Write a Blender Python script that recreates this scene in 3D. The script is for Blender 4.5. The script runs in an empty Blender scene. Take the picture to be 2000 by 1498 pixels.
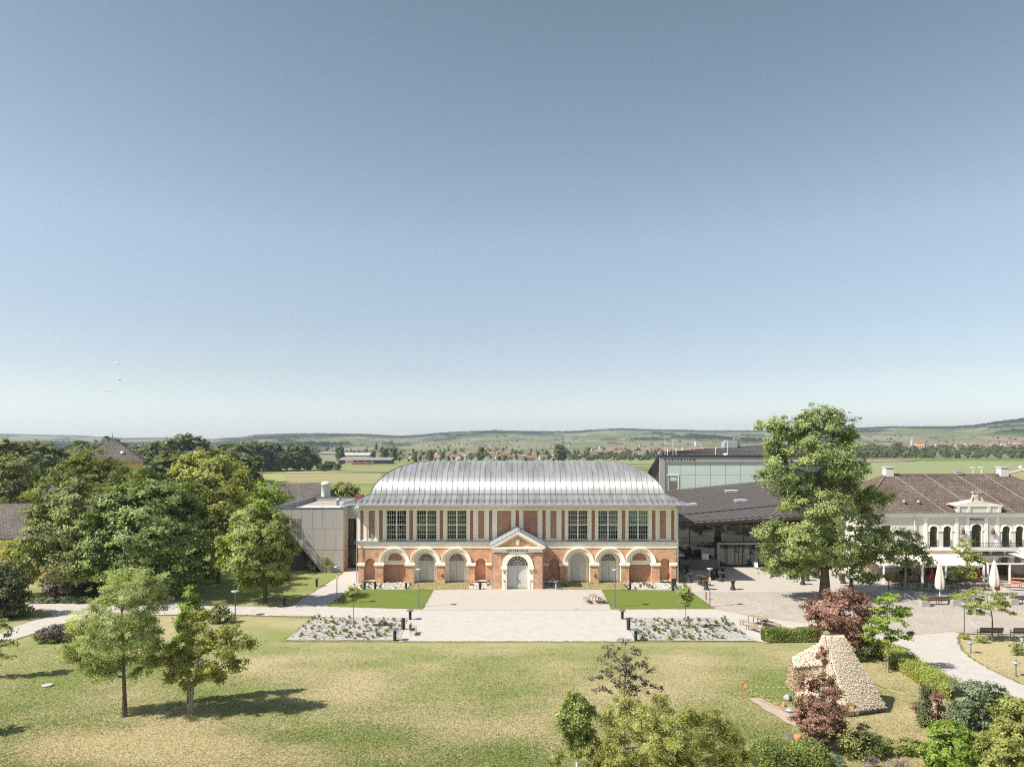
import bpy, math, random
import numpy as np
from mathutils import Vector
# ------------------------------------------------------------------ camera, sky, sun, exposure
F = 1390.0; CAMH = 17.3; HOR = 868.0
SC = bpy.context.scene
cam_d = bpy.data.cameras.new("camera"); cam = bpy.data.objects.new("camera", cam_d)
SC.collection.objects.link(cam); SC.camera = cam
cam.location = (0, 0, CAMH); cam.rotation_euler = (math.radians(90), 0, 0)
cam_d.sensor_width = 36; cam_d.lens = 36*F/2000.0; cam_d.shift_y = (HOR-749)/2000.0
cam_d.clip_start = 0.5; cam_d.clip_end = 60000
SUN_EL = 46.5; SUN = Vector((-0.94, -0.34, 0)).normalized()*math.cos(math.radians(SUN_EL)) + Vector((0, 0, math.sin(math.radians(SUN_EL))))
W = bpy.data.worlds.new("World"); SC.world = W; W.use_nodes = True
nt = W.node_tree; bg = nt.nodes['Background']
sky = nt.nodes.new('ShaderNodeTexSky'); sky.sky_type = 'NISHITA'; sky.sun_disc = False
sky.sun_elevation = math.radians(SUN_EL); sky.sun_rotation = math.radians(250)
sky.altitude = 200; sky.air_density = 1.0; sky.dust_density = 0.8; sky.ozone_density = 1.0
hs = nt.nodes.new('ShaderNodeHueSaturation'); hs.inputs['Saturation'].default_value = 0.72
nt.links.new(sky.outputs[0], hs.inputs['Color'])
# the sky's own brightness by height above the horizon (a clear, slightly milky sky)
wtc = nt.nodes.new('ShaderNodeTexCoord'); wsp = nt.nodes.new('ShaderNodeSeparateXYZ'); nt.links.new(wtc.outputs['Generated'], wsp.inputs[0])
wrp = nt.nodes.new('ShaderNodeValToRGB'); we = wrp.color_ramp.elements; we[0].position = 0.0; we[0].color = (0.63, 0.635, 0.655, 1); we[1].position = 1.0; we[1].color = (0.66, 0.66, 0.66, 1)
for p_, c_ in ((0.04, (.63, .635, .65, 1)), (0.10, (.53, .53, .53, 1)), (0.16, (.51, .525, .525, 1)), (0.27, (.56, .59, .58, 1)), (0.53, (.42, .47, .455, 1)), (0.72, (.62, .63, .62, 1))): q_ = we.new(p_); q_.color = c_
nt.links.new(wsp.outputs[2], wrp.inputs[0]); wmx = nt.nodes.new('ShaderNodeMixRGB'); wmx.blend_type = 'MULTIPLY'; wmx.inputs[0].default_value = 1
nt.links.new(hs.outputs[0], wmx.inputs[1]); nt.links.new(wrp.outputs[0], wmx.inputs[2]); nt.links.new(wmx.outputs[0], bg.inputs[0])
bg.inputs[1].default_value = 0.13
sun_d = bpy.data.lights.new("sun", 'SUN'); sun_d.energy = 4.2; sun_d.angle = math.radians(0.5); sun_d.color = (1.0, 0.93, 0.84)
sun_o = bpy.data.objects.new("sun", sun_d); SC.collection.objects.link(sun_o)
sun_o.rotation_euler = SUN.to_track_quat('Z', 'Y').to_euler()
SC.view_settings.view_transform = 'Standard'; SC.view_settings.look = 'None'
SC.view_settings.exposure = 1.0; SC.view_settings.gamma = 1.0; SC.view_settings.use_curve_mapping = False
SC.cycles.use_denoising = False; SC.cycles.filter_width = 1.15; SC.cycles.sample_clamp_indirect = 4; SC.cycles.max_bounces = 7; SC.cycles.diffuse_bounces = 3; SC.cycles.glossy_bounces = 3
SC.cycles.transmission_bounces = 4; SC.cycles.transparent_max_bounces = 12; SC.cycles.volume_bounces = 0

# ------------------------------------------------------------------ helpers
rnd = random.Random(7); NR = np.random.default_rng(11)
def gnd(px, py, z=0.0):
    Y = F*(CAMH-z)/(py-HOR); return ((px-1000)*Y/F, Y, z)
def at(px, py, Y):
    return ((px-1000)*Y/F, Y, CAMH+(HOR-py)*Y/F)
def link(o): SC.collection.objects.link(o); return o
def tagit(o, label=None, cat=None, group=None, kind=None):
    if label: o["label"] = label
    if cat: o["category"] = cat
    if group: o["group"] = group
    if kind: o["kind"] = kind
    return o
def thing(name, label, cat, loc=(0, 0, 0), group=None):
    o = bpy.data.objects.new(name, None); link(o); o.location = loc; o.empty_display_size = 0.3
    return tagit(o, label, cat, group)
def wloc(o):
    v = Vector((0, 0, 0))
    while o is not None: v = v + o.location; o = o.parent
    return v
def copy_tree(o, parent=None):
    c = o.copy(); link(c)
    if parent is not None: c.parent = parent
    for ch in [x for x in o.children]: copy_tree(ch, c)
    return c
def place(o, loc, rz=0, s=1.0, label=None, group=None):
    c = copy_tree(o); c.location = loc; c.rotation_euler = (0, 0, rz)
    c.scale = (s, s, s) if not hasattr(s, '__len__') else s
    if label: c["label"] = label
    if group: c["group"] = group
    return c

class MB:
    def __init__(self): self.v = []; self.f = []; self.m = []; self.s = []
    def add(self, vs, fs, mi=0, smooth=False):
        b = len(self.v); self.v += [tuple(p) for p in vs]
        for f in fs: self.f.append([b+i for i in f]); self.m.append(mi); self.s.append(smooth)
        return self
    def box(self, x0, x1, y0, y1, z0, z1, mi=0):
        return self.add([(x0,y0,z0),(x1,y0,z0),(x1,y1,z0),(x0,y1,z0),(x0,y0,z1),(x1,y0,z1),(x1,y1,z1),(x0,y1,z1)],
            [(0,3,2,1),(4,5,6,7),(0,1,5,4),(1,2,6,5),(2,3,7,6),(3,0,4,7)], mi)
    def obox(self, c, u, v, w, hu, hv, hw, mi=0):
        c, u, v, w = Vector(c), Vector(u).normalized()*hu, Vector(v).normalized()*hv, Vector(w).normalized()*hw
        P = [c+a*u+b*v+d*w for d in (-1, 1) for a, b in ((-1,-1),(1,-1),(1,1),(-1,1))]
        return self.add(P, [(0,3,2,1),(4,5,6,7),(0,1,5,4),(1,2,6,5),(2,3,7,6),(3,0,4,7)], mi)
    def quad(self, a, b, c, d, mi=0, smooth=False): return self.add([a,b,c,d], [(0,1,2,3)], mi, smooth)
    def prism(self, poly, y0, y1, mi=0, axis='y'):
        n = len(poly)
        def P(p, t): return (p[0], t, p[1]) if axis == 'y' else ((t, p[0], p[1]) if axis == 'x' else (p[0], p[1], t))
        vs = [P(p, y0) for p in poly]+[P(p, y1) for p in poly]
        return self.add(vs, [tuple(range(n))[::-1], tuple(range(n, 2*n))]+[(i, (i+1) % n, n+(i+1) % n, n+i) for i in range(n)], mi)
    def tube(self, pts, rs, n=8, mi=0, cap=True):
        pts = [Vector(p) for p in pts]
        if not hasattr(rs, '__len__'): rs = [rs]*len(pts)
        vs = []; m = len(pts)
        for i, p in enumerate(pts):
            t = (pts[min(i+1, m-1)]-pts[max(i-1, 0)])
            t = t.normalized() if t.length > 1e-9 else Vector((0, 0, 1))
            a = Vector((1, 0, 0)) if abs(t.x) < 0.8 else Vector((0, 1, 0))
            u = t.cross(a).normalized(); w = t.cross(u)
            for k in range(n):
                an = 2*math.pi*k/n; vs.append(p+(u*math.cos(an)+w*math.sin(an))*rs[i])
        fs = [(i*n+k, i*n+(k+1) % n, (i+1)*n+(k+1) % n, (i+1)*n+k) for i in range(m-1) for k in range(n)]
        self.add(vs, fs, mi, True)
        if cap: self.add(vs[:n], [tuple(range(n))[::-1]], mi); self.add(vs[-n:], [tuple(range(n))], mi)
        return self
    def lathe(self, c, prof, n=16, mi=0, sx=1.0, sy=1.0, fold=0.0, nf=6):
        vs = []
        for r, z in prof:
            for k in range(n):
                a = 2*math.pi*k/n; rr = r*(1+fold*math.cos(nf*a)); vs.append((c[0]+rr*math.cos(a)*sx, c[1]+rr*math.sin(a)*sy, c[2]+z))
        m = len(prof)
        fs = [(i*n+k, i*n+(k+1) % n, (i+1)*n+(k+1) % n, (i+1)*n+k) for i in range(m-1) for k in range(n)]
        self.add(vs, fs, mi, True)
        self.add(vs[:n], [tuple(range(n))[::-1]], mi); self.add(vs[-n:], [tuple(range(n))], mi)
        return self
    def ring(self, cx, z, r0, r1, y0, y1, n=20, a0=0.0, a1=math.pi, mi=0, yo=None):
        # arch band between radii r0<r1, front y0, back y1
        vs = []
        for i in range(n+1):
            a = a0+(a1-a0)*i/n; c, s = math.cos(a), math.sin(a)
            vs += [(cx+r0*c, y0, z+r0*s), (cx+r1*c, y0 if yo is None else yo, z+r1*s), (cx+r1*c, y1, z+r1*s), (cx+r0*c, y1, z+r0*s)]
        fs = []
        for i in range(n):
            b = 4*i
            for k in range(4): fs.append((b+k, b+(k+1) % 4, b+4+(k+1) % 4, b+4+k))
        fs += [(0,1,2,3), (4*n+3,4*n+2,4*n+1,4*n)]
        return self.add(vs, fs, mi)
    def spandrel(self, cx, r, zs, ztop, y0, y1, n=20, mi=0, mi_in=None):
        # wall above an arched opening: front face, intrados of depth y1-y0
        mi_in = mi if mi_in is None else mi_in
        for i in range(n):
            a, b = math.pi*i/n, math.pi*(i+1)/n
            xa, za, xb, zb = cx+r*math.cos(a), zs+r*math.sin(a), cx+r*math.cos(b), zs+r*math.sin(b)
            self.quad((xb, y0, zb), (xa, y0, za), (xa, y0, ztop), (xb, y0, ztop), mi)
            self.quad((xa, y0, za), (xb, y0, zb), (xb, y1, zb), (xa, y1, za), mi_in)
        return self
    def disc(self, cx, z, r, y, n=20, a0=0, a1=math.pi, mi=0):
        vs = [(cx, y, z)]+[(cx+r*math.cos(a0+(a1-a0)*i/n), y, z+r*math.sin(a0+(a1-a0)*i/n)) for i in range(n+1)]
        return self.add(vs, [(0, i+1, i+2) for i in range(n)], mi)
    def build(self, name, mats, parent=None, label=None, bevel=0):
        if not isinstance(mats, (list, tuple)): mats = [mats]
        off = wloc(parent) if parent is not None else Vector((0, 0, 0))
        me = bpy.data.meshes.new(name)
        me.from_pydata([(x-off.x, y-off.y, z-off.z) for x, y, z in self.v], [], self.f)
        for m in mats: me.materials.append(m)
        me.polygons.foreach_set('material_index', self.m); me.polygons.foreach_set('use_smooth', self.s); me.update()
        o = link(bpy.data.objects.new(name, me))
        if parent is not None: o.parent = parent
        if label: o["label"] = label
        if bevel:
            b = o.modifiers.new('bevel', 'BEVEL'); b.width = bevel; b.segments = 2; b.limit_method = 'ANGLE'
        return o
def text_obj(name, s, size, x, y, z, mat, parent, spacing=1.0, depth=0.03, label=None, width=None):
    cu = bpy.data.curves.new(name, 'FONT'); cu.body = s; cu.size = size; cu.align_x = 'CENTER'; cu.align_y = 'CENTER'
    cu.extrude = depth; cu.offset = size*.02; cu.space_character = spacing
    t = bpy.data.objects.new(name, cu); link(t)
    bpy.context.view_layer.update()
    me = bpy.data.meshes.new_from_object(t.evaluated_get(bpy.context.evaluated_depsgraph_get()))
    bpy.data.objects.remove(t); me.materials.clear(); me.materials.append(mat)
    co = np.empty(len(me.vertices)*3); me.vertices.foreach_get('co', co); co = co.reshape(-1, 3)
    if width: co[:, 0] *= width/(co[:, 0].max()-co[:, 0].min())
    off = wloc(parent)
    n = np.stack([co[:, 0]+x-off.x, -co[:, 2]+y-off.y, co[:, 1]+z-off.z], 1); me.vertices.foreach_set('co', n.ravel().astype(np.float32)); me.update()
    o = link(bpy.data.objects.new(name, me)); o.parent = parent
    return o

# ------------------------------------------------------------------ materials
def srgb(r, g, b, k=1.0):
    f = lambda c: ((c/255+0.055)/1.055)**2.4 if c > 10 else c/255/12.92
    return (f(r)*k, f(g)*k, f(b)*k, 1)
def mat(name, col, rough=0.8, metal=0.0, var=0.12, scale=1.0, bump=0.0, spec=0.3, col2=None, detail=6, stretch=None, bscale=None, coord='Object'):
    m = bpy.data.materials.new(name); m.use_nodes = True; n = m.node_tree; b = n.nodes['Principled BSDF']
    b.inputs['Roughness'].default_value = rough; b.inputs['Metallic'].default_value = metal; b.inputs['Specular IOR Level'].default_value = spec
    tc = n.nodes.new('ShaderNodeTexCoord'); mp = n.nodes.new('ShaderNodeMapping'); n.links.new(tc.outputs[coord], mp.inputs[0])
    if stretch: mp.inputs['Scale'].default_value = stretch
    nz = n.nodes.new('ShaderNodeTexNoise'); nz.inputs['Scale'].default_value = scale; nz.inputs['Detail'].default_value = detail
    nz.inputs['Roughness'].default_value = 0.65; n.links.new(mp.outputs[0], nz.inputs['Vector'])
    rp = n.nodes.new('ShaderNodeValToRGB'); rp.color_ramp.elements[0].position = 0.3; rp.color_ramp.elements[1].position = 0.7
    c = Vector(col[:3]); c2 = Vector(col2[:3]) if col2 else c*(1+var)
    c1 = c if col2 else c*(1-var)
    rp.color_ramp.elements[0].color = (*c1, 1); rp.color_ramp.elements[1].color = (*c2, 1)
    n.links.new(nz.outputs[0], rp.inputs[0]); n.links.new(rp.outputs[0], b.inputs['Base Color'])
    if bump:
        n2 = n.nodes.new('ShaderNodeTexNoise'); n2.inputs['Scale'].default_value = bscale or scale*6; n2.inputs['Detail'].default_value = 4
        n.links.new(mp.outputs[0], n2.inputs['Vector'])
        bp = n.nodes.new('ShaderNodeBump'); bp.inputs['Strength'].default_value = min(1, bump); bp.inputs['Distance'].default_value = 0.05
        n.links.new(n2.outputs[0], bp.inputs['Height']); n.links.new(bp.outputs[0], b.inputs['Normal'])
    return m
def nd(m): return m.node_tree.nodes, m.node_tree.links, m.node_tree.nodes['Principled BSDF']
def brick_mat(name, c1, c2, mortar, bw=0.25, rh=0.085, ms=0.012, blotch=0.36):
    m = bpy.data.materials.new(name); m.use_nodes = True; N, L, B = nd(m); B.inputs['Roughness'].default_value = 0.9; B.inputs['Specular IOR Level'].default_value = 0.15
    tc = N.new('ShaderNodeTexCoord'); sp = N.new('ShaderNodeSeparateXYZ'); L.new(tc.outputs['Object'], sp.inputs[0])
    ad = N.new('ShaderNodeMath'); ad.operation = 'ADD'; L.new(sp.outputs[0], ad.inputs[0]); L.new(sp.outputs[1], ad.inputs[1])
    cb = N.new('ShaderNodeCombineXYZ'); L.new(ad.outputs[0], cb.inputs[0]); L.new(sp.outputs[2], cb.inputs[1])
    br = N.new('ShaderNodeTexBrick'); L.new(cb.outputs[0], br.inputs['Vector'])
    br.inputs['Color1'].default_value = c1; br.inputs['Color2'].default_value = c2; br.inputs['Mortar'].default_value = mortar
    br.inputs['Scale'].default_value = 1; br.inputs['Brick Width'].default_value = bw; br.inputs['Row Height'].default_value = rh; br.inputs['Mortar Size'].default_value = ms
    nz = N.new('ShaderNodeTexNoise'); nz.inputs['Scale'].default_value = 1.3; nz.inputs['Detail'].default_value = 8; nz.inputs['Roughness'].default_value = 0.7; L.new(tc.outputs['Object'], nz.inputs['Vector'])
    mr = N.new('ShaderNodeMapRange'); L.new(nz.outputs[0], mr.inputs[0]); mr.inputs[1].default_value = 0.3; mr.inputs[2].default_value = 0.7; mr.inputs[3].default_value = 1-blotch; mr.inputs[4].default_value = 1+blotch
    mx = N.new('ShaderNodeVectorMath'); mx.operation = 'SCALE'; L.new(br.outputs[0], mx.inputs[0]); L.new(mr.outputs[0], mx.inputs['Scale'])
    L.new(mx.outputs[0], B.inputs['Base Color'])
    bp = N.new('ShaderNodeBump'); bp.inputs['Strength'].default_value = 0.3; bp.inputs['Distance'].default_value = 0.02; L.new(br.outputs['Fac'], bp.inputs['Height']); bp.invert = True
    L.new(bp.outputs[0], B.inputs['Normal'])
    return m
def glass_mat(name, tint=(0.75, 0.82, 0.8, 1), boost=1.6):
    m = bpy.data.materials.new(name); m.use_nodes = True; N = m.node_tree.nodes; L = m.node_tree.links
    N.remove(N['Principled BSDF']); out = N['Material Output']
    g = N.new('ShaderNodeBsdfGlossy'); g.inputs['Roughness'].default_value = 0.02; t = N.new('ShaderNodeBsdfTransparent'); t.inputs[0].default_value = tint
    fr = N.new('ShaderNodeFresnel'); fr.inputs[0].default_value = 1.5
    mu = N.new('ShaderNodeMath'); mu.operation = 'MULTIPLY_ADD'; mu.inputs[1].default_value = boost; mu.inputs[2].default_value = 0.05; mu.use_clamp = True; L.new(fr.outputs[0], mu.inputs[0])
    nz = N.new('ShaderNodeTexNoise'); nz.inputs['Scale'].default_value = 0.7; bp = N.new('ShaderNodeBump'); bp.inputs['Strength'].default_value = 0.06; L.new(nz.outputs[0], bp.inputs['Height']); L.new(bp.outputs[0], g.inputs['Normal'])
    mx = N.new('ShaderNodeMixShader'); L.new(mu.outputs[0], mx.inputs[0]); L.new(t.outputs[0], mx.inputs[1]); L.new(g.outputs[0], mx.inputs[2]); L.new(mx.outputs[0], out.inputs[0])
    return m
def leaf_mat(name, dark, light, trans=0.35, rough=0.6):
    m = bpy.data.materials.new(name); m.use_nodes = True; N, L, B = nd(m); out = N['Material Output']
    at_ = N.new('ShaderNodeAttribute'); at_.attribute_name = 'tint'
    rp = N.new('ShaderNodeValToRGB'); rp.color_ramp.elements[0].color = dark; rp.color_ramp.elements[1].color = light; L.new(at_.outputs['Fac'], rp.inputs[0])
    L.new(rp.outputs[0], B.inputs['Base Color']); B.inputs['Roughness'].default_value = rough; B.inputs['Specular IOR Level'].default_value = 0.25
    tr = N.new('ShaderNodeBsdfTranslucent'); hv = N.new('ShaderNodeMixRGB'); hv.blend_type = 'MULTIPLY'; hv.inputs[0].default_value = 1; hv.inputs[2].default_value = (1.25, 1.35, 0.55, 1)
    L.new(rp.outputs[0], hv.inputs[1]); L.new(hv.outputs[0], tr.inputs[0])
    mx = N.new('ShaderNodeMixShader'); mx.inputs[0].default_value = trans; L.new(B.outputs[0], mx.inputs[1]); L.new(tr.outputs[0], mx.inputs[2]); L.new(mx.outputs[0], out.inputs[0])
    return m
M = {}
M['brick'] = brick_mat('brick', srgb(202, 154, 119), srgb(186, 132, 98), srgb(204, 176, 150))
M['brick_up'] = brick_mat('brick_upper', srgb(176, 130, 106), srgb(160, 111, 89), srgb(178, 150, 128), blotch=0.18)
M['cream'] = mat('cream_plaster', srgb(238, 229, 212), 0.85, var=0.075, scale=1.4, stretch=(1, 1, .3), detail=8)
M['door'] = mat('grey_door_paint', srgb(196, 194, 190), 0.55, var=0.04, scale=2)
M['white'] = mat('white_paint', srgb(232, 230, 224), 0.6, var=0.04)
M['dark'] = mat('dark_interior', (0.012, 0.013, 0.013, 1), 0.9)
M['black'] = mat('black_metal', (0.03, 0.032, 0.034, 1), 0.55, var=0.2)
M['steel'] = mat('grey_steel', (0.16, 0.17, 0.18, 1), 0.4, 0.3)
M['zinc'] = mat('zinc_sheet', srgb(168, 176, 184), 0.5, 0.5, var=0.1)
M['glass'] = glass_mat('window_glass')
M['curtain'] = mat('sheer_blind', srgb(190, 205, 190), 0.9, var=0.1, scale=0.8, stretch=(3, 3, 0.4))
M['blind'] = mat('grey_blind', srgb(150, 155, 158), 0.9, var=0.08)
M['bark'] = mat('bark', (0.13, 0.10, 0.075, 1), 0.95, var=0.35, scale=3, stretch=(3, 3, 0.6), bump=0.6)
M['bark_pale'] = mat('pale_bark', (0.28, 0.22, 0.16, 1), 0.95, var=0.25, scale=3)
M['wood'] = mat('weathered_wood', srgb(150, 132, 112), 0.8, var=0.2, scale=2, stretch=(1, 8, 1))
M['wood_dark'] = mat('brown_wood', (0.10, 0.065, 0.045, 1), 0.75, var=0.25, scale=2)
M['stone_cream'] = mat('old_white_plaster', srgb(228, 222, 214, .8), 0.9, var=0.07, scale=0.6)
M['ochre'] = mat('ochre_plaster', srgb(222, 190, 140), 0.9, var=0.1)
M['terracotta'] = mat('terracotta', srgb(196, 128, 96), 0.85, var=0.1)
# weathered roofing sheet: streaks of differing gloss and grey
def metal_roof(name, ca, cb, r0, r1, metal):
    m = bpy.data.materials.new(name); m.use_nodes = True; N, L, B = nd(m); B.inputs['Metallic'].default_value = metal
    tc = N.new('ShaderNodeTexCoord')
    nz = N.new('ShaderNodeTexNoise'); mp = N.new('ShaderNodeMapping'); mp.inputs['Scale'].default_value = (2.2, 0.22, 0.3); L.new(tc.outputs['Object'], mp.inputs[0]); L.new(mp.outputs[0], nz.inputs['Vector'])
    nz.inputs['Scale'].default_value = 1.0; nz.inputs['Detail'].default_value = 8; nz.inputs['Roughness'].default_value = 0.65
    # each sheet between two seams has its own tone
    sp = N.new('ShaderNodeSeparateXYZ'); L.new(tc.outputs['Object'], sp.inputs[0])
    dv = N.new('ShaderNodeMath'); dv.operation = 'MULTIPLY'; dv.inputs[1].default_value = 1/0.69; L.new(sp.outputs[0], dv.inputs[0])
    fl = N.new('ShaderNodeMath'); fl.operation = 'FLOOR'; L.new(dv.outputs[0], fl.inputs[0])
    sz = N.new('ShaderNodeMath'); sz.operation = 'MULTIPLY'; sz.inputs[1].default_value = 0.8; L.new(sp.outputs[2], sz.inputs[0])
    fz = N.new('ShaderNodeMath'); fz.operation = 'FLOOR'; L.new(sz.outputs[0], fz.inputs[0])
    cb_ = N.new('ShaderNodeCombineXYZ'); L.new(fl.outputs[0], cb_.inputs[0]); L.new(fz.outputs[0], cb_.inputs[1])
    wn = N.new('ShaderNodeTexWhiteNoise'); wn.noise_dimensions = '2D'; L.new(cb_.outputs[0], wn.inputs['Vector'])
    ad = N.new('ShaderNodeMath'); ad.operation = 'MULTIPLY_ADD'; ad.inputs[1].default_value = 0.16; L.new(wn.outputs[0], ad.inputs[0]); L.new(nz.outputs[0], ad.inputs[2])
    rp = N.new('ShaderNodeValToRGB'); rp.color_ramp.elements[0].position = 0.4; rp.color_ramp.elements[1].position = 0.75; rp.color_ramp.elements[0].color = ca; rp.color_ramp.elements[1].color = cb
    L.new(ad.outputs[0], rp.inputs[0]); L.new(rp.outputs[0], B.inputs['Base Color'])
    B.inputs['Anisotropic'].default_value = 0.85; tg = N.new('ShaderNodeCombineXYZ'); tg.inputs[0].default_value = 1; L.new(tg.outputs[0], B.inputs['Tangent'])
    mr = N.new('ShaderNodeMapRange'); mr.inputs[1].default_value = 0.4; mr.inputs[2].default_value = 0.75; mr.inputs[3].default_value = r0; mr.inputs[4].default_value = r1; L.new(ad.outputs[0], mr.inputs[0]); L.new(mr.outputs[0], B.inputs['Roughness'])
    bp = N.new('ShaderNodeBump'); bp.inputs['Strength'].default_value = 0.12; bp.inputs['Distance'].default_value = 0.1; L.new(nz.outputs[0], bp.inputs['Height']); L.new(bp.outputs[0], B.inputs['Normal'])
    return m
M['roof'] = metal_roof('standing_seam_zinc', (0.30, 0.30, 0.295, 1), (0.56, 0.55, 0.54, 1), 0.54, 0.36, 0.6)
M['seam'] = mat('seam_grey_zinc', (0.20, 0.20, 0.20, 1), 0.6, 0.4)  # darker grey for the raised seams and snow guards
M['roof_dark'] = mat('dark_seam_roof', srgb(104, 98, 95), 0.5, 0.25, var=0.15, scale=0.7)
def tile_roof(name, c1, c2, light, rh=0.32):
    m = bpy.data.materials.new(name); m.use_nodes = True; N, L, B = nd(m); B.inputs['Roughness'].default_value = 0.9; B.inputs['Specular IOR Level'].default_value = 0.1
    tc = N.new('ShaderNodeTexCoord'); br = N.new('ShaderNodeTexBrick'); mp = N.new('ShaderNodeMapping'); L.new(tc.outputs['Object'], mp.inputs[0]); L.new(mp.outputs[0], br.inputs['Vector'])
    br.inputs['Scale'].default_value = 1; br.inputs['Brick Width'].default_value = 0.4; br.inputs['Row Height'].default_value = rh; br.inputs['Mortar Size'].default_value = 0.035; br.inputs['Mortar Smooth'].default_value = 0.6
    br.inputs['Color1'].default_value = c1; br.inputs['Color2'].default_value = c2; br.inputs['Mortar'].default_value = (c1[0]*.45, c1[1]*.45, c1[2]*.45, 1)
    nz = N.new('ShaderNodeTexNoise'); nz.inputs['Scale'].default_value = 2.6; nz.inputs['Detail'].default_value = 5; nz.inputs['Roughness'].default_value = 0.8; L.new(tc.outputs['Object'], nz.inputs['Vector'])
    rp = N.new('ShaderNodeValToRGB'); rp.color_ramp.elements[0].position = 0.60; rp.color_ramp.elements[1].position = 0.68; L.new(nz.outputs[0], rp.inputs[0])
    mx = N.new('ShaderNodeMixRGB'); L.new(rp.outputs[0], mx.inputs[0]); L.new(br.outputs[0], mx.inputs[1]); mx.inputs[2].default_value = light
    n2 = N.new('ShaderNodeTexNoise'); n2.inputs['Scale'].default_value = 0.35; n2.inputs['Detail'].default_value = 4; L.new(tc.outputs['Object'], n2.inputs['Vector'])
    mr = N.new('ShaderNodeMapRange'); mr.inputs[1].default_value = .3; mr.inputs[2].default_value = .7; mr.inputs[3].default_value = .8; mr.inputs[4].default_value = 1.2; L.new(n2.outputs[0], mr.inputs[0])
    sc = N.new('ShaderNodeVectorMath'); sc.operation = 'SCALE'; L.new(mx.outputs[0], sc.inputs[0]); L.new(mr.outputs[0], sc.inputs['Scale']); L.new(sc.outputs[0], B.inputs['Base Color'])
    bp = N.new('ShaderNodeBump'); bp.invert = True; bp.inputs['Strength'].default_value = 0.6; bp.inputs['Distance'].default_value = 0.04; L.new(br.outputs['Fac'], bp.inputs['Height']); L.new(bp.outputs[0], B.inputs['Normal'])
    return m
M['tiles'] = tile_roof('old_clay_tiles', srgb(112, 99, 90), srgb(92, 80, 73), srgb(180, 170, 152))
M['tiles_grey'] = tile_roof('grey_shingles', srgb(112, 107, 102), srgb(92, 88, 84), srgb(130, 124, 115))
M['tiles_red'] = mat('red_tiles', srgb(196, 134, 106), 0.9, var=0.15)
M['slate_band'] = mat('grey_cladding', srgb(160, 157, 153), 0.7, var=0.05, scale=0.5)
M['pale_leaf_stone'] = mat('white_stone', srgb(236, 234, 226, .6), 0.9, var=0.08)

# ------------------------------------------------------------------ ground and paving
def lattice(seed, n=64): return np.random.default_rng(seed).random((n, n))
LAT = [lattice(s) for s in range(6)]
def vnoise(x, y, k=0):
    L_ = LAT[k]; n = L_.shape[0]
    xi, yi = np.floor(x).astype(int), np.floor(y).astype(int); fx, fy = x-xi, y-yi
    fx, fy = fx*fx*(3-2*fx), fy*fy*(3-2*fy)
    g = lambda a, b: L_[a % n, b % n]
    return (g(xi, yi)*(1-fx)+g(xi+1, yi)*fx)*(1-fy)+(g(xi, yi+1)*(1-fx)+g(xi+1, yi+1)*fx)*fy
def fbm(x, y, o=4, k=0):
    t = 0; a = 1; s = 0
    for i in range(o): t = t+a*vnoise(x*2**i+i*17.3, y*2**i+i*5.1, (k+i) % 6); s += a; a *= 0.55
    return t/s
def grid_obj(name, X, Y, Z, m, attr=None, parent=None, smooth=True):
    r, c = X.shape; co = np.stack([X, Y, Z], -1).reshape(-1, 3).astype(np.float32)
    idx = np.arange(r*c).reshape(r, c); q = np.stack([idx[:-1, :-1], idx[:-1, 1:], idx[1:, 1:], idx[1:, :-1]], -1).reshape(-1, 4)
    me = bpy.data.meshes.new(name); fast_mesh(me, co, q)
    if attr is not None:
        for kk, vv in attr.items():
            a = me.attributes.new(kk, 'FLOAT', 'POINT'); a.data.foreach_set('value', vv.reshape(-1).astype(np.float32))
    me.materials.append(m); me.polygons.foreach_set('use_smooth', [smooth]*len(q)); me.update()
    return link(bpy.data.objects.new(name, me))
def fast_mesh(me, co, q):
    k = q.shape[1]; me.vertices.add(len(co)); me.vertices.foreach_set('co', co.astype(np.float32).ravel())
    me.loops.add(q.size); me.loops.foreach_set('vertex_index', q.astype(np.int32).ravel())
    me.polygons.add(len(q)); me.polygons.foreach_set('loop_start', np.arange(0, q.size, k, dtype=np.int32)); me.polygons.foreach_set('loop_total', np.full(len(q), k, np.int32))
    me.update(calc_edges=True)

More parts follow.
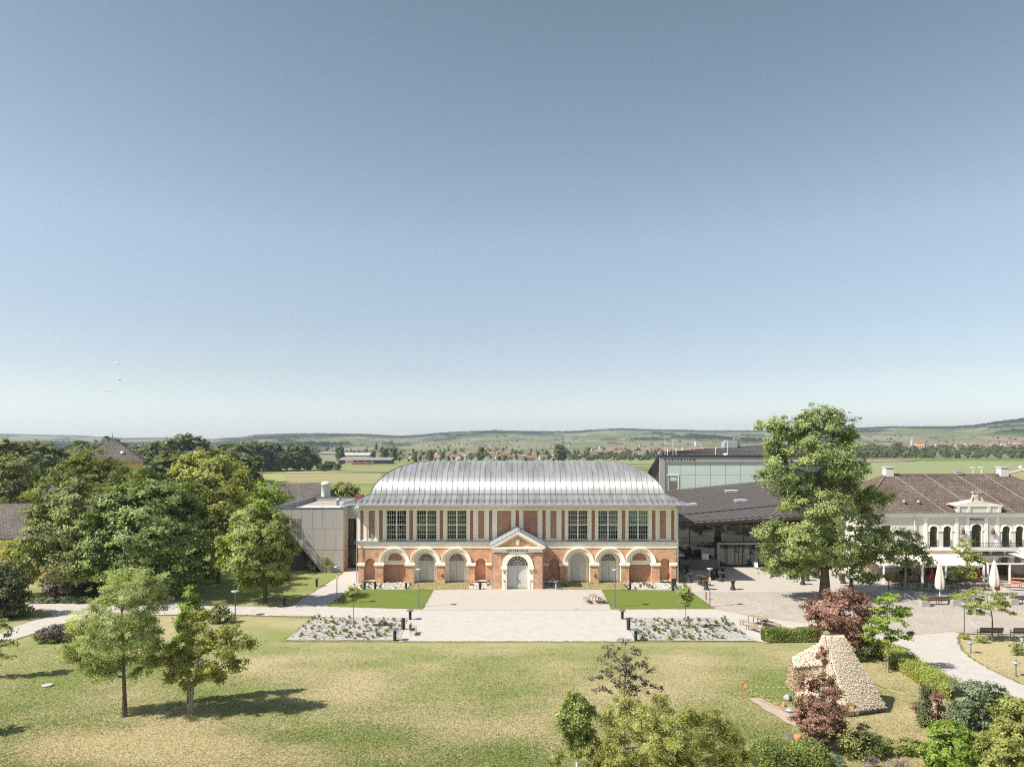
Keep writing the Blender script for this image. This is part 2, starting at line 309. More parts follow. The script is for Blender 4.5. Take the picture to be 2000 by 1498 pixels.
def grass_mat(name, green, dry, fine=9.0, attr='dry', bias=0.0):
    m = bpy.data.materials.new(name); m.use_nodes = True; N, L, B = nd(m); B.inputs['Roughness'].default_value = 0.95; B.inputs['Specular IOR Level'].default_value = 0.05
    tc = N.new('ShaderNodeTexCoord'); nz = N.new('ShaderNodeTexNoise'); nz.inputs['Scale'].default_value = fine; nz.inputs['Detail'].default_value = 8; nz.inputs['Roughness'].default_value = 0.75; L.new(tc.outputs['Object'], nz.inputs['Vector'])
    n2 = N.new('ShaderNodeTexNoise'); n2.inputs['Scale'].default_value = 0.9; n2.inputs['Detail'].default_value = 6; n2.inputs['Roughness'].default_value = 0.7; mp = N.new('ShaderNodeMapping'); mp.inputs['Scale'].default_value = (0.6, 1.2, 1); L.new(tc.outputs['Object'], mp.inputs[0]); L.new(mp.outputs[0], n2.inputs['Vector'])
    a = N.new('ShaderNodeAttribute'); a.attribute_name = attr
    s1 = N.new('ShaderNodeMath'); s1.operation = 'MULTIPLY_ADD'; L.new(n2.outputs[0], s1.inputs[0]); s1.inputs[1].default_value = 0.9; s1.inputs[2].default_value = -0.45+bias
    s2 = N.new('ShaderNodeMath'); L.new(s1.outputs[0], s2.inputs[0]); L.new(a.outputs['Fac'], s2.inputs[1])
    s3 = N.new('ShaderNodeMath'); s3.operation = 'MULTIPLY_ADD'; L.new(nz.outputs[0], s3.inputs[0]); s3.inputs[1].default_value = 1.2; s3.inputs[2].default_value = -0.6
    s4 = N.new('ShaderNodeMath'); L.new(s2.outputs[0], s4.inputs[0]); L.new(s3.outputs[0], s4.inputs[1]); s4.use_clamp = True
    rp = N.new('ShaderNodeValToRGB'); e = rp.color_ramp.elements; e[0].color = green; e[1].color = dry
    mid = e.new(0.45); mid.color = tuple((green[i]*0.45+dry[i]*0.55)*(0.95 if i < 3 else 1) for i in range(4)); L.new(s4.outputs[0], rp.inputs[0])
    mr = N.new('ShaderNodeMapRange'); mr.inputs[1].default_value = .25; mr.inputs[2].default_value = .75; mr.inputs[3].default_value = .8; mr.inputs[4].default_value = 1.18; L.new(nz.outputs[0], mr.inputs[0])
    sc = N.new('ShaderNodeVectorMath'); sc.operation = 'SCALE'; L.new(rp.outputs[0], sc.inputs[0]); L.new(mr.outputs[0], sc.inputs['Scale']); L.new(sc.outputs[0], B.inputs['Base Color'])
    bp = N.new('ShaderNodeBump'); bp.inputs['Strength'].default_value = 0.12; bp.inputs['Distance'].default_value = 0.03; L.new(nz.outputs[0], bp.inputs['Height']); L.new(bp.outputs[0], B.inputs['Normal'])
    return m
M['lawn'] = grass_mat('lawn_grass', (0.185, 0.215, 0.072, 1), (0.375, 0.315, 0.185, 1), fine=34, bias=.17)
M['meadow'] = mat('meadow', (0.17, 0.21, 0.07, 1), 0.95, var=0.2, scale=0.02, spec=0.05)
M['lawn_green'] = grass_mat('green_turf', (0.095, 0.150, 0.024, 1), (0.22, 0.22, 0.075, 1), fine=20, bias=.25)

R_ = 14000
gb = MB(); gb.add([(-R_, -600, -0.06), (R_, -600, -0.06), (R_, R_, -0.06), (-R_, R_, -0.06)], [(0, 1, 2, 3)])
tagit(gb.build('ground', M['meadow']), kind='structure')
# lawn with dry and green patches
xs = np.arange(-75, 75.1, 0.5); ys = np.arange(14, 118.1, 0.5); GX, GY = np.meshgrid(xs, ys)
dry = (fbm(GX*0.10+3, GY*0.16+9, 5, 1)-0.5)*2.3+0.33
def spot(px, py, rx, ry, amp):
    global dry
    c = gnd(px, py); a = gnd(px+rx, py); b1 = gnd(px, py+ry); b2 = gnd(px, py-ry)
    RX = abs(a[0]-c[0]); RY = abs(b2[1]-b1[1])/2
    w = fbm(GX*0.5, GY*0.5, 3, 2)*0.8+0.6
    dry = dry+amp*np.exp(-(((GX-c[0])/RX)**2+((GY-c[1])/RY)**2)*w)
for s in [(150, 1445, 190, 26, .75), (60, 1400, 120, 18, .35), (330, 1455, 150, 16, .5), (700, 1315, 160, 22, .3), (640, 1285, 90, 10, .35), (240, 1480, 150, 14, .5), (560, 1490, 120, 20, .35),
          (60, 1350, 120, 26, -.5), (200, 1320, 90, 18, -.3), (760, 1440, 90, 26, -.45), (1010, 1470, 50, 28, -.6), (560, 1440, 120, 14, -.45), (1480, 1300, 90, 26, -.6), (1500, 1330, 60, 20, -.5),
          (1350, 1290, 110, 16, .25), (1500, 1430, 80, 26, -.2), (1780, 1345, 60, 20, -.5), (1730, 1400, 50, 16, .15), (1200, 1330, 60, 20, .1), (480, 1230, 60, 10, -.2), (520, 1270, 60, 12, -.25), (1640, 1340, 60, 20, -.4), (1060, 1300, 100, 20, .1),
          (1900, 1290, 60, 20, .15), (400, 1150, 90, 16, -.5), (600, 1140, 60, 10, -.4), (900, 1370, 100, 20, .1)]:
    spot(*s)
dry = dry-0.5*((GY > 78.5) & (GX < -19))
bandg = ((GY > gnd(0, 1267)[1]+(fbm(GX*.4, GY*.4, 3, 4)-.5)*1.6) & (GY < 63) & (GX > -21) & (GX < 25.5)); dry = np.where(bandg, dry*.35+.02+.35*(fbm(GX*1.3, GY*1.3, 3, 5)-.4), dry)
lawn = grid_obj('lawn', GX, GY, np.zeros_like(GX)+(fbm(GX*0.12, GY*0.12, 3, 3)-0.5)*0.04-0.03, M['lawn'], {'dry': dry}); tagit(lawn, kind='structure')

def sheet(name, pts, z, m, kind='structure', jit=0.0, world=False):
    P = [(p if world else gnd(*p)) for p in pts]; out = []
    for i, p in enumerate(P):
        q = P[(i+1) % len(P)]; d = math.hypot(q[0]-p[0], q[1]-p[1]); n = max(1, int(d/0.4)) if jit else 1
        for k in range(n):
            t = k/n; x, y = p[0]+(q[0]-p[0])*t, p[1]+(q[1]-p[1])*t
            if k and jit: x += rnd.uniform(-jit, jit); y += rnd.uniform(-jit, jit)
            out.append((x, y, z))
    b = MB(); b.add(out, [tuple(range(len(out)))])
    me = b.build(name, m); me.data.flip_normals() if me.data.polygons[0].normal.z < 0 else None
    return tagit(me, kind=kind)
M['gravel'] = mat('pale_gravel', srgb(226, 219, 210, .55), 0.95, var=0.09, scale=1.1, bump=0.5, detail=10, spec=0.1, bscale=14)
M['gravel2'] = mat('white_gravel', srgb(226, 221, 214, .47), 0.95, var=0.12, scale=5, bump=0.6, detail=8, spec=0.1, bscale=16)
M['slab'] = mat('beige_slabs', srgb(232, 223, 210, .49), 0.9, var=0.04, scale=0.7, bump=0.15, spec=0.15)
def cobble_mat(name, c, c2, s, wide=0.15):
    m = mat(name, c, 0.9, var=0.1, scale=0.4, spec=0.15); N, L, B = nd(m)
    tc = N.new('ShaderNodeTexCoord'); v = N.new('ShaderNodeTexVoronoi'); v.feature = 'DISTANCE_TO_EDGE'; v.inputs['Scale'].default_value = s; L.new(tc.outputs['Object'], v.inputs['Vector'])
    rp = N.new('ShaderNodeValToRGB'); rp.color_ramp.elements[0].position = 0.0; rp.color_ramp.elements[1].position = wide; rp.color_ramp.elements[0].color = c2; rp.color_ramp.elements[1].color = (1, 1, 1, 1); L.new(v.outputs[0], rp.inputs[0])
    src = B.inputs['Base Color'].links[0].from_socket; mx = N.new('ShaderNodeMixRGB'); mx.blend_type = 'MULTIPLY'; mx.inputs[0].default_value = 1; L.new(src, mx.inputs[1]); L.new(rp.outputs[0], mx.inputs[2])
    n2 = N.new('ShaderNodeTexVoronoi'); n2.inputs['Scale'].default_value = s; L.new(tc.outputs['Object'], n2.inputs['Vector']); hs2 = N.new('ShaderNodeMapRange'); L.new(n2.outputs['Color'], hs2.inputs[0]); hs2.inputs[3].default_value = 0.82; hs2.inputs[4].default_value = 1.1
    sc = N.new('ShaderNodeVectorMath'); sc.operation = 'SCALE'; L.new(mx.outputs[0], sc.inputs[0]); L.new(hs2.outputs[0], sc.inputs['Scale']); L.new(sc.outputs[0], B.inputs['Base Color'])
    return m
M['cobble'] = cobble_mat('grey_cobbles', srgb(210, 200, 189, .64), srgb(214, 210, 204), 6.5)
M['cell'] = cobble_mat('grass_grown_pavers', srgb(208, 196, 158, .6), srgb(150, 150, 80), 3.2, 0.25)
M['stones'] = mat('white_boulder_bed', srgb(205, 200, 188, .6), 0.95, var=0.3, scale=4, bump=1, spec=0.1)
# paving: one broad sheet, then darker or lighter areas on top
sheet('gravel_path', [(0, 1256), (18, 1253), (60, 1240), (131, 1216), (185, 1207), (260, 1203), (395, 1199.5), (520, 1203), (615, 1204.5), (797, 1207), (780, 1251), (778, 1253), (1237, 1253), (1241, 1251), (1220, 1207), (1417, 1207), (1476, 1252),
                      (1500, 1256), (1578, 1224), (1640, 1218), (1690, 1240), (1743, 1266), (1780, 1292), (1839, 1327), (1876, 1339), (1969, 1356), (2080, 1400), (2080, 1372), (2000, 1338), (1953, 1317), (1907, 1292), (1879, 1270), (1870, 1245.4), (1876, 1238), (2160, 1240), (2160, 1104), (1330, 1104),
                      (1345, 1150), (1395, 1189), (1195, 1190), (1176, 1152), (1060, 1150.5), (962, 1150.5), (846, 1152), (825, 1190), (640, 1184.5), (682, 1154), (704, 1150), (700, 1108), (682, 1108), (670, 1119), (615, 1154), (565, 1184), (520, 1184.6), (353, 1181.6), (326, 1171), (299, 1169.6), (173, 1171), (60, 1178), (52, 1184),
                      (98, 1197), (104, 1203), (60, 1214), (30, 1224), (0, 1238), (-60, 1262), (-60, 1290)], 0.02, M['gravel'], jit=0.05)
sheet('paved_square', [(846, 1152), (1176, 1152), (1195, 1190.5), (1216, 1192), (805, 1192), (825, 1190.5)], 0.032, M['slab'])
sheet('forecourt', [(1328, 1100), (2160, 1100), (2160, 1157), (1349, 1157)], 0.032, M['slab'])
sheet('cobbled_square', [(1352, 1157.5), (2160, 1157.5), (2160, 1239), (1876, 1238), (1860, 1233), (1790, 1240), (1700, 1228), (1640, 1218), (1560, 1215), (1480, 1205), (1397, 1190)], 0.036, M['cobble'], jit=0.08)
sheet('kerb_line', [(1352, 1156.6), (2160, 1156.6), (2160, 1157.8), (1352, 1157.8)], 0.05, M['blind'])
sheet('paver_strip', [(804, 1137.5), (915, 1137.5), (916, 1151.5), (795, 1151.5)], 0.03, M['cell'])
sheet('paver_strip', [(1102, 1137.5), (1217, 1137.5), (1230, 1151.8), (1105, 1151.8)], 0.03, M['cell'])
def turf(name, pts, m, z=0.04, kind='structure', res=0.5, jit=0.05):
    o = sheet(name, pts, z, m, kind, jit=jit); return o
turf('lawn_patch', [(704, 1152), (845.5, 1152.5), (825, 1190), (640, 1184.5), (682, 1154)], M['lawn_green'])
turf('lawn_patch', [(1176.5, 1152.5), (1345, 1153.5), (1395, 1189), (1195, 1190)], M['lawn_green'])
sheet('planting_bed', [(615, 1204.5), (797, 1207), (780, 1251), (556, 1251)], 0.045, M['gravel2'], jit=0.04)
sheet('planting_bed', [(1220, 1207), (1417, 1207), (1476, 1252), (1241, 1251)], 0.045, M['gravel2'], jit=0.04)
sheet('stone_bed', [(700, 1137), (806, 1137), (796, 1152), (704, 1152)], 0.03, M['stones'])
sheet('stone_bed', [(915, 1136), (962.5, 1136), (962.5, 1151.5), (916, 1151.5)], 0.03, M['stones'])
sheet('stone_bed', [(1060, 1136), (1104, 1136), (1105, 1151.5), (1060, 1151.5)], 0.03, M['stones'])
sheet('stone_bed', [(1213, 1136), (1330, 1136), (1349, 1154), (1228, 1152.5)], 0.03, M['stones'])
M['steel_edge'] = mat('rusty_steel_edging', srgb(150, 110, 84), 0.8, var=0.2)
M['dirt'] = mat('bare_earth', srgb(206, 188, 164, .6), 0.95, var=0.12, scale=2, bump=0.5)
sheet('dirt_path', [(1461, 1364), (1480, 1362), (1560, 1400), (1556, 1420), (1528, 1406)], 0.02, M['dirt'], jit=0.1)
# distant fields and tracks, each a sheet a little above the meadow
M['f1'] = mat('field_pale', (0.20, 0.225, 0.095, 1), 0.95, var=0.1, scale=0.01, stretch=(1, 6, 1), spec=0.02)
M['f2'] = mat('field_yellow', (0.25, 0.235, 0.12, 1), 0.95, var=0.1, scale=0.02, stretch=(1, 6, 1), spec=0.02)
M['f3'] = mat('field_green', (0.145, 0.18, 0.06, 1), 0.95, var=0.12, scale=0.02, stretch=(1, 6, 1), spec=0.02)
M['f4'] = mat('field_grey_green', (0.21, 0.235, 0.12, 1), 0.95, var=0.08, scale=0.02, stretch=(1, 8, 1), spec=0.02)
M['f5'] = mat('ploughed_field', (0.26, 0.21, 0.14, 1), 0.95, var=0.1, scale=0.02, stretch=(1, 8, 1), spec=0.02)
M['track'] = mat('farm_track', (0.42, 0.38, 0.29, 1), 0.95, var=0.1, spec=0.02)
M['vine'] = mat('vine_rows', (0.30, 0.25, 0.15, 1), 0.95, col2=(0.24, 0.28, 0.11, 1), scale=1.0, stretch=(0.9, 0.02, 1), spec=0.02, detail=1)
for nm, pts, z, mm in [
    ('field', [(420, 946), (820, 940), (820, 923), (455, 923)], 0.06, 'f3'), ('field', [(475, 946), (760, 946), (742, 925), (560, 924), (475, 926)], 0.12, 'f2'),
    ('vineyard', [(470, 948), (560, 948), (556, 926), (474, 927)], 0.18, 'vine'),
    ('farm_track', [(560, 923.6), (835, 921.5), (835, 920.3), (560, 922.2)], 0.3, 'track'), ('field', [(640, 919.6), (900, 919.6), (900, 909.5), (640, 909.5)], 0.1, 'f1'),
    ('field', [(660, 909), (1300, 907), (1300, 904.5), (660, 904.5)], 0.1, 'f2'), ('field', [(1090, 918), (1330, 918), (1300, 907), (1090, 903)], 0.14, 'f3'),
    ('field', [(1100, 905), (1290, 907), (1290, 900.5), (1100, 900.5)], 0.3, 'f4'), ('farm_track', [(1180, 911), (1290, 911.5), (1290, 910.3), (1180, 910)], 0.5, 'track'),
    ('field', [(1640, 955), (2100, 955), (2100, 902), (1640, 902)], 0.1, 'f4'), ('ploughed_field', [(1690, 903), (1790, 900.6), (1790, 898.6), (1690, 898.4)], 0.5, 'f5'),
    ('field', [(1700, 898), (2100, 898), (2100, 894.2), (1700, 894.2)], 0.4, 'f3'), ('farm_track', [(1960, 925), (2010, 913.6), (2020, 915), (1968, 926.5)], 0.4, 'track'), ('field', [(1968, 928), (2100, 905), (2160, 960), (2010, 945)], 0.3, 'f2')]:
    sheet(nm, pts, z, M[mm])
# hills: elevation follows the skyline, crest 3 to 7 km away
SKY = [(-600, 850, 7000), (0, 851, 7000), (60, 851.5, 7000), (150, 853.5, 7000), (250, 859, 6500), (320, 857.5, 6500), (400, 861, 6000), (470, 858.5, 5000), (500, 853.5, 4500), (540, 852, 4500), (590, 850.5, 4500), (700, 851, 4500), (740, 852.5, 4700), (780, 854.5, 5000), (830, 851.5, 5000),
       (870, 848, 5000), (960, 846, 5000), (1040, 847.5, 5000), (1130, 847.5, 5200), (1150, 846, 5200), (1200, 844, 5200), (1340, 844.5, 5200), (1400, 846.5, 5000), (1480, 846, 4800), (1600, 842, 4500), (1680, 840, 4200), (1740, 837, 4000), (1850, 837, 3800), (1900, 836, 3600), (1950, 829.5, 3400), (2000, 824.5, 3300), (2200, 815, 3200), (2600, 812, 3200)]
_sp, _sy, _sd = [np.array(c, float) for c in zip(*SKY)]
D0 = 760.0
def hill_z(px, Y):
    px = np.asarray(px, float); Y = np.asarray(Y, float)
    crest = np.interp(px, _sp, _sy); dc = np.interp(px, _sp, _sd)
    zc = CAMH+(HOR-crest)*dc/F
    t = np.clip((Y-D0)/(dc-D0), 0, 1.35)
    z = np.where(t <= 1, zc*(0.25*t+0.75*t*t*(3-2*t)*1.0), zc*(1-(t-1)*1.5))
    X = (px-1000)*Y/F
    roll = (fbm(X/700+5, Y/700+2, 4, 2)-0.5)*2
    return z+roll*zc*0.16*np.clip(t*2.2, 0, 1)*np.clip((1.02-t)*4, 0, 1)
pxs = np.linspace(-600, 2600, 900); rr = np.concatenate([np.linspace(D0-20, 1500, 40), np.linspace(1530, 7200, 230)])
PX, RY = np.meshgrid(pxs, rr); Z = hill_z(PX, RY); XH = (PX-1000)*RY/F
crest = np.interp(PX, _sp, _sy); dc = np.interp(PX, _sp, _sd); tt = (RY-D0)/(dc-D0)
nf = fbm(XH/380+1, RY/900+3, 5, 0)
nf = nf*.55+fbm(XH/120+4, RY/260, 3, 1)*.45; forest = np.clip((nf-0.585+np.clip((tt-0.62)*1.3, 0, .36)+0.04*(PX > 1650))*14, 0, 1); forest = np.where(RY < 1500, np.clip((nf-.62)*6, 0, 1)*0.6, forest)
Z = Z+forest*(NR.random(Z.shape)*7+6)*(RY > 1400)-0.4
patch = fbm(XH/160, RY/420, 2, 3)
hm = bpy.data.materials.new('hill_vineyards'); hm.use_nodes = True; N, L, B = nd(hm); B.inputs['Roughness'].default_value = 1; B.inputs['Specular IOR Level'].default_value = 0
tc = N.new('ShaderNodeTexCoord'); mp = N.new('ShaderNodeMapping'); mp.inputs['Scale'].default_value = (1/120, 1/300, 1/22); L.new(tc.outputs['Object'], mp.inputs[0])
vo = N.new('ShaderNodeTexVoronoi'); vo.inputs['Scale'].default_value = 1; L.new(mp.outputs[0], vo.inputs['Vector'])
rp = N.new('ShaderNodeValToRGB'); e = rp.color_ramp.elements; e[0].color = (0.10, 0.125, 0.065, 1); e[1].color = (0.21, 0.19, 0.135, 1); q = e.new(0.35); q.color = (0.13, 0.155, 0.085, 1); q = e.new(0.7); q.color = (0.185, 0.18, 0.115, 1)
sx = N.new('ShaderNodeSeparateColor'); L.new(vo.outputs['Color'], sx.inputs[0]); L.new(sx.outputs[0], rp.inputs[0])
ns = N.new('ShaderNodeTexNoise'); ns.inputs['Scale'].default_value = 0.02; ns.inputs['Detail'].default_value = 8; ns.inputs['Roughness'].default_value = 0.8; m3 = N.new('ShaderNodeMapping'); m3.inputs['Scale'].default_value = (0.7, 0.7, 8); L.new(tc.outputs['Object'], m3.inputs[0]); L.new(m3.outputs[0], ns.inputs['Vector'])
r3 = N.new('ShaderNodeValToRGB'); r3.color_ramp.elements[0].position = 0.56; r3.color_ramp.elements[1].position = 0.62; L.new(ns.outputs[0], r3.inputs[0])
mxa = N.new('ShaderNodeMixRGB'); L.new(r3.outputs[0], mxa.inputs[0]); L.new(rp.outputs[0], mxa.inputs[1]); mxa.inputs[2].default_value = (0.06, 0.08, 0.045, 1)
atf = N.new('ShaderNodeAttribute'); atf.attribute_name = 'forest'
mxb = N.new('ShaderNodeMixRGB'); L.new(atf.outputs['Fac'], mxb.inputs[0]); L.new(mxa.outputs[0], mxb.inputs[1]); mxb.inputs[2].default_value = (0.012, 0.024, 0.020, 1); L.new(mxb.outputs[0], B.inputs['Base Color'])
tagit(grid_obj('hills', XH, RY, Z, hm, {'forest': forest}), kind='structure')
def on_hill(px, py):
    """world point where the sight line through (px,py) meets the plain or the hills"""
    Y = D0 if py > HOR+CAMH*F/D0 else None
    if py > HOR+F*CAMH/D0: return gnd(px, py)
    ys_ = np.arange(D0, 6500, 6.0); z = hill_z(np.full_like(ys_, px), ys_)-0.2
    sl = CAMH+(HOR-py)*ys_/F; hit = np.where(z >= sl)[0]
    if len(hit) == 0: return None
    Y = ys_[hit[0]]; return ((px-1000)*Y/F, float(Y), float(z[hit[0]]))
# ------------------------------------------------------------------ the brick riding hall
CX = 0.67; YF = 89.0; S = 15.62
hall = thing('riding_hall', 'long brick and cream hall with a curved silver metal roof and a pedimented portal', 'hall', (CX, YF, 0))
HW = 19.9
xo = lambda off: off/S   # pixel offset at the facade to metres
arches = [7.68, 11.55, 15.38]; AR = 1.42; ZS = 2.5
niches = [4.62, 18.42]; NRD = 0.64; ZN = 2.42
low = MB()
spans = []
for sgn in (-1, 1):
    for a in arches: spans.append((CX+sgn*a-AR, CX+sgn*a+AR, 'a', CX+sgn*a))
    for a in niches: spans.append((CX+sgn*a-NRD, CX+sgn*a+NRD, 'n', CX+sgn*a))
spans.sort(); ZT = 4.36; x = CX-HW
for x0, x1, k, c in spans:
    low.box(x, x0, YF, YF+1.2, 0, ZT)
    if k == 'a': low.spandrel(c, AR, ZS, ZT, YF, YF+1.1)
    else:
        low.spandrel(c, NRD, ZN, ZT, YF, YF+0.5)
        low.quad((x0, YF+.5, 0), (x1, YF+.5, 0), (x1, YF+.5, ZT), (x0, YF+.5, ZT))
    x = x1
low.box(x, CX+HW, YF, YF+1.2, 0, ZT)
low.build('lower_brick_wall', M['brick'], hall)
for sgn in (-1, 1):
    for i, a in enumerate(arches):
        c = CX+sgn*a; crw = MB()
        if i < 2:
            crw.spandrel(c, 0.97, 2.54, 4.2, YF+1.1, YF+1.3)
            for s2 in (-1, 1):
                xa, xb = sorted((c+s2*0.97, c+s2*1.45)); crw.box(xa, xb, YF+1.1, YF+1.3, 0, 4.2)
            crw.box(c-.97, c-.97+0.001, YF+1.1, YF+1.3, 0, 2.54)
        # cream lining of the jambs
        for s2 in (-1, 1):
            xa, xb = sorted((c+s2*AR, c+s2*(AR-0.03)))
            if i < 2: crw.box(xa, xb, YF+.06, YF+1.1, 0, ZS)
        crw.ring(c, ZS, AR-0.03, AR, YF+.06, YF+1.1)
        # projecting archivolt in two steps
        crw.ring(c, ZS, AR-0.02, AR+0.08, YF-0.10, YF+.05, 28); crw.ring(c, ZS, AR+0.08, AR+0.40, YF-0.06, YF+.05, 28, yo=YF-.24); crw.ring(c, ZS, AR+0.40, AR+0.52, YF-0.26, YF+.05, 28)
        if i == 2:
            crw.ring(c, 2.72, 0.92, 1.44, YF+.62, YF+.75); crw.box(c-AR, c+AR, YF+.56, YF+.8, 2.2, 2.54); crw.box(c-AR, c+AR, YF+.64, YF+.8, 2.54, 2.72)
        crw.build('arch_surround', M['cream'], hall)
for sgn in (-1, 1):
    c = CX+sgn*arches[2]; bb = MB(); bb.box(c-AR, c+AR, YF+.7, YF+1.0, 0, 4.2); bb.build('blind_arch_infill', M['brick_up'], hall)
# piers and caps
caps = [(80.9, 99.6), (139.8, 159.8), (199.5, 219.6), (259.3, 279.4), (296.9, 311.5)]
for sgn in (-1, 1):
    for a, b in caps:
        x0, x1 = sorted((CX+sgn*xo(a), CX+sgn*xo(b)))
        pr = MB(); cp = MB(); pr.box(x0+.14, x1-.14, YF-0.28, YF-0.001, 0, 2.14); pr.box(x0+.09, x1-.09, YF-.33, YF-.002, 0, .28)
        cp.box(x0, x1, YF-.40, YF-.003, 2.18, 2.5); cp.box(x0+.06, x1-.06, YF-.36, YF-.003, 2.12, 2.18)
        pr.build('pier', M['brick'], hall); cp.build('pier_cap', M['cream'], hall, bevel=0.05)
    x0, x1 = sorted((CX+sgn*xo(50), CX+sgn*xo(62))); cp = MB(); cp.box(x0, x1, YF-.22, YF-.003, 2.2, 2.5); cp.build('pier_cap', M['cream'], hall, bevel=0.05)
    for a in niches: cp = MB(); cp.box(CX+sgn*a-NRD-.06, CX+sgn*a+NRD+.06, YF-.08, YF+.49, 0.22, 0.34); cp.build('niche_sill', M['cream'], hall)
# cornice band between the storeys
cb = MB(); cb.box(CX-HW-.05, CX+HW+.05, YF-.06, YF+1.2, ZT, 5.02); cb.box(CX-HW-.16, CX+HW+.16, YF-.2, YF+1.2, 5.02, 5.2); cb.build('string_course', M['cream'], hall)
zl = MB(); zl.add([(CX-HW-.2, YF-.24, 5.205), (CX+HW+.2, YF-.24, 5.205), (CX+HW+.2, YF+.4, 5.26), (CX-HW-.2, YF+.4, 5.26)], [(0, 1, 2, 3)]); zl.box(CX-HW-.2, CX+HW+.2, YF-.25, YF-.235, 5.17, 5.21); zl.build('sheet_metal_sill', M['zinc'], hall)
# upper storey
YU = YF+0.35; Z0, Z1, ZE = 5.2, 9.12, 9.95
opens = []
def sym(a, b, k):
    opens.append((CX+xo(a), CX+xo(b), k)); opens.append((CX-xo(b), CX-xo(a), k))
opens.append((CX-.22, CX+.22, 's'))
for a, b, k in [(12.1, 39.6, 'p'), (49, 55.7, 's'), (65, 76.8, 'p'), (86.5, 92.9, 's'), (99.4, 138.3, 'w'), (145.4, 152.3, 's'), (158.3, 197.8, 'w'), (204.7, 211.8, 's'), (217.4, 257, 'w'), (263.9, 271, 's'), (279.8, 291.6, 'p'), (301.5, 307.9, 's')]: sym(a, b, k)
opens.sort(); up = MB(); x = CX-HW
wins = []
for x0, x1, k in opens:
    up.box(x, x0, YU, YU+.45, Z0, ZE)
    za, zb = (5.33, 9.05) if k == 's' else ((5.5, 9.0) if k == 'p' else (5.38, 9.05))
    up.box(x0, x1, YU+.002, YU+.45, Z0, za); up.box(x0, x1, YU+.002, YU+.45, zb, ZE)
    if k == 'w': wins.append((x0, x1, za, zb))
    else: bk = MB(); bk.box(x0, x1, YU+(.14 if k == 's' else .1), YU+.45, za, zb); bk.build('brick_panel', M['brick_up'], hall)
    if k == 's':
        for s2, xx in ((-1, x0), (1, x1)):
            xa, xb = sorted((xx, xx+s2*.40)); up.box(xa, xb, YU-.07, YU, 5.26, Z1)
    x = x1
up.box(x, CX+HW, YU, YU+.45, Z0, ZE)
up.box(CX-HW-.05, CX+HW+.05, YU-.1, YU, Z1, 9.3); up.box(CX-HW-.12, CX+HW+.12, YU-.28, YU, 9.62, ZE)
up.build('upper_cream_wall', M['cream'], hall)
blinds = {3: ('none',), 4: ('half',), 5: ('top',)}
for wi, (x0, x1, za, zb) in enumerate(sorted(wins)):
    w = MB(); y0, y1 = YU+.16, YU+.24; t = .07
    w.box(x0, x0+t, y0, y1, za, zb); w.box(x1-t, x1, y0, y1, za, zb); w.box(x0+t, x1-t, y0, y1, za, za+t); w.box(x0+t, x1-t, y0, y1, zb-t, zb)
    xm = (x0+x1)/2; zm = za+(zb-za)*.50; w.box(xm-.085, xm+.085, y0-.02, y1, za+t, zb-t); w.box(x0+t, xm-.085, y0-.02, y1, zm-.06, zm+.06); w.box(xm+.085, x1-t, y0-.02, y1, zm-.06, zm+.06)
    fr = w.build('window', M['white'], hall)
    g = MB(); yb = y0+.03
    for (a, b) in ((x0+t, xm-.085), (xm+.085, x1-t)):
        for (c, d) in ((za+t, zm-.06), (zm+.06, zb-t)):
            for i in range(1, 4): xx = a+(b-a)*i/4; g.box(xx-.014, xx+.014, yb, yb+.03, c, d)
            for i in range(1, 3): zz = c+(d-c)*i/3; g.box(a, b, yb+.002, yb+.028, zz-.018, zz+.018)
    g.build('glazing_bars', M['white'], fr)
    p = MB(); p.quad((x0+t, y0+.05, za+t), (x1-t, y0+.05, za+t), (x1-t, y0+.05, zb-t), (x0+t, y0+.05, zb-t)); p.build('pane', M['glass'], fr)
    if wi == 5: b = MB(); b.box(x0, x1, YU+.55, YU+.57, zm-.25, zb); b.build('blind', M['curtain'], fr, label='pale green blind covering the upper half')
    if wi == 4: b = MB(); b.box(x0, x1, YU+.55, YU+.57, zm-.9, zb); b.build('blind', M['blind'], fr, label='grey blind drawn most of the way')
    sl = MB(); sl.add([(x0-.02, YU-.12, za-.03), (x1+.02, YU-.12, za-.03), (x1+.02, YU+.16, za+.03), (x0-.02, YU+.16, za+.03), (x0-.02, YU-.12, za-.08), (x1+.02, YU-.12, za-.08)], [(0, 1, 2, 3), (4, 5, 1, 0)]); sl.build('sill', M['zinc'], fr)
# closed body behind: side and rear walls, inner void
YB = YF+16
sd = MB(); sd.box(CX-HW, CX-HW+.4, YF+1.2, YB, 0, ZT); sd.box(CX+HW-.4, CX+HW, YF+1.2, YB, 0, ZT); sd.box(CX-HW+.4, CX+HW-.4, YB-.4, YB, 0, ZT); sd.build('lower_side_wall', M['brick'], hall)
sd = MB(); sd.box(CX-HW, CX-HW+.4, YU+.45, YB, ZT+.7, ZE); sd.box(CX+HW-.4, CX+HW, YU+.45, YB, ZT+.7, ZE); sd.box(CX-HW+.4, CX+HW-.4, YB-.4, YB, ZT, ZE)
sd.box(CX-HW-.03, CX-HW+.4, YF+1.2, YB+.03, ZT, ZT+.7); sd.box(CX+HW-.4, CX+HW+.03, YF+1.2, YB+.03, ZT, ZT+.7); sd.build('upper_side_wall', M['cream'], hall)
iv = MB(); iv.box(CX-HW+.5, CX+HW-.5, YF+6, YF+6.2, 0, ZE); iv.box(CX-HW+.5, CX+HW-.5, YU+.6, YF+6, 4.4, 4.5); iv.box(CX-HW+.5, CX+HW-.5, YU+.46, YF+6, 9.5, 9.6); iv.build('inner_wall', M['dark'], hall)
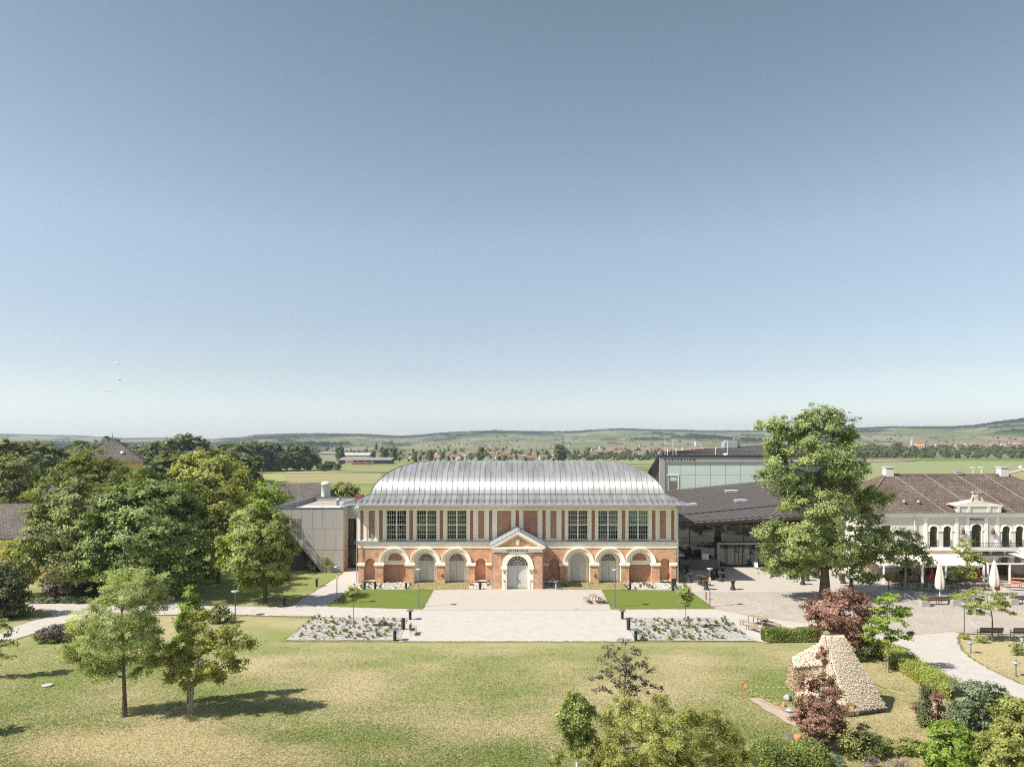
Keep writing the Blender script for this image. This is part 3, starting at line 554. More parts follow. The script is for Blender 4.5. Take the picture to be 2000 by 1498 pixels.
# doors in the open arches
for sgn, idx, glz in ((-1, 0, True), (-1, 1, True), (1, 0, False), (1, 1, True)):
    c = CX+sgn*arches[idx]; d = MB(); y = YF+1.2
    d.box(c-.97, c-.012, y, y+.06, 0.02, 2.5); d.box(c+.012, c+.97, y, y+.06, 0.02, 2.5); d.box(c-.97, c+.97, y-.03, y+.07, 2.5, 2.58)
    d.ring(c, 2.54, .88, .97, y-.03, y+.07)
    if not glz: d.disc(c, 2.54, .9, y+.01)
    for s2 in (-1, 1): d.box(c+s2*.5-.3, c+s2*.5+.3, y-.012, y, 1.35, 2.3); d.box(c+s2*.5-.3, c+s2*.5+.3, y-.012, y, .2, 1.15)
    do = d.build('door', M['door'], hall)
    if glz:
        f = MB()
        for i in range(1, 7): a = math.pi*i/7; f.tube([(c+.2*math.cos(a), y, 2.56+.2*math.sin(a)), (c+.9*math.cos(a), y, 2.56+.9*math.sin(a))], .014, 4)
        f.ring(c, 2.56, .55, .575, y-.01, y+.01, 14); f.ring(c, 2.56, .19, .22, y-.01, y+.01, 10); f.build('fanlight_bars', M['white'], do)
        p = MB(); p.disc(c, 2.56, .9, y+.03); p.build('fanlight_pane', M['glass'], do)
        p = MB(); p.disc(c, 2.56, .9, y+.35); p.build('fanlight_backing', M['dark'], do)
# wall lamps on two piers
for px_ in (864.2, 1162.6):
    l = MB(); xx = (px_-1000)*(YF-.3)/F; zz = CAMH+(HOR-1124)*(YF-.3)/F
    l.box(xx-.05, xx+.05, YF-.34, YF-.28, zz-.2, zz+.2); l.tube([(xx, YF-.3, zz+.05), (xx-.1, YF-.48, zz+.12), (xx+.04, YF-.55, zz-.02)], .03, 6); l.tube([(xx-.16, YF-.45, zz), (xx+.16, YF-.45, zz-.1)], .03, 5)
    l.build('wall_lamp', M['wood_dark'], hall)
# ---- roof
def rect(hx, hy): return hx, hy
RCY = 97.0
prof = [(2.75, 2.55, 9.93), (2.2, 2.05, 10.08), (1.5, 1.4, 10.34), (.75, .7, 10.66), (0, 0, 10.98)]
lv = [(18.7+a, 7.1+b, z) for a, b, z in prof]
vu = [0, .015, .035, .068, .1, .14, .178, .22, .27, .32, .38, .44, .503, .57, .64, .724, .8, .88, .94, 1.0]
vz = np.interp(vu, [0, .03, .068, .1, .178, .25, .32, .41, .503, .61, .724, .86, 1.0], [10.98, 11.5, 12.0, 12.35, 12.98, 13.45, 13.83, 14.17, 14.44, 14.68, 14.87, 15.01, 15.06])
lv2 = [(18.7-7.0*u, 7.1-7.0*u, z) for u, z in zip(vu, vz)]
rf = MB()
for L_ in (lv, lv2):
    for sidek in range(4):
        vs = []
        for hx, hy, z in L_:
            c = [(-hx, -hy), (hx, -hy), (hx, hy), (-hx, hy)]; a, b = c[sidek], c[(sidek+1) % 4]
            vs += [(CX+a[0], RCY+a[1], z), (CX+b[0], RCY+b[1], z)]
        rf.add(vs, [(2*i, 2*i+1, 2*i+3, 2*i+2) for i in range(len(L_)-1)], 0, True)
rf.add([(CX-11.7, RCY-.1, 15.06), (CX+11.7, RCY-.1, 15.06), (CX+11.7, RCY+.1, 15.06), (CX-11.7, RCY+.1, 15.06)], [(0, 1, 2, 3)])
# seams
allv = lv+lv2[1:]
def seam(P, w, h=.04):
    for a, b in zip(P[:-1], P[1:]):
        a, b = Vector(a), Vector(b); d = (b-a)
        if d.length < 1e-4: continue
        side = Vector((1, 0, 0)) if w == 'x' else Vector((0, 1, 0)); nrm = d.cross(side).normalized(); nrm = nrm if nrm.z > 0 else -nrm
        rf.obox((a+b)/2+nrm*h/2, d, side, nrm, d.length/2+.01, .015, h/2, 1)
k = -30
for k in range(-31, 32):
    xx = k*.69
    for sg in (-1, 1):
        P = []
        for i, (hx, hy, z) in enumerate(allv):
            if abs(xx) <= hx: P.append((CX+xx, RCY+sg*hy, z))
            else:
                hx0, hy0, z0 = allv[i-1]; t = (hx0-abs(xx))/(hx0-hx) if hx0 > hx and abs(xx) <= hx0 else None
                if t is not None: P.append((CX+xx, RCY+sg*(hy0+(hy-hy0)*t), z0+(z-z0)*t))
                break
        if len(P) > 1: seam(P, 'x')
for k in range(-14, 15):
    yy = k*.69
    for sg in (-1, 1):
        P = []
        for hx, hy, z in allv:
            if abs(yy) <= hy: P.append((CX+sg*hx, RCY+yy, z))
            else: break
        if len(P) > 1: seam(P, 'y')
for sx_ in (-1, 1):
    for sy_ in (-1, 1): seam([(CX+sx_*hx, RCY+sy_*hy, z+.02) for hx, hy, z in allv], 'x', .06)
for hx_, hy_, z_, r__ in ((18.7, 7.1, 11.02, .05), (15.1, 3.5, 14.43, .03)):
    Pp = [(CX-hx_, RCY-hy_, z_), (CX+hx_, RCY-hy_, z_), (CX+hx_, RCY+hy_, z_), (CX-hx_, RCY+hy_, z_)]
    for k in range(4): rf.tube([Pp[k], Pp[(k+1) % 4]], r__, 5, 1)
roof = rf.build('roof', [M['roof'], M['seam']], hall)
so = MB(); so.box(CX-21.4, CX+21.4, RCY-9.6, RCY+9.6, 9.86, 9.9); so.build('soffit', M['cream'], roof)
gt = MB()
hx, hy = 21.5, 9.7
for a, b in (((-hx, -hy), (hx, -hy)), ((hx, -hy), (hx, hy)), ((hx, hy), (-hx, hy)), ((-hx, hy), (-hx, -hy))): gt.tube([(CX+a[0], RCY+a[1], 9.88), (CX+b[0], RCY+b[1], 9.88)], .075, 8)
gt.build('gutter', M['zinc'], roof)
sg_ = MB()
for row, (hx, hy, z) in enumerate(((20.2, 8.5, 10.34+.03), (20.75, 9.0, 10.17+.03))):
    for zz in (.1,): sg_.tube([(CX-hx, RCY-hy-.0, z+zz), (CX+hx, RCY-hy, z+zz)], .018, 4)
    for k in range(-29, 30):
        if abs(k*.69) < hx: sg_.box(CX+k*.69-.04, CX+k*.69+.04, RCY-hy-.1, RCY-hy+.04, z-.02, z+.14)
sg_.build('snow_guard', M['seam'], roof)
for sgn, pxx in ((-1, 0), (1, 0)):
    d = MB(); xx = CX+sgn*(HW+.12); d.tube([(xx+sgn*.5, YF-1.2, 9.8), (xx+sgn*.35, YF-.3, 9.2), (xx, YF-.3, 8.7), (xx, YF-.3, 0.1)], .065, 8); d.lathe((xx+sgn*.45, YF-1.0, 9.1), [(.12, 0), (.22, .2), (.22, .75), (.1, .8)], 10); d.build('downpipe', M['zinc'], hall)
# ---- portal
YP = 85.1; PW = 2.96; pz = 16.33
po = MB()
DR = 1.3; DS = 2.69
for s2 in (-1, 1):
    xa, xb = sorted((CX+s2*1.93, CX+s2*PW)); po.box(xa, xb, YP, YP+.7, 0, 4.3)
    xa, xb = sorted((CX+s2*(PW-.02), CX+s2*(PW-.42))); po.box(xa, xb, YP+.7, YF, 0, 4.3)
po.spandrel(CX, 1.93, DS-.2, 4.42, YP+.08, YP+.6)
for s2 in (-1, 1):
    xa, xb = sorted((CX+s2*1.93, CX+s2*1.9)); po.box(xa, xb, YP+.08, YP+.6, 0, 2.5)
po.build('portal_brickwork', M['brick'], hall)
pc = MB()
pc.ring(CX, DS, DR, 1.9, YP-.06, YP+.6, 28)
for s2 in (-1, 1):
    xa, xb = sorted((CX+s2*DR, CX+s2*1.9)); pc.box(xa, xb, YP-.04, YP+.6, 0, 2.4); pc.box(xa-.06, xb+.06, YP-.16, YP+.6, 2.4, DS)
pc.box(CX-3.0, CX+3.0, YP-.1, YP+.9, 4.42, 4.86); pc.box(CX-3.15, CX+3.15, YP-.3, YP+.9, 4.86, 5.06)
# raking cornice
ZA, ZB, HH = 7.05, 5.1, 3.25
for s2 in (-1, 1):
    for (h0, h1, yy) in ((0, .34, YP-.32), (.34, .62, YP-.12)):
        P = [(CX, ZA-h0), (CX+s2*HH, ZB+.12-h0), (CX+s2*HH, ZB+.12-h1), (CX, ZA-h1)]
        if h0: P = [(CX, ZA-h0), (CX+s2*(HH-.3), ZB+.29-h0), (CX+s2*(HH-.3), ZB+.29-h1), (CX, ZA-h1)]
        pc.prism(P, yy, YP+.3)
pc.build('portal_stonework', M['cream'], hall)
ty = MB(); ty.prism([(CX-2.7, 5.06), (CX+2.7, 5.06), (CX, 6.6)], YP+.1, YP+.5); ty.build('tympanum', M['brick'], hall)
em = MB(); em.lathe((CX, YP+.08, 5.62), [(.0, -.4), (.2, -.33), (.28, 0), (.2, .33), (0, .4)], 14, sy=.25); em.tube([(CX-.02, YP-.02, 5.3), (CX+.06, YP-.06, 5.55), (CX-.05, YP-.06, 5.8), (CX-.12, YP-.03, 5.7)], [.05, .09, .07, .03], 8); em.build('oval_relief', M['cream'], hall)
pf = MB()
for s2 in (-1, 1):
    a = [(CX, YP-.36, ZA+.02), (CX+s2*(HH+.08), YP-.36, ZB+.1), (CX+s2*(HH+.08), YF+.3, ZB+.1), (CX, YF+.3, ZA+.02)]
    pf.add(a, [(0, 1, 2, 3)]); pf.add([(p[0], p[1], p[2]-.05) for p in a], [(0, 1, 2, 3)]); pf.quad(a[0], a[1], (a[1][0], a[1][1], a[1][2]-.06), (a[0][0], a[0][1], a[0][2]-.06))
    for k in range(6): t = (k+.5)/6; pf.obox((CX+s2*HH*t, (YP+YF)/2, ZA+.04+(ZB+.1-ZA)*t), (0, 1, 0), (s2*HH, 0, ZB-ZA), (0, 0, 1), (YF-YP)/2+.3, .02, .03)
pf.build('portal_roof', M['zinc'], hall)
pb = MB(); pb.box(CX-PW+.42, CX+PW-.42, YP+.95, YF, 4.3, 4.4); pb.build('portal_ceiling', M['cream'], hall)
dd = MB(); y = YP+.45
dd.box(CX-DR, CX-DR+.14, y-.03, y+.1, 0, DS); dd.box(CX+DR-.14, CX+DR, y-.03, y+.1, 0, DS); dd.box(CX-DR, CX+DR, y-.05, y+.1, DS-.02, DS+.09)
for s2 in (-1, 1):
    xa, xb = sorted((CX+s2*.012, CX+s2*(DR-.14))); dd.box(xa, xb, y, y+.07, .02, DS-.02)
    for q in range(9): dd.box(xa+.1, xb-.1, y-.012, y, .2+q*.27, .2+q*.27+.22)
do = dd.build('portal_door', M['door'], hall)
h = MB(); h.tube([(CX-.08, y-.06, .95), (CX-.08, y-.1, 1.15), (CX-.02, y-.06, 1.3)], .02, 6); h.tube([(CX+.08, y-.06, 1.0), (CX+.22, y-.1, .95)], .02, 6); h.build('handle', M['black'], do)
f = MB()
for i in range(1, 8): a = math.pi*i/8; f.tube([(CX+.1*math.cos(a), y, DS+.08+.1*math.sin(a)), (CX+1.26*math.cos(a), y, DS+.06+1.24*math.sin(a))], .018, 4)
for r in (.55, .95): f.ring(CX, DS+.07, r, r+.035, y-.012, y+.012, 22)
f.ring(CX, DS+.07, 1.2, 1.3, y-.02, y+.03, 22); f.build('fanlight_bars', M['white'], do)
p = MB(); p.disc(CX, DS+.07, 1.27, y+.03, 28); p.build('fanlight_pane', M['glass'], do)
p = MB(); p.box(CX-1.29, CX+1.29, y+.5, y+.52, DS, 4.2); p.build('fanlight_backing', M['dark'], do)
for s2 in (-1, 1): xx = CX+s2*1.6; pn = MB(); pn.box(xx-.07, xx+.07, YP-.1, YP-.04, 1.9, 2.15); pn.box(xx-.09, xx+.09, YP-.09, YP-.04, .98, 1.1); pn.build('intercom_panel', M['steel'], hall)
text_obj('lettering', 'REITSCHULE', .36, CX, YP-.12, 4.64, mat('brown_letters', srgb(96, 74, 58, .7)), hall, 1.5, .02, width=2.5)
for s2 in (-1, 1):
    d = MB(); xx = CX+s2*(PW+.07); d.tube([(CX+s2*3.3, YP-.2, 5.0), (CX+s2*3.3, YP-.1, 4.7), (xx, YP+.1, 4.4), (xx, YP+.1, 0.1)], .045, 8); d.build('downpipe', M['zinc'], hall)

# ------------------------------------------------------------------ grey annex left of the hall
ax = thing('annex', 'flat grey panelled box building left of the brick hall', 'building', (-27, 96.6, 0))
AX0, AX1, AY0, AY1, AZ = -32.8, -22.9, 96.6, 117.0, 8.62
pol = [(-32.8, AZ), (-22.9, AZ), (-22.9, 0), (-25.85, 0), (-30.2, 5.4), (-32.8, 5.4)]
w = MB(); w.prism(pol, AY0, AY0+.35)
w.box(AX1-.35, AX1, AY0+.35, AY1, 0, AZ); w.box(AX0, AX0+.35, AY0+.35, AY1, 5.4, AZ); w.box(AX0+.35, AX1-.35, AY1-.35, AY1, 0, AZ)
m = M['slate_band']; N, L, B = nd(m)
w.build('wall', m, ax)
jn = MB()   # joints between the panels
jc = mat('panel_joint', (0.14, 0.13, 0.12, 1), .9)
for zz, offs, ztop in ((5.9, (-31.3, -29.95, -28.55, -27.1, -25.7, -24.3), AZ-.1), (2.95, (-28.3, -26.9, -25.4, -23.9), 5.9), (0, (-25.7, -24.3), 2.95)):
    for xx in offs: jn.box(xx-.02, xx+.02, AY0-.004, AY0, zz, ztop)
for zz, xa in ((5.9, -30.6), (2.95, -28.2)): jn.box(xa, AX1, AY0-.005, AY0, zz-.02, zz+.02)
jn.build('panel_joints', jc, ax)
lo = MB()
for (xa, xb) in ((-29.9, -29.35), (-29.2, -28.65)):
    for (za, zb) in ((6.05, 7.3), (4.4, 5.65)):
        for q in range(14): zz = za+(zb-za)*q/14; lo.box(xa, xb, AY0-.03, AY0-.004, zz, zz+.04)
lo.build('vent_louvre', mat('louvre_grey', srgb(140, 134, 126)), ax)
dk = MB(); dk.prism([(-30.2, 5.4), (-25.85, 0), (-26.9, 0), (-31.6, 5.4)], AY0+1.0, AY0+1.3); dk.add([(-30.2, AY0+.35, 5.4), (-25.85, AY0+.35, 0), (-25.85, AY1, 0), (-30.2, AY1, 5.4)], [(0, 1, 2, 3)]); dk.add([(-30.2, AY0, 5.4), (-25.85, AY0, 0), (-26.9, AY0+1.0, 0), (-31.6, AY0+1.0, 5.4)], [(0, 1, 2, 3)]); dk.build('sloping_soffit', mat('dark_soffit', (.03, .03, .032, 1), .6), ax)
b_ = MB(); b_.box(AX0+1.2, -26.2, AY0+2.2, AY0+2.5, 0, 5.5); b_.build('dark_fill_wall', mat('dark_fill_grey', srgb(96, 92, 88), .9), ax)  # added dark fill closing the gap under the slope, darkness put into its colour
rf = MB(); rf.box(AX0+.35, AX1-.35, AY0+.35, AY1-.35, 7.95, 8.05); rf.build('flat_roof', mat('roof_gravel', srgb(198, 186, 170, .6), .95, var=.15, scale=.4), ax)
cpn = MB(); cpn.box(AX0-.05, AX1+.05, AY0-.06, AY0+.4, AZ, AZ+.1); cpn.box(AX0-.05, AX0+.4, AY0+.4, AY1, AZ, AZ+.1); cpn.box(AX1-.4, AX1+.05, AY0+.4, AY1, AZ, AZ+.1); cpn.box(AX0+.4, AX1-.4, AY1-.4, AY1, AZ, AZ+.1); cpn.build('coping', M['steel'], ax)
for xx in (-28.0, -25.2): sk = MB(); sk.box(xx-1.2, xx+1.2, AY0+1.5, AY0+4.2, 8.05, 8.6); sk.build('rooflight', M['white'], ax)
dct = MB(); dct.tube([(-26.5, 108, 8.05), (-26.5, 108, 8.9), (-26.0, 107.6, 9.0)], .28, 10); dct.box(-25.8, -24.4, 109, 110.5, 8.05, 8.8); dct.build('roof_vent', M['zinc'], ax)
bx = MB(); bx.box(-24.6, -23.5, 112, 113, 8.05, 9.4); bx.build('chimney', mat('red_brick_vent', srgb(150, 84, 66)), ax)
rd = MB(); rd.tube([(-30.6, AY0+5, 8.0), (-30.6, AY0+5, 12.0)], .03, 5); rd.build('lightning_rod', M['zinc'], ax)
# glazed link
lk = thing('glass_link', 'dark glazed entrance link between the grey annex and the brick hall', 'glass link', (-21, 99.5, 0))
b = MB(); LX0, LX1 = -22.88, CX-HW-.02
b.box(LX0, LX1, 99.5, 99.7, 6.95, 8.45); b.box(LX0, LX1, 99.7, 106, 8.2, 8.4); b.build('fascia', M['slate_band'], lk)
b = MB()
for xx in (LX0+.08, (LX0+LX1)/2-.3, LX1-.08): b.box(xx-.06, xx+.06, 99.6, 99.75, 0, 6.95)
for zz in (.05, 2.6, 4.9, 6.85): b.box(LX0, LX1, 99.61, 99.74, zz-.05, zz+.05)
b.build('frame', M['black'], lk)
b = MB(); b.quad((LX0, 99.68, 0), (LX1, 99.68, 0), (LX1, 99.68, 6.9), (LX0, 99.68, 6.9)); b.build('pane', M['glass'], lk)
b = MB(); b.box(LX0, LX1, 105.6, 105.8, 0, 6.9); b.build('back_wall', mat('dim_interior', (.06, .055, .05, 1)), lk)

# ------------------------------------------------------------------ foyer and auditorium right of the hall
fo = thing('foyer', 'low glazed foyer with a dark sloping seamed metal roof beside the brick hall', 'foyer', (30, 101, 0))
FX0, FX1 = CX+HW+.05, 50.0
# roof: front lower edge, fold, rear upper edge
def rz(x, y):   # tilted plane, with a gentle fold
    a = (x-FX0)/(FX1-FX0); front = 6.15+a*1.9; back = 8.6+a*2.9
    t = (y-98.0)/(125.0-98.0); return front+(back-front)*t
r = MB(); nx, ny = 12, 6; vs = []
for j in range(ny+1):
    for i in range(nx+1):
        x = FX0+(FX1-FX0)*i/nx; y = 98.0+27*j/ny-(.0); vs.append((x, y, rz(x, y)))
r.add(vs, [(j*(nx+1)+i, j*(nx+1)+i+1, (j+1)*(nx+1)+i+1, (j+1)*(nx+1)+i) for j in range(ny) for i in range(nx)])
# diagonal seams, running up to the right
dirv = Vector((1.0, 1.15, 0)).normalized()
for k in range(-28, 30):
    x0 = FX0+k*.95; P = []
    for t in np.linspace(0, 45, 46):
        x, y = x0+dirv.x*t, 98.0+dirv.y*t
        if FX0 <= x <= FX1 and y <= 125: P.append((x, y, rz(x, y)+.03))
    if len(P) > 1:
        a, b_ = Vector(P[0]), Vector(P[-1]); r.obox((a+b_)/2, b_-a, (-dirv.y, dirv.x, 0), (0, 0, 1), (b_-a).length/2, .02, .03, 1)
P = [(FX0, 103.6, rz(FX0, 103.6)+.04), (FX1, 106.6, rz(FX1, 106.6)+.04)]; r.tube(P, .09, 6, 1)
P = [(FX0, 99.0, rz(FX0, 99.0)+.04), (FX1, 99.2, rz(FX1, 99.2)+.04)]; r.tube(P, .06, 6, 1)
fr_ = r.build('roof', [M['roof_dark'], mat('roof_seam_dark', srgb(70, 64, 62))], fo)
e = MB(); e.add([(FX0, 97.95, rz(FX0, 98)+.05), (FX1, 97.95, rz(FX1, 98)+.05), (FX1, 98.1, rz(FX1, 98)-.5), (FX0, 98.1, rz(FX0, 98)-.35), (FX0, 101, rz(FX0, 98)-.6), (FX1, 101, rz(FX1, 98)-.6)], [(0, 1, 2, 3), (3, 2, 5, 4)]); e.build('fascia', mat('brown_fascia', srgb(96, 80, 72)), fo)
for (px_, py_, w_, d_) in ((1429, 961, 2.0, 1.6), (1447, 980, 1.9, 1.5), (1350, 987.5, 1.8, 1.5)):
    # sight line to the roof plane
    best = min(((abs(CAMH+(HOR-py_)*Y/F-rz((px_-1000)*Y/F, Y)), Y) for Y in np.arange(98, 125, .1)))[1]; X = (px_-1000)*best/F; zz = rz(X, best)
    s_ = MB(); s_.box(X-w_/2, X+w_/2, best-d_/2, best+d_/2, zz-.1, zz+.35); so_ = s_.build('skylight', M['zinc'], fo)
    s_ = MB(); s_.box(X-w_/2+.15, X+w_/2-.15, best-d_/2+.15, best+d_/2-.15, zz+.352, zz+.36); s_.build('skylight_pane', M['curtain'], so_)
GY_ = 101.0
b = MB(); g = MB()
mull = [FX0+.05, 25.2, 28.95, 32.9, 37.0, 41.0, 45.0, 49.9]
for xx in mull: b.box(xx-.045, xx+.045, GY_-.08, GY_+.1, 0, rz(xx, 98)-.4)
b.box(FX0, FX1, GY_-.07, GY_+.09, 3.33, 3.42)
b.build('frame', M['black'], fo)
for xa, xb in zip(mull[:-1], mull[1:]):
    g = MB(); za, zb = rz(xa, 98)-.45, rz(xb, 98)-.45; g.quad((xa+.05, GY_, 3.42), (xb-.05, GY_, 3.42), (xb-.05, GY_, zb), (xa+.05, GY_, za)); g.build('glass_panel', M['glass'], fo)
for xa, xb in zip(mull[:2], mull[1:3]):
    g = MB(); g.quad((xa+.05, GY_, .1), (xb-.05, GY_, .1), (xb-.05, GY_, 3.33), (xa+.05, GY_, 3.33)); g.build('glass_panel', M['glass'], fo)
d = MB(); DX0, DX1 = 28.95, 40.6
d.box(DX0, DX0+.32, GY_-.7, GY_+.1, 0, 3.2); d.box(DX0, DX1, GY_-.7, GY_+.1, 3.2, 3.45); d.box(DX1-.3, DX1, GY_-.7, GY_+.1, 0, 3.2); d.build('entrance_frame', M['slate_band'], fo)
d = MB()
for i in range(10): xx = DX0+.4+i*1.13; d.box(xx-.05, xx+.05, GY_-.1, GY_, .25, 3.2)
d.box(DX0+.32, DX1-.3, GY_-.12, GY_+.02, 0, .28); dr = d.build('door', M['black'], fo)
g = MB(); g.quad((DX0+.32, GY_-.05, .28), (DX1-.3, GY_-.05, .28), (DX1-.3, GY_-.05, 3.2), (DX0+.32, GY_-.05, 3.2)); g.build('door_pane', M['glass'], dr)
h = MB()
for xx in (32.2, 32.75): h.tube([(xx, GY_-.35, .3), (xx, GY_-.35, 2.2)], .03, 6)
h.build('handle', M['zinc'], dr)
cu = MB()
for i in range(60):
    if i % 11 in (5, 6): continue
    xx = DX0+.5+i*.185; cu.lathe((xx, GY_+.9, 0), [(.11, .3), (.1, 3.1)], 6)
cu.build('curtain', mat('interior_curtain', srgb(190, 182, 170), .9), fo)
iv = MB(); iv.box(FX0+.1, FX1-.1, 112, 112.2, 0, 6.2); iv.box(FX0+.1, FX1-.1, GY_+.2, 112, 0, .04); iv.build('back_wall', mat('dim_hall', (.09, .085, .08, 1)), fo)
iv = MB(); iv.box(FX0+.2, FX1-.1, 106, 106.2, 3.6, 5.4); iv.build('inner_gallery', mat('pale_gallery', srgb(176, 172, 166)), fo)
for xa in (27.4, 36.2): cl = MB(); cl.box(xa, xa+.8, 103, 103.6, 0, 6.3); cl.build('column', M['black'], fo)
# raised terrace block in front of the left bays
tr = MB(); tr.box(23.1, 28.4, 98.0, GY_-.1, 0, 1.35); tagit(tr.build('stone_terrace', mat('dark_stone', srgb(120, 114, 104), .9, var=.25, scale=2)), 'dark stone raised terrace block at the foyer glass beside the hall', 'terrace')
cv = MB(); cv.box(26.4, 27.3, 98.7, 99.3, 1.352, 2.1); tagit(cv.build('white_crate', M['white']), 'small white box standing on the dark stone terrace block', 'box')

au = thing('auditorium', 'tall auditorium block with pale green glass front and dark roof behind the hall', 'auditorium', (40, 125, 0))
Y0a, Y1a = 125.0, 150.0; XL, XR = 25.9, 55.0; ZTa = 15.2
b = MB(); b.box(XL, XR, Y0a-.1, Y0a+.4, 14.2, 15.15); b.box(XL, 26.85, Y0a-.1, Y0a+.4, 0, 14.2); b.build('portal_frame', M['slate_band'], au)
b = MB(); b.box(XL-.1, XR, Y0a-.25, Y0a+.5, 15.15, 15.42); b.build('roof_edge', M['black'], au)
pg = mat('frosted_green_glass', srgb(186, 198, 188, 1.05), 0.12, var=.04, scale=.2, spec=.5)
for i in range(7):
    xa = 26.9+i*2.66; 
    for (za, zb) in ((8.3, 11.95), (12.0, 14.15)):
        g = MB(); g.box(xa+.03, xa+2.63, Y0a+.1, Y0a+.13, za, zb); g.build('glass_panel', pg, au)
b = MB(); b.box(26.85, XR, Y0a+.16, Y0a+.2, 0, 14.2)
for xx in (27.6, 29.0): b.box(xx-.05, xx+.05, Y0a+.04, Y0a+.099, 8.3, 11.9)
b.build('mullion', M['steel'], au)
b = MB(); b.box(27.0, 29.3, Y0a+.0, Y0a+.08, 11.85, 12.0); b.box(29.15, 29.3, Y0a, Y0a+.08, 8.3, 11.85); wf = b.build('door_frame', M['white'], au)
b = MB(); b.box(27.6, 29.0, Y0a+.02, Y0a+.09, 8.3, 10.9); b.build('door', mat('brown_door', srgb(120, 108, 92)), au)
# slanting left side wall
SK = 0.216
b = MB(); b.prism([(XL, ZTa), (XL+.4, ZTa), (XL+.4, 0), (XL-9.0, 0), (XL-1.95, 12.1)], Y0a+.4, Y1a); b.v = [(x+(y-Y0a)*SK, y, z) for x, y, z in b.v]; b.build('side_wall', M['tiles_grey'], au)
b = MB(); P = [(XL, ZTa+.1), (XL-1.95, 12.1), (XL-9, 0)]
for (a, c) in zip(P[:-1], P[1:]):
    b.obox(((a[0]+c[0])/2-.05, Y0a+.3, (a[1]+c[1])/2+.12), (c[0]-a[0], 0, c[1]-a[1]), (0, 1, 0), (c[1]-a[1], 0, a[0]-c[0]), math.dist(a, c)/2, .25, .12)
b.build('verge', M['black'], au)
r = MB()
def az(x, y): return 15.35+max(0, x-XL-(y-Y0a)*.216)/(XR-XL)*(y-Y0a)/25*2.0+(y-Y0a)/25*.35
vs = []
for j in range(5):
    yy = Y0a-.1+25.2*j/4; xl = XL+(yy-Y0a)*SK
    for i in range(11): xx = xl+(XR-xl)*i/10; vs.append((xx, yy, az(xx, yy)))
r.add(vs, [(j*11+i, j*11+i+1, (j+1)*11+i+1, (j+1)*11+i) for j in range(4) for i in range(10)])
for k in range(-30, 34):
    P = []
    for t in np.linspace(0, 50, 51):
        x, y = XL+k*.95+t*.62, Y0a+t*.78
        if XL+(y-Y0a)*SK <= x <= XR and y <= Y1a: P.append((x, y, az(x, y)+.03))
    if len(P) > 2: r.tube([P[0], P[len(P)//2], P[-1]], .03, 4, 1)
r.build('roof', [M['roof_dark'], mat('roof_seam_grey', srgb(74, 70, 68))], au)
b = MB(); b.box(XR-.4, XR, Y0a+.4, Y1a, 0, 15.3); b.box(XL+6, XR-.4, Y1a-.4, Y1a, 0, 15.3); b.build('rear_wall', M['slate_band'], au)
for i, (px_, h_, Yq) in enumerate(((1299, 3.0, 127), (1304, 1.1, 127), (1314.5, 2.8, 127), (1320.5, 1.3, 127), (1397.5, 1.4, 127), (1421, 2.6, 127))):
    X = (px_-1000)*Yq/F; b = MB(); b.tube([(X, Yq, az(X, Yq)), (X, Yq, az(X, Yq)+h_)], .05 if h_ < 2 else .035, 6); b.build('lightning_rod', M['white'], au)
X = (1417-1000)*127.0/F; b = MB(); b.lathe((X, 127, az(X, 127)), [(.5, 0), (.48, .12), (.3, .25), (.02, .3)], 14); b.build('skylight_dome', M['white'], au)
X = (1425-1000)*148/F; b = MB(); b.box(X-1.4, X+1.3, 147, 149, az(X, 148), az(X, 148)+1.2); b.box(X-1.0, X+1.2, 147.1, 148.9, az(X, 148)+1.2, az(X, 148)+1.6); b.build('roof_unit', M['blind'], au)
X = (1440-1000)*149/F; b = MB(); b.box(X-.75, X+.75, 149.2, 149.4, az(X, 149)-.1, az(X, 149)+2.0)
for q in range(-3, 4): b.box(X+q*.22-.02, X+q*.22+.02, 149.15, 149.2, az(X, 149), az(X, 149)+1.9)
b.build('roof_screen', M['blind'], au)
text_obj('lettering', 'Auditorium', .62, (1327.5-1000)*124.8/F, Y0a-.14, CAMH+(HOR-896.8)*124.8/F, mat('dark_letters', srgb(92, 78, 74, .8)), au, 2.1, .02, width=5.4)
# ------------------------------------------------------------------ white restaurant building on the right
rs = thing('restaurant', 'long white restaurant building with arched windows under an old brown tiled hip roof', 'restaurant', (61.4, 94, 0))
RX0, RX1, RY0, RY1, RE, RR = 46.2, 78.4, 94.0, 110.0, 8.35, 13.0
arc = [(49.5-.55, 49.5+.55, 'r', 4.6, 6.6), (73.2-.55, 73.2+.55, 'r', 4.6, 6.6)]
for c, w_, zt in ((55.7, .54, 6.55), (57.5, .54, 6.55), (61.36, .7, 6.8), (65.28, .54, 6.55), (67.05, .54, 6.55)): arc.append((c-w_, c+w_, 'a', 3.75, zt))
arc.sort(); b = MB(); x = RX0
b.box(RX0, RX1, RY0, RY0+.5, 3.3, 3.75)
for xa, xb, k, za, zb in arc:
    b.box(x, xa, RY0, RY0+.5, 3.75, RE)
    if k == 'r': b.box(xa, xb, RY0, RY0+.5, 3.75, za); b.box(xa, xb, RY0, RY0+.5, zb, RE)
    else: b.spandrel((xa+xb)/2, (xb-xa)/2, zb-(xb-xa)/2, RE, RY0, RY0+.4, 14)
    x = xb
b.box(x, RX1, RY0, RY0+.5, 3.75, RE)
b.box(RX0, RX0+.5, RY0+.5, RY1, 0, RE); b.box(RX1-.5, RX1, RY0+.5, RY1, 0, RE); b.box(RX0+.5, RX1-.5, RY1-.5, RY1, 0, RE)
b.build('wall', M['stone_cream'], rs)
b = MB(); x = RX0
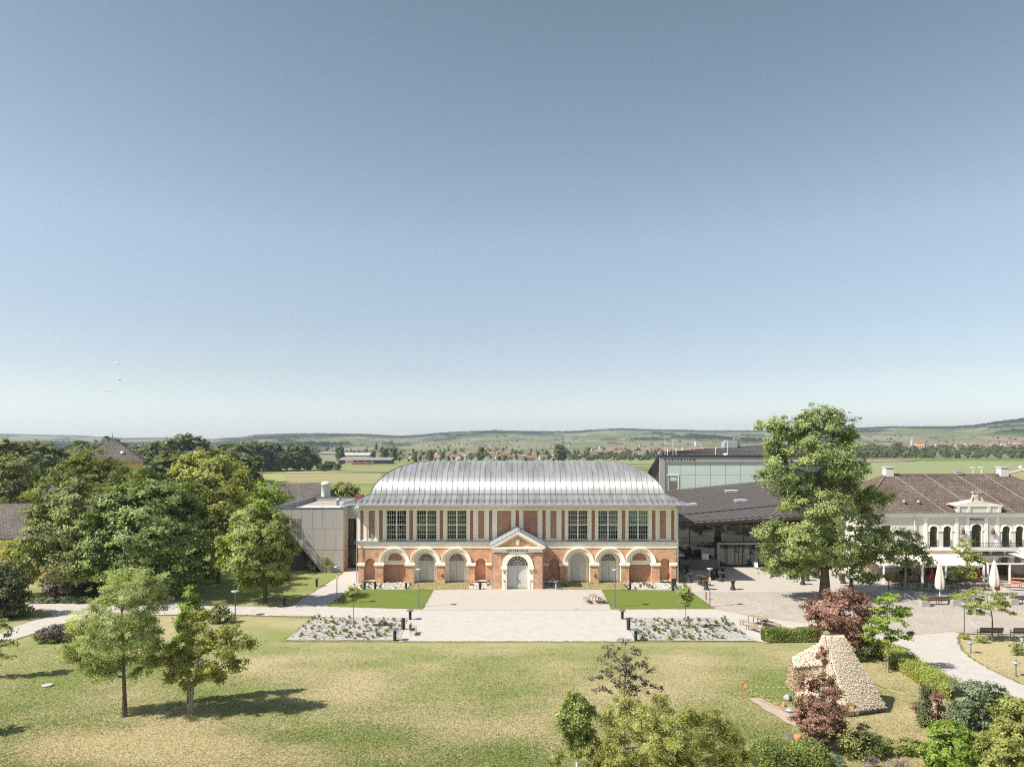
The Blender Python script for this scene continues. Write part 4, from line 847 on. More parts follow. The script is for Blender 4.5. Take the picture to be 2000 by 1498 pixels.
for c, w_ in ((52.0, .9), (55.5, .9), (59.2, .7), (61.4, 1.0), (64.6, .9), (68.5, .9)):
    b.box(x, c-w_, RY0, RY0+.5, 0, 3.3); b.box(c-w_, c+w_, RY0, RY0+.5, 2.5, 3.3); x = c+w_
b.box(x, RX1, RY0, RY0+.5, 0, 3.3); b.build('ground_floor_wall', mat('beige_lower_wall', srgb(206, 192, 176), .9), rs)
for c, w_ in ((52.0, .9), (55.5, .9), (59.2, .7), (61.4, 1.0), (64.6, .9), (68.5, .9)):
    g = MB(); g.box(c-w_, c+w_, RY0+.3, RY0+.34, 0, 2.5); g.build('door', M['wood_dark'], rs)
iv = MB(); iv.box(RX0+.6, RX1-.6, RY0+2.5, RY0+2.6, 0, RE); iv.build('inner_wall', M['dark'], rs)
for xa, xb, k, za, zb in arc:
    c = (xa+xb)/2; w_ = (xb-xa)/2; f = MB(); y = RY0+.25
    if k == 'a':
        zs = zb-w_; f.ring(c, zs, w_-.07, w_, y-.03, y+.05, 14); f.tube([(c, y, zs), (c-.5*w_, y, zs+.8*w_)], .02, 4); f.tube([(c, y, zs), (c+.5*w_, y, zs+.8*w_)], .02, 4)
        for xx in (c-w_+.03, c, c+w_-.03): f.box(xx-.035, xx+.035, y-.03, y+.05, za, zs)
    else:
        zs = zb
        for xx in (xa+.03, c, xb-.03): f.box(xx-.035, xx+.035, y-.03, y+.05, za, zs)
    for t in (.0, .33, .66, 1): zz = za+(zs-za)*t; f.box(xa, xb, y-.02, y+.04, zz-.025, zz+.025)
    wo = f.build('window', M['wood_dark'], rs)
    p = MB(); p.quad((xa, y+.01, za), (xb, y+.01, za), (xb, y+.01, zs), (xa, y+.01, zs))
    if k == 'a': p.disc(c, zs, w_, y+.01, 14)
    p.build('pane', M['glass'], wo)
    if k == 'a':
        r_ = MB()
        if abs(c-61.36) > 1:
            for q in range(9): xx = xa+(xb-xa)*q/8; r_.box(xx-.012, xx+.012, RY0-.06, RY0-.04, za, za+.95)
            r_.box(xa, xb, RY0-.07, RY0-.03, za+.93, za+.98); r_.build('railing', M['black'], wo)
        t = MB(); t.ring(c, zs, w_, w_+.22, RY0-.07, RY0-.001, 14)
        for s2 in (-1, 1): t.box(c+s2*(w_+.13)-.17, c+s2*(w_+.13)+.17, RY0-.1, RY0-.002, zs-.16, zs)
        t.build('arch_trim', M['white'], wo)
t = MB(); t.box(RX0-.1, RX1+.1, RY0-.14, RY0-.001, 3.35, 3.72); t.box(RX0-.1, RX1+.1, RY0-.3, RY0-.001, 8.0, 8.35); t.box(RX0-.05, RX1+.05, RY0-.12, RY0-.001, 7.75, 8.0)
for xx in (58.7, 60.15, 62.6, 64.1, 54.6, 68.2): t.box(xx-.22, xx+.22, RY0-.09, RY0-.002, 3.74, 7.7)
t.build('trim', M['white'], rs)
rf = MB(); o_ = .55; ex0, ex1, ey0, ey1 = RX0-o_, RX1+o_, RY0-o_, RY1+o_; ra, rb, ry_ = 53.6, 71.0, (RY0+RY1)/2; ze = RE-.02
rf.add([(ex0, ey0, ze), (ex1, ey0, ze), (rb, ry_, RR), (ra, ry_, RR)], [(0, 1, 2, 3)]); rf.add([(ex1, ey1, ze), (ex0, ey1, ze), (ra, ry_, RR), (rb, ry_, RR)], [(0, 1, 2, 3)])
rf.add([(ex0, ey1, ze), (ex0, ey0, ze), (ra, ry_, RR)], [(0, 1, 2)]); rf.add([(ex1, ey0, ze), (ex1, ey1, ze), (rb, ry_, RR)], [(0, 1, 2)]); rf.add([(ex0, ey0, ze), (ex0, ey1, ze), (ex1, ey1, ze), (ex1, ey0, ze)], [(0, 1, 2, 3)])
roof2 = rf.build('roof', M['tiles'], rs)
rd_ = MB(); rt = mat('ridge_tile', srgb(128, 104, 92), .9, var=.2, scale=3)
rd_.tube([(ra, ry_, RR+.03), (rb, ry_, RR+.03)], .12, 6)
for a, b_ in (((ex0, ey0), ra), ((ex1, ey0), rb), ((ex0, ey1), ra), ((ex1, ey1), rb)): rd_.tube([(a[0], a[1], ze+.03), (b_, ry_, RR+.03)], .1, 6)
rd_.build('ridge_tiles', rt, roof2)
lw = MB()
for xa in (54.5, 59, 63.5, 67.5): lw.tube([(xa, ry_, RR+.1), (xa+2.5, ey0, ze+.08)], .012, 4)
lw.build('lightning_wire', M['white'], roof2)
for X, Y in ((53.9, 102), (70.3, 102)):
    c = MB(); c.box(X-.55, X+.55, Y-.5, Y+.5, RR-.6, RR+1.0); c.box(X-.65, X+.65, Y-.6, Y+.6, RR+1.0, RR+1.12); c.build('chimney', M['stone_cream'], roof2)
for pxx, pyy in ((1766, 983), (1794, 983.5)):
    Y = 95.3; X = (pxx-1000)*Y/F; z = CAMH+(HOR-pyy)*Y/F; v = MB(); v.lathe((X, Y, z-.6), [(.16, 0), (.16, .7), (.26, .75), (.2, 1.0), (.02, 1.05)], 10); v.build('roof_vent', M['zinc'], roof2)
v = MB(); v.box(63.5, 64.5, 101.7, 102.3, RR, RR+.5); v.build('roof_hatch', M['zinc'], roof2)
t = MB(); t.box(58.5, 64.1, RY0-.55, RY0+.3, 8.36, 9.15); t.box(58.2, 64.4, RY0-.65, RY0+.35, 9.15, 9.32)
for xx in (58.6, 60.0, 62.6, 64.0): t.box(xx-.18, xx+.18, RY0-.66, RY0-.56, 8.4, 9.14)
t.prism([(58.0, 9.32), (64.6, 9.32), (61.3, 9.95)], RY0-.5, RY0+1.4); t.build('attic', M['stone_cream'], rs)
st = MB(); st.lathe((61.25, RY0-.1, 9.5), [(.75, 0), (.65, .4), (.5, .8), (.55, 1.1), (.3, 1.4)], 10, sy=.5, fold=.14, nf=4); st.box(60.7, 61.8, RY0-.35, RY0+.15, 10.9, 11.1); st.tube([(60.4, RY0-.2, 9.5), (60.55, RY0-.25, 10.1), (60.85, RY0-.1, 10.5)], [.2, .16, .1], 7); st.tube([(62.1, RY0-.2, 9.5), (61.95, RY0-.25, 10.1), (61.65, RY0-.1, 10.5)], [.2, .16, .1], 7); st.build('stone_crest', mat('weathered_stone', srgb(168, 158, 140), .95, var=.3, scale=4), rs)
text_obj('lettering', 'MÖRWALD', .32, 61.36, RY0-.03, 7.42, M['black'], rs, 1.5, .02, width=1.75)
for X in (59.42, 63.36):
    l = MB(); l.lathe((X, RY0-.3, 5.5), [(.06, 0), (.2, .1), (.24, .45), (.1, .62), (.02, .75)], 8); l.tube([(X, RY0-.02, 6.3), (X, RY0-.3, 6.35), (X, RY0-.3, 6.1)], .03, 6); l.tube([(X-.28, RY0-.1, 5.55), (X, RY0-.2, 5.4), (X+.28, RY0-.1, 5.55)], .04, 6); l.build('wall_lantern', M['wood_dark'], rs)
ba = MB(); ba.box(58.6, 66.0, RY0-1.3, RY0-.15, 3.4, 3.56); 
for xx in (60, 62.6, 64.4): ba.box(xx-.12, xx+.12, RY0-1.0, RY0-.15, 2.9, 3.4)
bo = ba.build('balcony', M['stone_cream'], rs)
r_ = MB()
for q in range(75): xx = 58.65+q*.1; r_.box(xx-.01, xx+.01, RY0-1.27, RY0-1.25, 3.56, 4.5)
r_.box(58.6, 66.0, RY0-1.29, RY0-1.23, 4.48, 4.54)
for q in range(14): r_.ring(58.9+q*.53, 4.0, .14, .17, RY0-1.28, RY0-1.25, 10, 0, 2*math.pi)
r_.build('railing', M['black'], bo)
d = MB(); d.tube([(53.1, RY0-.2, 8.1), (53.1, RY0-.1, .2)], .06, 6); d.build('downpipe', M['stone_cream'], rs)
# awnings and pergola
M['awning'] = mat('cream_awning_cloth', srgb(244, 236, 222, .72), .9, var=.04, scale=.4)
def awning(lab, x0, x1, yf, zf, yw, zw, posts):
    a = thing('awning', lab, 'awning', ((x0+x1)/2, yf, 0)); b = MB()
    n = 8
    for i in range(n):
        xa, xb = x0+(x1-x0)*i/n, x0+(x1-x0)*(i+1)/n; xm = (xa+xb)/2
        b.add([(xa, yf, zf), (xm, yf, zf-.05), (xb, yf, zf), (xb, yw, zw), (xm, yw, zw-.04), (xa, yw, zw)], [(0, 1, 4, 5), (1, 2, 3, 4)])
        b.add([(xa, yf, zf), (xm, yf, zf-.05), (xb, yf, zf), (xb, yf-.01, zf-.28), (xm, yf-.01, zf-.32), (xa, yf-.01, zf-.28)], [(0, 1, 4, 3), (1, 2, 3, 4)][:0]+[(0, 1, 4, 5), (1, 2, 3, 4)])
    b.build('cloth', M['awning'], a)
    f = MB(); f.box(x0, x1, yf-.06, yf+.06, zf-.12, zf-.055)
    f.build('beam', M['white'], a)
    for xp in posts: p = MB(); p.box(xp-.09, xp+.09, yf-.09, yf+.09, 0, zf-.12); p.build('post', M['white'], a)
    return a
awning('long cream awning left of the balcony on four white posts', 45.6, 58.7, 88.4, 2.35, 93.9, 2.85, (46.2, 51.0, 53.9, 58.6))
awning('cream awning right of the glass pergola at the photo edge', 64.6, 72.0, 88.2, 2.75, 93.9, 3.25, (64.8, 68.4, 71.8))
pg_ = thing('pergola', 'white glass-roofed pergola between the two cream awnings', 'pergola', (61.7, 88.4, 0))
b = MB(); b.box(59.0, 64.5, 88.3, 88.45, 2.42, 2.6)
for i in range(6): xx = 59.1+i*1.06; b.obox((xx, 91.1, 2.86), (0, 5.4, .55), (1, 0, 0), (0, 0, 1), 2.75, .06, .06)
b.build('beam', M['white'], pg_); b = MB(); b.quad((59.0, 88.3, 2.66), (64.5, 88.3, 2.66), (64.5, 93.8, 3.2), (59.0, 93.8, 3.2)); b.build('glass_roof', M['glass'], pg_)
for xx in (59.1, 61.8, 64.4): b = MB(); b.box(xx-.08, xx+.08, 88.3, 88.46, 0, 2.42); b.build('post', M['white'], pg_)

# ------------------------------------------------------------------ parasols, tables, chairs of the terrace
def parasol(lab, px, py, h, mname, r=.42):
    X, Y, _ = gnd(px, py); t = thing('closed_parasol', lab, 'parasol', (X, Y, 0), 'closed parasols on the terrace')
    b = MB(); b.tube([(X, Y, .1), (X, Y, h)], .035, 8); b.build('pole', M['white'], t)
    b = MB(); b.lathe((X, Y, 0), [(r*.75, h*.26), (r, h*.34), (r*.92, h*.5), (r*.6, h*.75), (r*.3, h*.93), (.03, h)], 24, fold=.16, nf=6); b.build('folded_canopy', M[mname], t)
    b = MB(); b.box(X-.4, X+.4, Y-.4, Y+.4, 0.04, .12); b.build('base', M['steel'], t)
M['orange'] = mat('orange_cloth', srgb(214, 100, 60, .8), .85, var=.1, scale=3); M['red'] = mat('red_cloth', srgb(176, 52, 40), .85, var=.25, scale=4); M['offwhite'] = mat('canvas', srgb(222, 214, 198, .8), .9, var=.06, scale=3)
parasol('large closed off-white parasol in front of the awning between the two nearer trees', 1835.5, 1169, 4.3, 'offwhite', .5)
parasol('large closed white parasol with an orange one leaning behind its foot', 1942, 1163, 4.1, 'offwhite', .52)
parasol('small closed orange parasol under the glass pergola', 1971.5, 1136, 1.9, 'orange', .22)
parasol('closed orange parasol standing at the foot of the large white one', 1948, 1160, 1.7, 'orange', .28)
parasol('closed red patterned parasol under the long cream awning', 1820, 1142, 2.0, 'red', .26)
parasol('closed dark orange parasol by the awning end post beside the pergola', 1912, 1138, 1.9, 'orange', .24)

def make_table(loc, name, lab, cat, L, Wd, H, m, legm, group=None, thick=.04):
    t = thing(name, lab, cat, (0, 0, 0), group)
    b = MB(); n = 5
    for i in range(n): b.box(-L/2, L/2, -Wd/2+Wd*i/n+.006, -Wd/2+Wd*(i+1)/n-.006, H-thick, H)
    b.build('top', m, t)
    for sx in (-1, 1):
        for sy in (-1, 1): b = MB(); b.box(sx*(L/2-.08)-.03, sx*(L/2-.08)+.03, sy*(Wd/2-.06)-.03, sy*(Wd/2-.06)+.03, 0, H-thick); b.build('leg', legm, t)
    t.location = loc; return t
def make_chair(loc, lab, m, group=None):
    t = thing('chair', lab, 'chair', (0, 0, 0), group)
    b = MB(); b.box(-.22, .22, -.22, .22, .43, .46); b.build('seat', m, t)
    b = MB()
    for q in range(4): b.box(-.22, .22, .2, .23, .55+q*.1, .61+q*.1)
    b.box(-.22, -.19, .2, .23, .43, .95); b.box(.19, .22, .2, .23, .43, .95); b.build('backrest', m, t)
    for sx in (-1, 1):
        for sy in (-1, 1): b = MB(); b.tube([(sx*.2, sy*.2, .43), (sx*.22, sy*.23, 0)], .015, 5); b.build('leg', M['steel'], t)
    t.location = loc; return t
tabs = [(1752, 1135, 'tall-legged'), (1778, 1137, 0), (1805, 1138, 0), (1838, 1140, 0), (1862, 1142, 0), (1760, 1150, 0), (1793, 1152, 0), (1822, 1155, 0), (1858, 1156, 0), (1888, 1150, 0), (1983, 1133, 0), (1918, 1152, 0)]
tl = ['table under the awning nearest the big oak-like tree', 'table under the long awning, second from its left end', 'table by the closed red parasol under the awning', 'table under the awning right of the large off-white parasol', 'table under the awning by the third post', 'table beside the trunk of the small tree on the terrace', 'table left of the large off-white parasol, outside the awning', 'table at the foot of the large off-white parasol', 'table right of the large off-white parasol among dark chairs', 'table under the flat-crowned tree on the terrace', 'table beside the orange parasol under the pergola', 'table between the flat-crowned tree and the white parasol']
tb = None; ch = None; q = 0
ft = 'wooden terrace '
for i, (px, py, k) in enumerate(tabs):
    X, Y, _ = gnd(px, py)
    if tb is None: tb = make_table((X, Y, .04), 'cafe_table', ft+tl[i], 'table', 1.2, .8, .75, M['wood'], M['steel'], 'tables on the restaurant terrace')
    else: place(tb, (X, Y, .04), rnd.uniform(-.1, .1), 1, ft+tl[i])
    for (dx, dy, rz_) in ((-.35, -.62, math.pi), (.35, .62, 0), (-.35, .62, 0), (.35, -.62, math.pi)):
        p = (X+dx+rnd.uniform(-.06, .06), Y+dy, .04); lab = 'dark chair at the '+tl[i]
        if ch is None: ch = make_chair(p, lab, M['wood_dark'], 'chairs on the restaurant terrace'); ch.rotation_euler.z = rz_
        else: place(ch, p, rz_+rnd.uniform(-.25, .25), 1, lab)
for i, (px, py) in enumerate(((1974, 1148), (1990, 1154), (1996, 1142))):
    X, Y, _ = gnd(px, py); t = make_table((X, Y, .04), 'beer_table', 'long reddish beer table right of the white parasol, '+['nearest to it', 'the middle one', 'farthest back'][i], 'table', 2.2, .7, .76, M['terracotta'], M['steel'], 'long beer tables'); t.rotation_euler.z = -.25
# planters with shrubs are placed with the plants; fence-like garden benches with brown backs
def make_bench(loc, lab, L=1.9, back=True, m=None, group=None, rz=0, name='park_bench'):
    m = m or M['wood_dark']; t = thing(name, lab, 'bench', (0, 0, 0), group)
    b = MB()
    for q in range(4): b.box(-L/2, L/2, -.24+q*.12, -.24+q*.12+.105, .42, .455)
    b.build('seat', m, t)
    if back:
        b = MB()
        for q in range(4): b.box(-L/2, L/2, .25+q*.015, .28+q*.015, .52+q*.11, .61+q*.11)
        b.build('backrest', m, t)
    for sx in (-1, 1):
        for sy in (-1, 1):
            b = MB(); x = sx*(L/2-.1); top = .95 if back and sy > 0 else (.64 if back else .42)
            b.box(x-.025, x+.025, sy*.22-.02, sy*.22+.02, 0, top); b.build('leg', M['wood'] if m is M['wood'] else M['steel'], t)
        if back: b = MB(); b.box(sx*(L/2-.1)-.03, sx*(L/2-.1)+.03, -.24, .24, .642, .675); b.build('armrest', M['steel'], t)
    t.location = loc; t.rotation_euler.z = rz; return t
for i, (px, py, rz_, lab) in enumerate(((1822, 1181, math.pi, 'brown terrace bench by the left planter, facing away'), (1846, 1181, math.pi, 'brown terrace bench left of the pale planter under the flat-crowned tree'), (1990, 1179, math.pi, 'brown terrace bench at the right edge behind the lawn benches'))):
    X, Y, _ = gnd(px, py); make_bench((X, Y, .04), lab, 1.3, True, M['wood_dark'], 'brown benches along the terrace edge', rz_)
X, Y, _ = gnd(1933, 1245); make_bench((X, Y, .04), 'dark slatted park bench on the lawn edge behind the leaning young trunk', 2.1, True, M['wood_dark'], 'park benches at the right lawn', math.pi)
X, Y, _ = gnd(1998, 1245.5); make_bench((X, Y, .04), 'dark slatted park bench cut by the right edge of the photo', 2.1, True, M['wood_dark'], 'park benches at the right lawn', math.pi)
# armchair-like bench on the gravel, seen from the side
X, Y, _ = gnd(807, 1239); make_bench((X, Y, .03), 'brown wooden garden seat on the gravel beside the left planting bed', 1.1, True, M['wood'], None, math.radians(90), 'garden_seat')
# picnic groups
def slab_bench(px, py, L, Wd, H, lab, cat, rz, name, grp):
    X, Y, _ = gnd(px, py); t = make_table((X, Y, .036), name, lab, cat, L, Wd, H, M['wood'], M['wood'], grp); t.rotation_euler.z = rz; return t
slab_bench(1146.5, 1177, 1.7, .5, .46, 'backless wooden bench left of the picnic table on the paved square', 'bench', math.radians(96), 'picnic_bench', 'picnic set on the paved square')
slab_bench(1160.5, 1177, 1.7, .8, .76, 'wooden picnic table on the paved square right of the portal', 'table', math.radians(96), 'picnic_table', 'picnic set on the paved square')
slab_bench(1175, 1177, 1.7, .5, .46, 'backless wooden bench right of the picnic table on the paved square', 'bench', math.radians(96), 'picnic_bench', 'picnic set on the paved square')
for i, (px, py, L, w_, H, nm, cat, lab) in enumerate(((1462, 1225, 1.9, .48, .46, 'picnic_bench', 'bench', 'slatted wooden bench nearest the right planting bed'), (1474, 1234, 1.9, .48, .46, 'picnic_bench', 'bench', 'slatted wooden bench at the left end of the clipped hedge'), (1480, 1221, 1.9, .8, .76, 'picnic_table', 'table', 'slatted wooden picnic table behind the clipped hedge'), (1497, 1221.5, 1.9, .55, .46, 'picnic_bench', 'bench', 'slatted wooden bench just right of the picnic table by the hedge'), (1506, 1226, 1.9, .7, .46, 'picnic_bench', 'bench', 'slatted wooden bench half hidden behind the clipped hedge'))):
    slab_bench(px, py, L, w_, H, lab, cat, math.radians(118), nm, 'picnic set behind the clipped hedge')
# cocktail tables in stretch covers
ct_spots = [(1342, 1121, 'nearest the hall corner against the stone terrace'), (1347, 1138, 'in the shade in front of the stone terrace, nearest the hall'), (1368, 1142, 'first of the sunlit trio left of the lamp post'), (1375, 1144.5, 'second of the sunlit trio left of the lamp post'), (1379.5, 1152, 'front one of the sunlit trio left of the lamp post'),
    (1391, 1127, 'behind the lamp post head, farthest left of the shaded cluster'), (1391, 1131.5, 'hidden just behind the lamp post'), (1399.5, 1127.5, 'in the middle of the shaded cluster right of the lamp post'), (1408, 1135.5, 'front one of the shaded cluster right of the lamp post'), (1411.5, 1127.5, 'farthest right of the shaded cluster by the door frame'), (1431.5, 1152, 'standing alone in the sun on the forecourt'),
    (1568, 1142, 'leftmost below the big tree crown'), (1577, 1134.5, 'second from the left below the big tree crown'), (1598, 1129.5, 'just left of the big tree trunk, farthest back'), (1647, 1139.5, 'first one right of the big tree trunk'), (1662.5, 1148, 'farther right of the big tree trunk, near the red shrub')]
M['stretch'] = mat('black_stretch_cover', (0.045, 0.035, 0.032, 1), .8, var=.2, scale=4)
ct = None
def mk_ct():
    t = thing('cocktail_table', '', 'cocktail table', (0, 0, 0), 'cocktail tables with dark stretch covers')
    b = MB(); b.lathe((0, 0, 0), [(.36, .02), (.33, .1), (.19, .45), (.17, .62), (.24, .95), (.37, 1.1)], 16, fold=.05, nf=4); b.build('stretch_cover', M['stretch'], t)
    b = MB(); b.lathe((0, 0, 0), [(.40, 1.1), (.41, 1.115), (.40, 1.13), (.38, 1.135)], 20); b.build('top', M['wood_dark'], t); return t
for px, py, lab in ct_spots:
    X, Y, _ = gnd(px, py); lab = 'dark covered cocktail table '+lab
    if ct is None: ct = mk_ct(); ct.location = (X, Y, .036); ct['label'] = lab
    else: place(ct, (X, Y, .036), rnd.uniform(0, 3), 1, lab)
for px, lab in ((1340.5, 'left one of two dark cocktail tables standing on the stone terrace'), (1357, 'right one of two dark cocktail tables standing on the stone terrace')):
    place(ct, ((px-1000)*99.3/F, 99.3, 1.352), 0, .95, lab)
X, Y, _ = gnd(1476, 1109.5); t = thing('sign_board', 'small green folding sign board at the foyer doors', 'sign board', (X, Y, .03)); b = MB(); b.obox((X, Y-.18, .45), (1, 0, 0), (0, .25, 1), (0, 1, -.25), .28, .45, .015); b.obox((X, Y+.18, .45), (1, 0, 0), (0, -.25, 1), (0, 1, .25), .28, .45, .015); b.build('board', mat('green_board', srgb(120, 150, 120), .6), t)
b = MB(); b.obox((X, Y-.2, .47), (1, 0, 0), (0, .25, 1), (0, 1, -.25), .22, .3, .004); b.build('poster', M['white'], t)

# ------------------------------------------------------------------ lamp posts and light columns
def lamp(px, py, top, lab, hr=.34, grp='tall grey lamp posts', box=False, dark=False):
    X, Y, _ = gnd(px, py); H = (py-top)*Y/F; t = thing('lamp_post', lab, 'lamp post', (X, Y, .02), grp)
    b = MB(); b.tube([(X, Y, 0.02), (X, Y, 1.2), (X, Y, H)], [.055, .05, .04], 8); b.build('pole', M['steel'], t)
    b = MB(); b.lathe((X, Y, H), [(.06, -.12), (.12, -.04), (hr, .0), (hr*1.02, .05), (hr*.8, .09), (.02, .12)], 18); hd = b.build('lamp_head', M['zinc'], t)
    b = MB(); b.lathe((X, Y, H), [(.05, -.2), (.11, -.13), (.06, -.125)], 10); b.build('lamp_glass', M['white'], hd)
    if box: b = MB(); b.box(X-.09, X+.09, Y-.09, Y+.09, H*.68, H*.78); b.build('junction_box', M['ochre'], t)
lamp(658, 1180, 1107, 'tall lamp post beside the path to the annex', box=True)
lamp(818, 1186, 1112, 'tall lamp post on the left lawn patch in front of the hall')
lamp(1201, 1186, 1113, 'tall lamp post on the bright right lawn patch')
lamp(1386.5, 1185.5, 1111, 'tall lamp post at the right corner of the lawn by the cocktail tables', box=True)
lamp(459.6, 1203.5, 1155, 'shorter lamp post beside the dark round shrub on the left path', .42, 'short park lamps')
lamp(1883.5, 1238, 1180, 'shorter lamp post left of the park benches on the cobbles', .42, 'short park lamps')
lamp(1896, 1275, 1255, 'knee-high garden lamp on the right lawn near the path bend', .26, 'low garden lamps')
lamp(1984.5, 1320, 1294, 'knee-high garden lamp on the right lawn nearest the photo edge', .3, 'low garden lamps')
lamp(1996, 1278, 1248, 'knee-high garden lamp behind the shrub at the right edge', .16, 'low garden lamps')
def column(px, py, top, lab, cap, r=.14, m='black', grp='dark light columns'):
    X, Y, _ = gnd(px, py); H = (py-top)*Y/F; t = thing('light_column', lab, 'light column', (X, Y, .03), grp)
    b = MB(); b.lathe((X, Y, 0), [(r, .02), (r, H-.04), (r*.9, H)], 14); b.build('shaft', M[m], t)
    if cap: b = MB(); b.lathe((X, Y, H), [(r*.7, 0), (.36, .03), (.37, .07), (.34, .1)], 18); b.build('cap_disc', M['steel'], t)
for a in [(801, 1210, 1193, 'capped dark light column at the far corner of the left planting bed', 1), (787.5, 1229.5, 1207, 'uncapped dark column beside the wooden seat', 0, .17), (771, 1251, 1231, 'capped dark light column at the near corner of the left planting bed', 1), (1215.5, 1209, 1193, 'capped dark light column at the far corner of the right planting bed', 1), (1227.5, 1230, 1208, 'uncapped dark column at the middle of the right bed edge', 0, .17), (1241.5, 1251, 1231, 'capped dark light column at the near corner of the right planting bed', 1),
    (712, 1151, 1138, 'dark column in the white stones nearest the hall left corner', 0, .15), (732.5, 1151, 1135.5, 'dark column in the white stones below the left niche', 0, .13), (793, 1150.5, 1138, 'dark column at the right end of the left stone bed', 0, .13), (937.5, 1151, 1137, 'dark column in the small stone bed left of the portal', 0, .15), (1086, 1151, 1137, 'pale column in the shade right of the portal', 1, .12, 'zinc'), (1230.5, 1152.5, 1138, 'dark column at the left end of the right stone bed', 0, .14), (1314, 1154, 1141, 'dark column in front of the control box by the right corner', 0, .15),
    (618.5, 1145, 1131, 'capped dark column on the shaded lawn near the annex', 1), (555.5, 1182.5, 1166, 'capped dark column on the shaded lawn near the path', 1)]: column(*a)
def sbox(name, lab, cat, px, py, w_, d_, h, m, base=0.03):
    X, Y, _ = gnd(px, py); b = MB(); b.box(X-w_/2, X+w_/2, Y-d_/2, Y+d_/2, base, base+h); b.box(X-w_/2-.02, X+w_/2+.02, Y-d_/2-.02, Y+d_/2+.02, base+h, base+h+.04)
    return tagit(b.build(name, m, bevel=.01), lab, cat)
sbox('control_box', 'dark grey control box at the right corner of the hall', 'control box', 1316, 1146, .5, .35, .95, M['black'])
sbox('wooden_bollard', 'short brown wooden bollard beside the cobbled square', 'bollard', 1379, 1172, .18, .18, .85, M['wood'])
# grey stand right of portal
t = thing('info_stand', 'grey metal frame stand in the shade right of the portal', 'stand', gnd(1073, 1150)); X, Y, _ = gnd(1073, 1150)
b = MB()
for s2 in (-1, 1): b.box(X+s2*.7-.03, X+s2*.7+.03, Y-.03, Y+.03, 0, .85)
b.build('leg', M['steel'], t); b = MB(); b.box(X-.74, X+.74, Y-.15, Y+.15, .85, .9); b.build('top', M['steel'], t)
for i, px in enumerate((986.5, 1036)):
    X, Y, _ = gnd(px, 1152); t = thing('handrail_post', ['thin metal post left of the portal door', 'thin metal post with a rail right of the portal door'][i], 'post', (X, Y, 0)); b = MB(); b.tube([(X, Y, 0), (X, Y, .95)], .03, 6); b.build('post', M['steel'], t); b = MB(); b.tube([(X, Y, .9), (X+.6*(1 if i else -1), Y+.1, .9)], .02, 5); b.build('rail', M['steel'], t)
# bike rail by the terrace
t = thing('bicycle_stand', 'low grey metal rail in the shade at the terrace corner', 'rail', gnd(1780, 1180)); b = MB(); a = gnd(1766, 1172); c = gnd(1785, 1183); d = gnd(1792, 1180)
for p in (a, c, d): b.tube([(p[0], p[1], .03), (p[0], p[1], .8)], .03, 6)
b.tube([(a[0], a[1], .8), (c[0], c[1], .8), (d[0], d[1], .8)], .03, 6); b.build('rail', M['zinc'], t)

# ------------------------------------------------------------------ thatched hut with tape
th = mat('straw_thatch', srgb(214, 196, 168, .85), 1.0, col2=srgb(120, 98, 74, .6), scale=5, detail=8, bump=1, bscale=9, spec=.05)
hx0 = gnd(1650, 1399); hut = thing('thatched_hut', 'steep straw-thatched hut with a lower side gable on the lawn', 'hut', (hx0[0], hx0[1], 0))
def P_(px, py, Y): return Vector(at(px, py, Y))
ZH = 5.15
A = Vector(gnd(1648, 1399)); Bc = Vector(gnd(1726, 1389)); Cc = Bc+Vector((-1.2, 3.6, 0)); Dd = A+Vector((-2.1, 2.3, 0)); 
base = [A+Vector((0, 0, .45)), Bc+Vector((0, 0, .45)), Cc+Vector((0, 0, .45)), Dd+Vector((0, 0, .45))]
r1 = P_(1611, 1243, 47.6); r2 = P_(1646, 1242, 47.2)
tv = []; 
b = MB()
def patch_surface(quad, nu, nv, disp, curve=0.0):
    p00, p10, p11, p01 = [Vector(q) for q in quad]; nrm = (p10-p00).cross(p01-p00).normalized(); vs = []
    for j in range(nv+1):
        for i in range(nu+1):
            u, v = i/nu, j/nv; p = (p00*(1-u)+p10*u)*(1-v)+(p01*(1-u)+p11*u)*v
            p = p+nrm*(rnd.uniform(-disp, disp)-curve*math.sin(math.pi*v)); vs.append(p)
    b.add(vs, [(j*(nu+1)+i, j*(nu+1)+i+1, (j+1)*(nu+1)+i+1, (j+1)*(nu+1)+i) for j in range(nv) for i in range(nu)], 0)
patch_surface([base[0], base[1], r2, r1], 34, 56, .05, .12)
patch_surface([base[1], base[2], r2+Vector((0, .3, 0)), r2], 24, 50, .05, .1)
patch_surface([base[3], base[0], r1, r1+Vector((-.05, .2, 0))], 28, 50, .05, .05)
patch_surface([base[2], base[3], r1+Vector((0, .3, 0)), r2+Vector((0, .3, 0))], 20, 30, .05)
# lower side gable to the left
g0 = P_(1551, 1300, 47.8); g1 = P_(1574, 1297, 47.8); k0 = gnd(1540, 1352); k1 = gnd(1600, 1372)
lft = [Vector((k0[0], 48.8, .3)), Vector((k1[0], 46.3, .3))]
patch_surface([lft[0], lft[1], P_(1606, 1296, 46.9), g0], 26, 34, .05)
patch_surface([lft[0]+Vector((.2, 2.0, 0)), lft[0], g0, g0+Vector((.3, 1.6, 0))], 16, 26, .05)
patch_surface([g0, P_(1606, 1296, 46.9), r1+Vector((0, .5, -.5)), g0+Vector((.6, 1.8, 0))], 20, 16, .05)
th_o = b.build('thatch', th, hut)
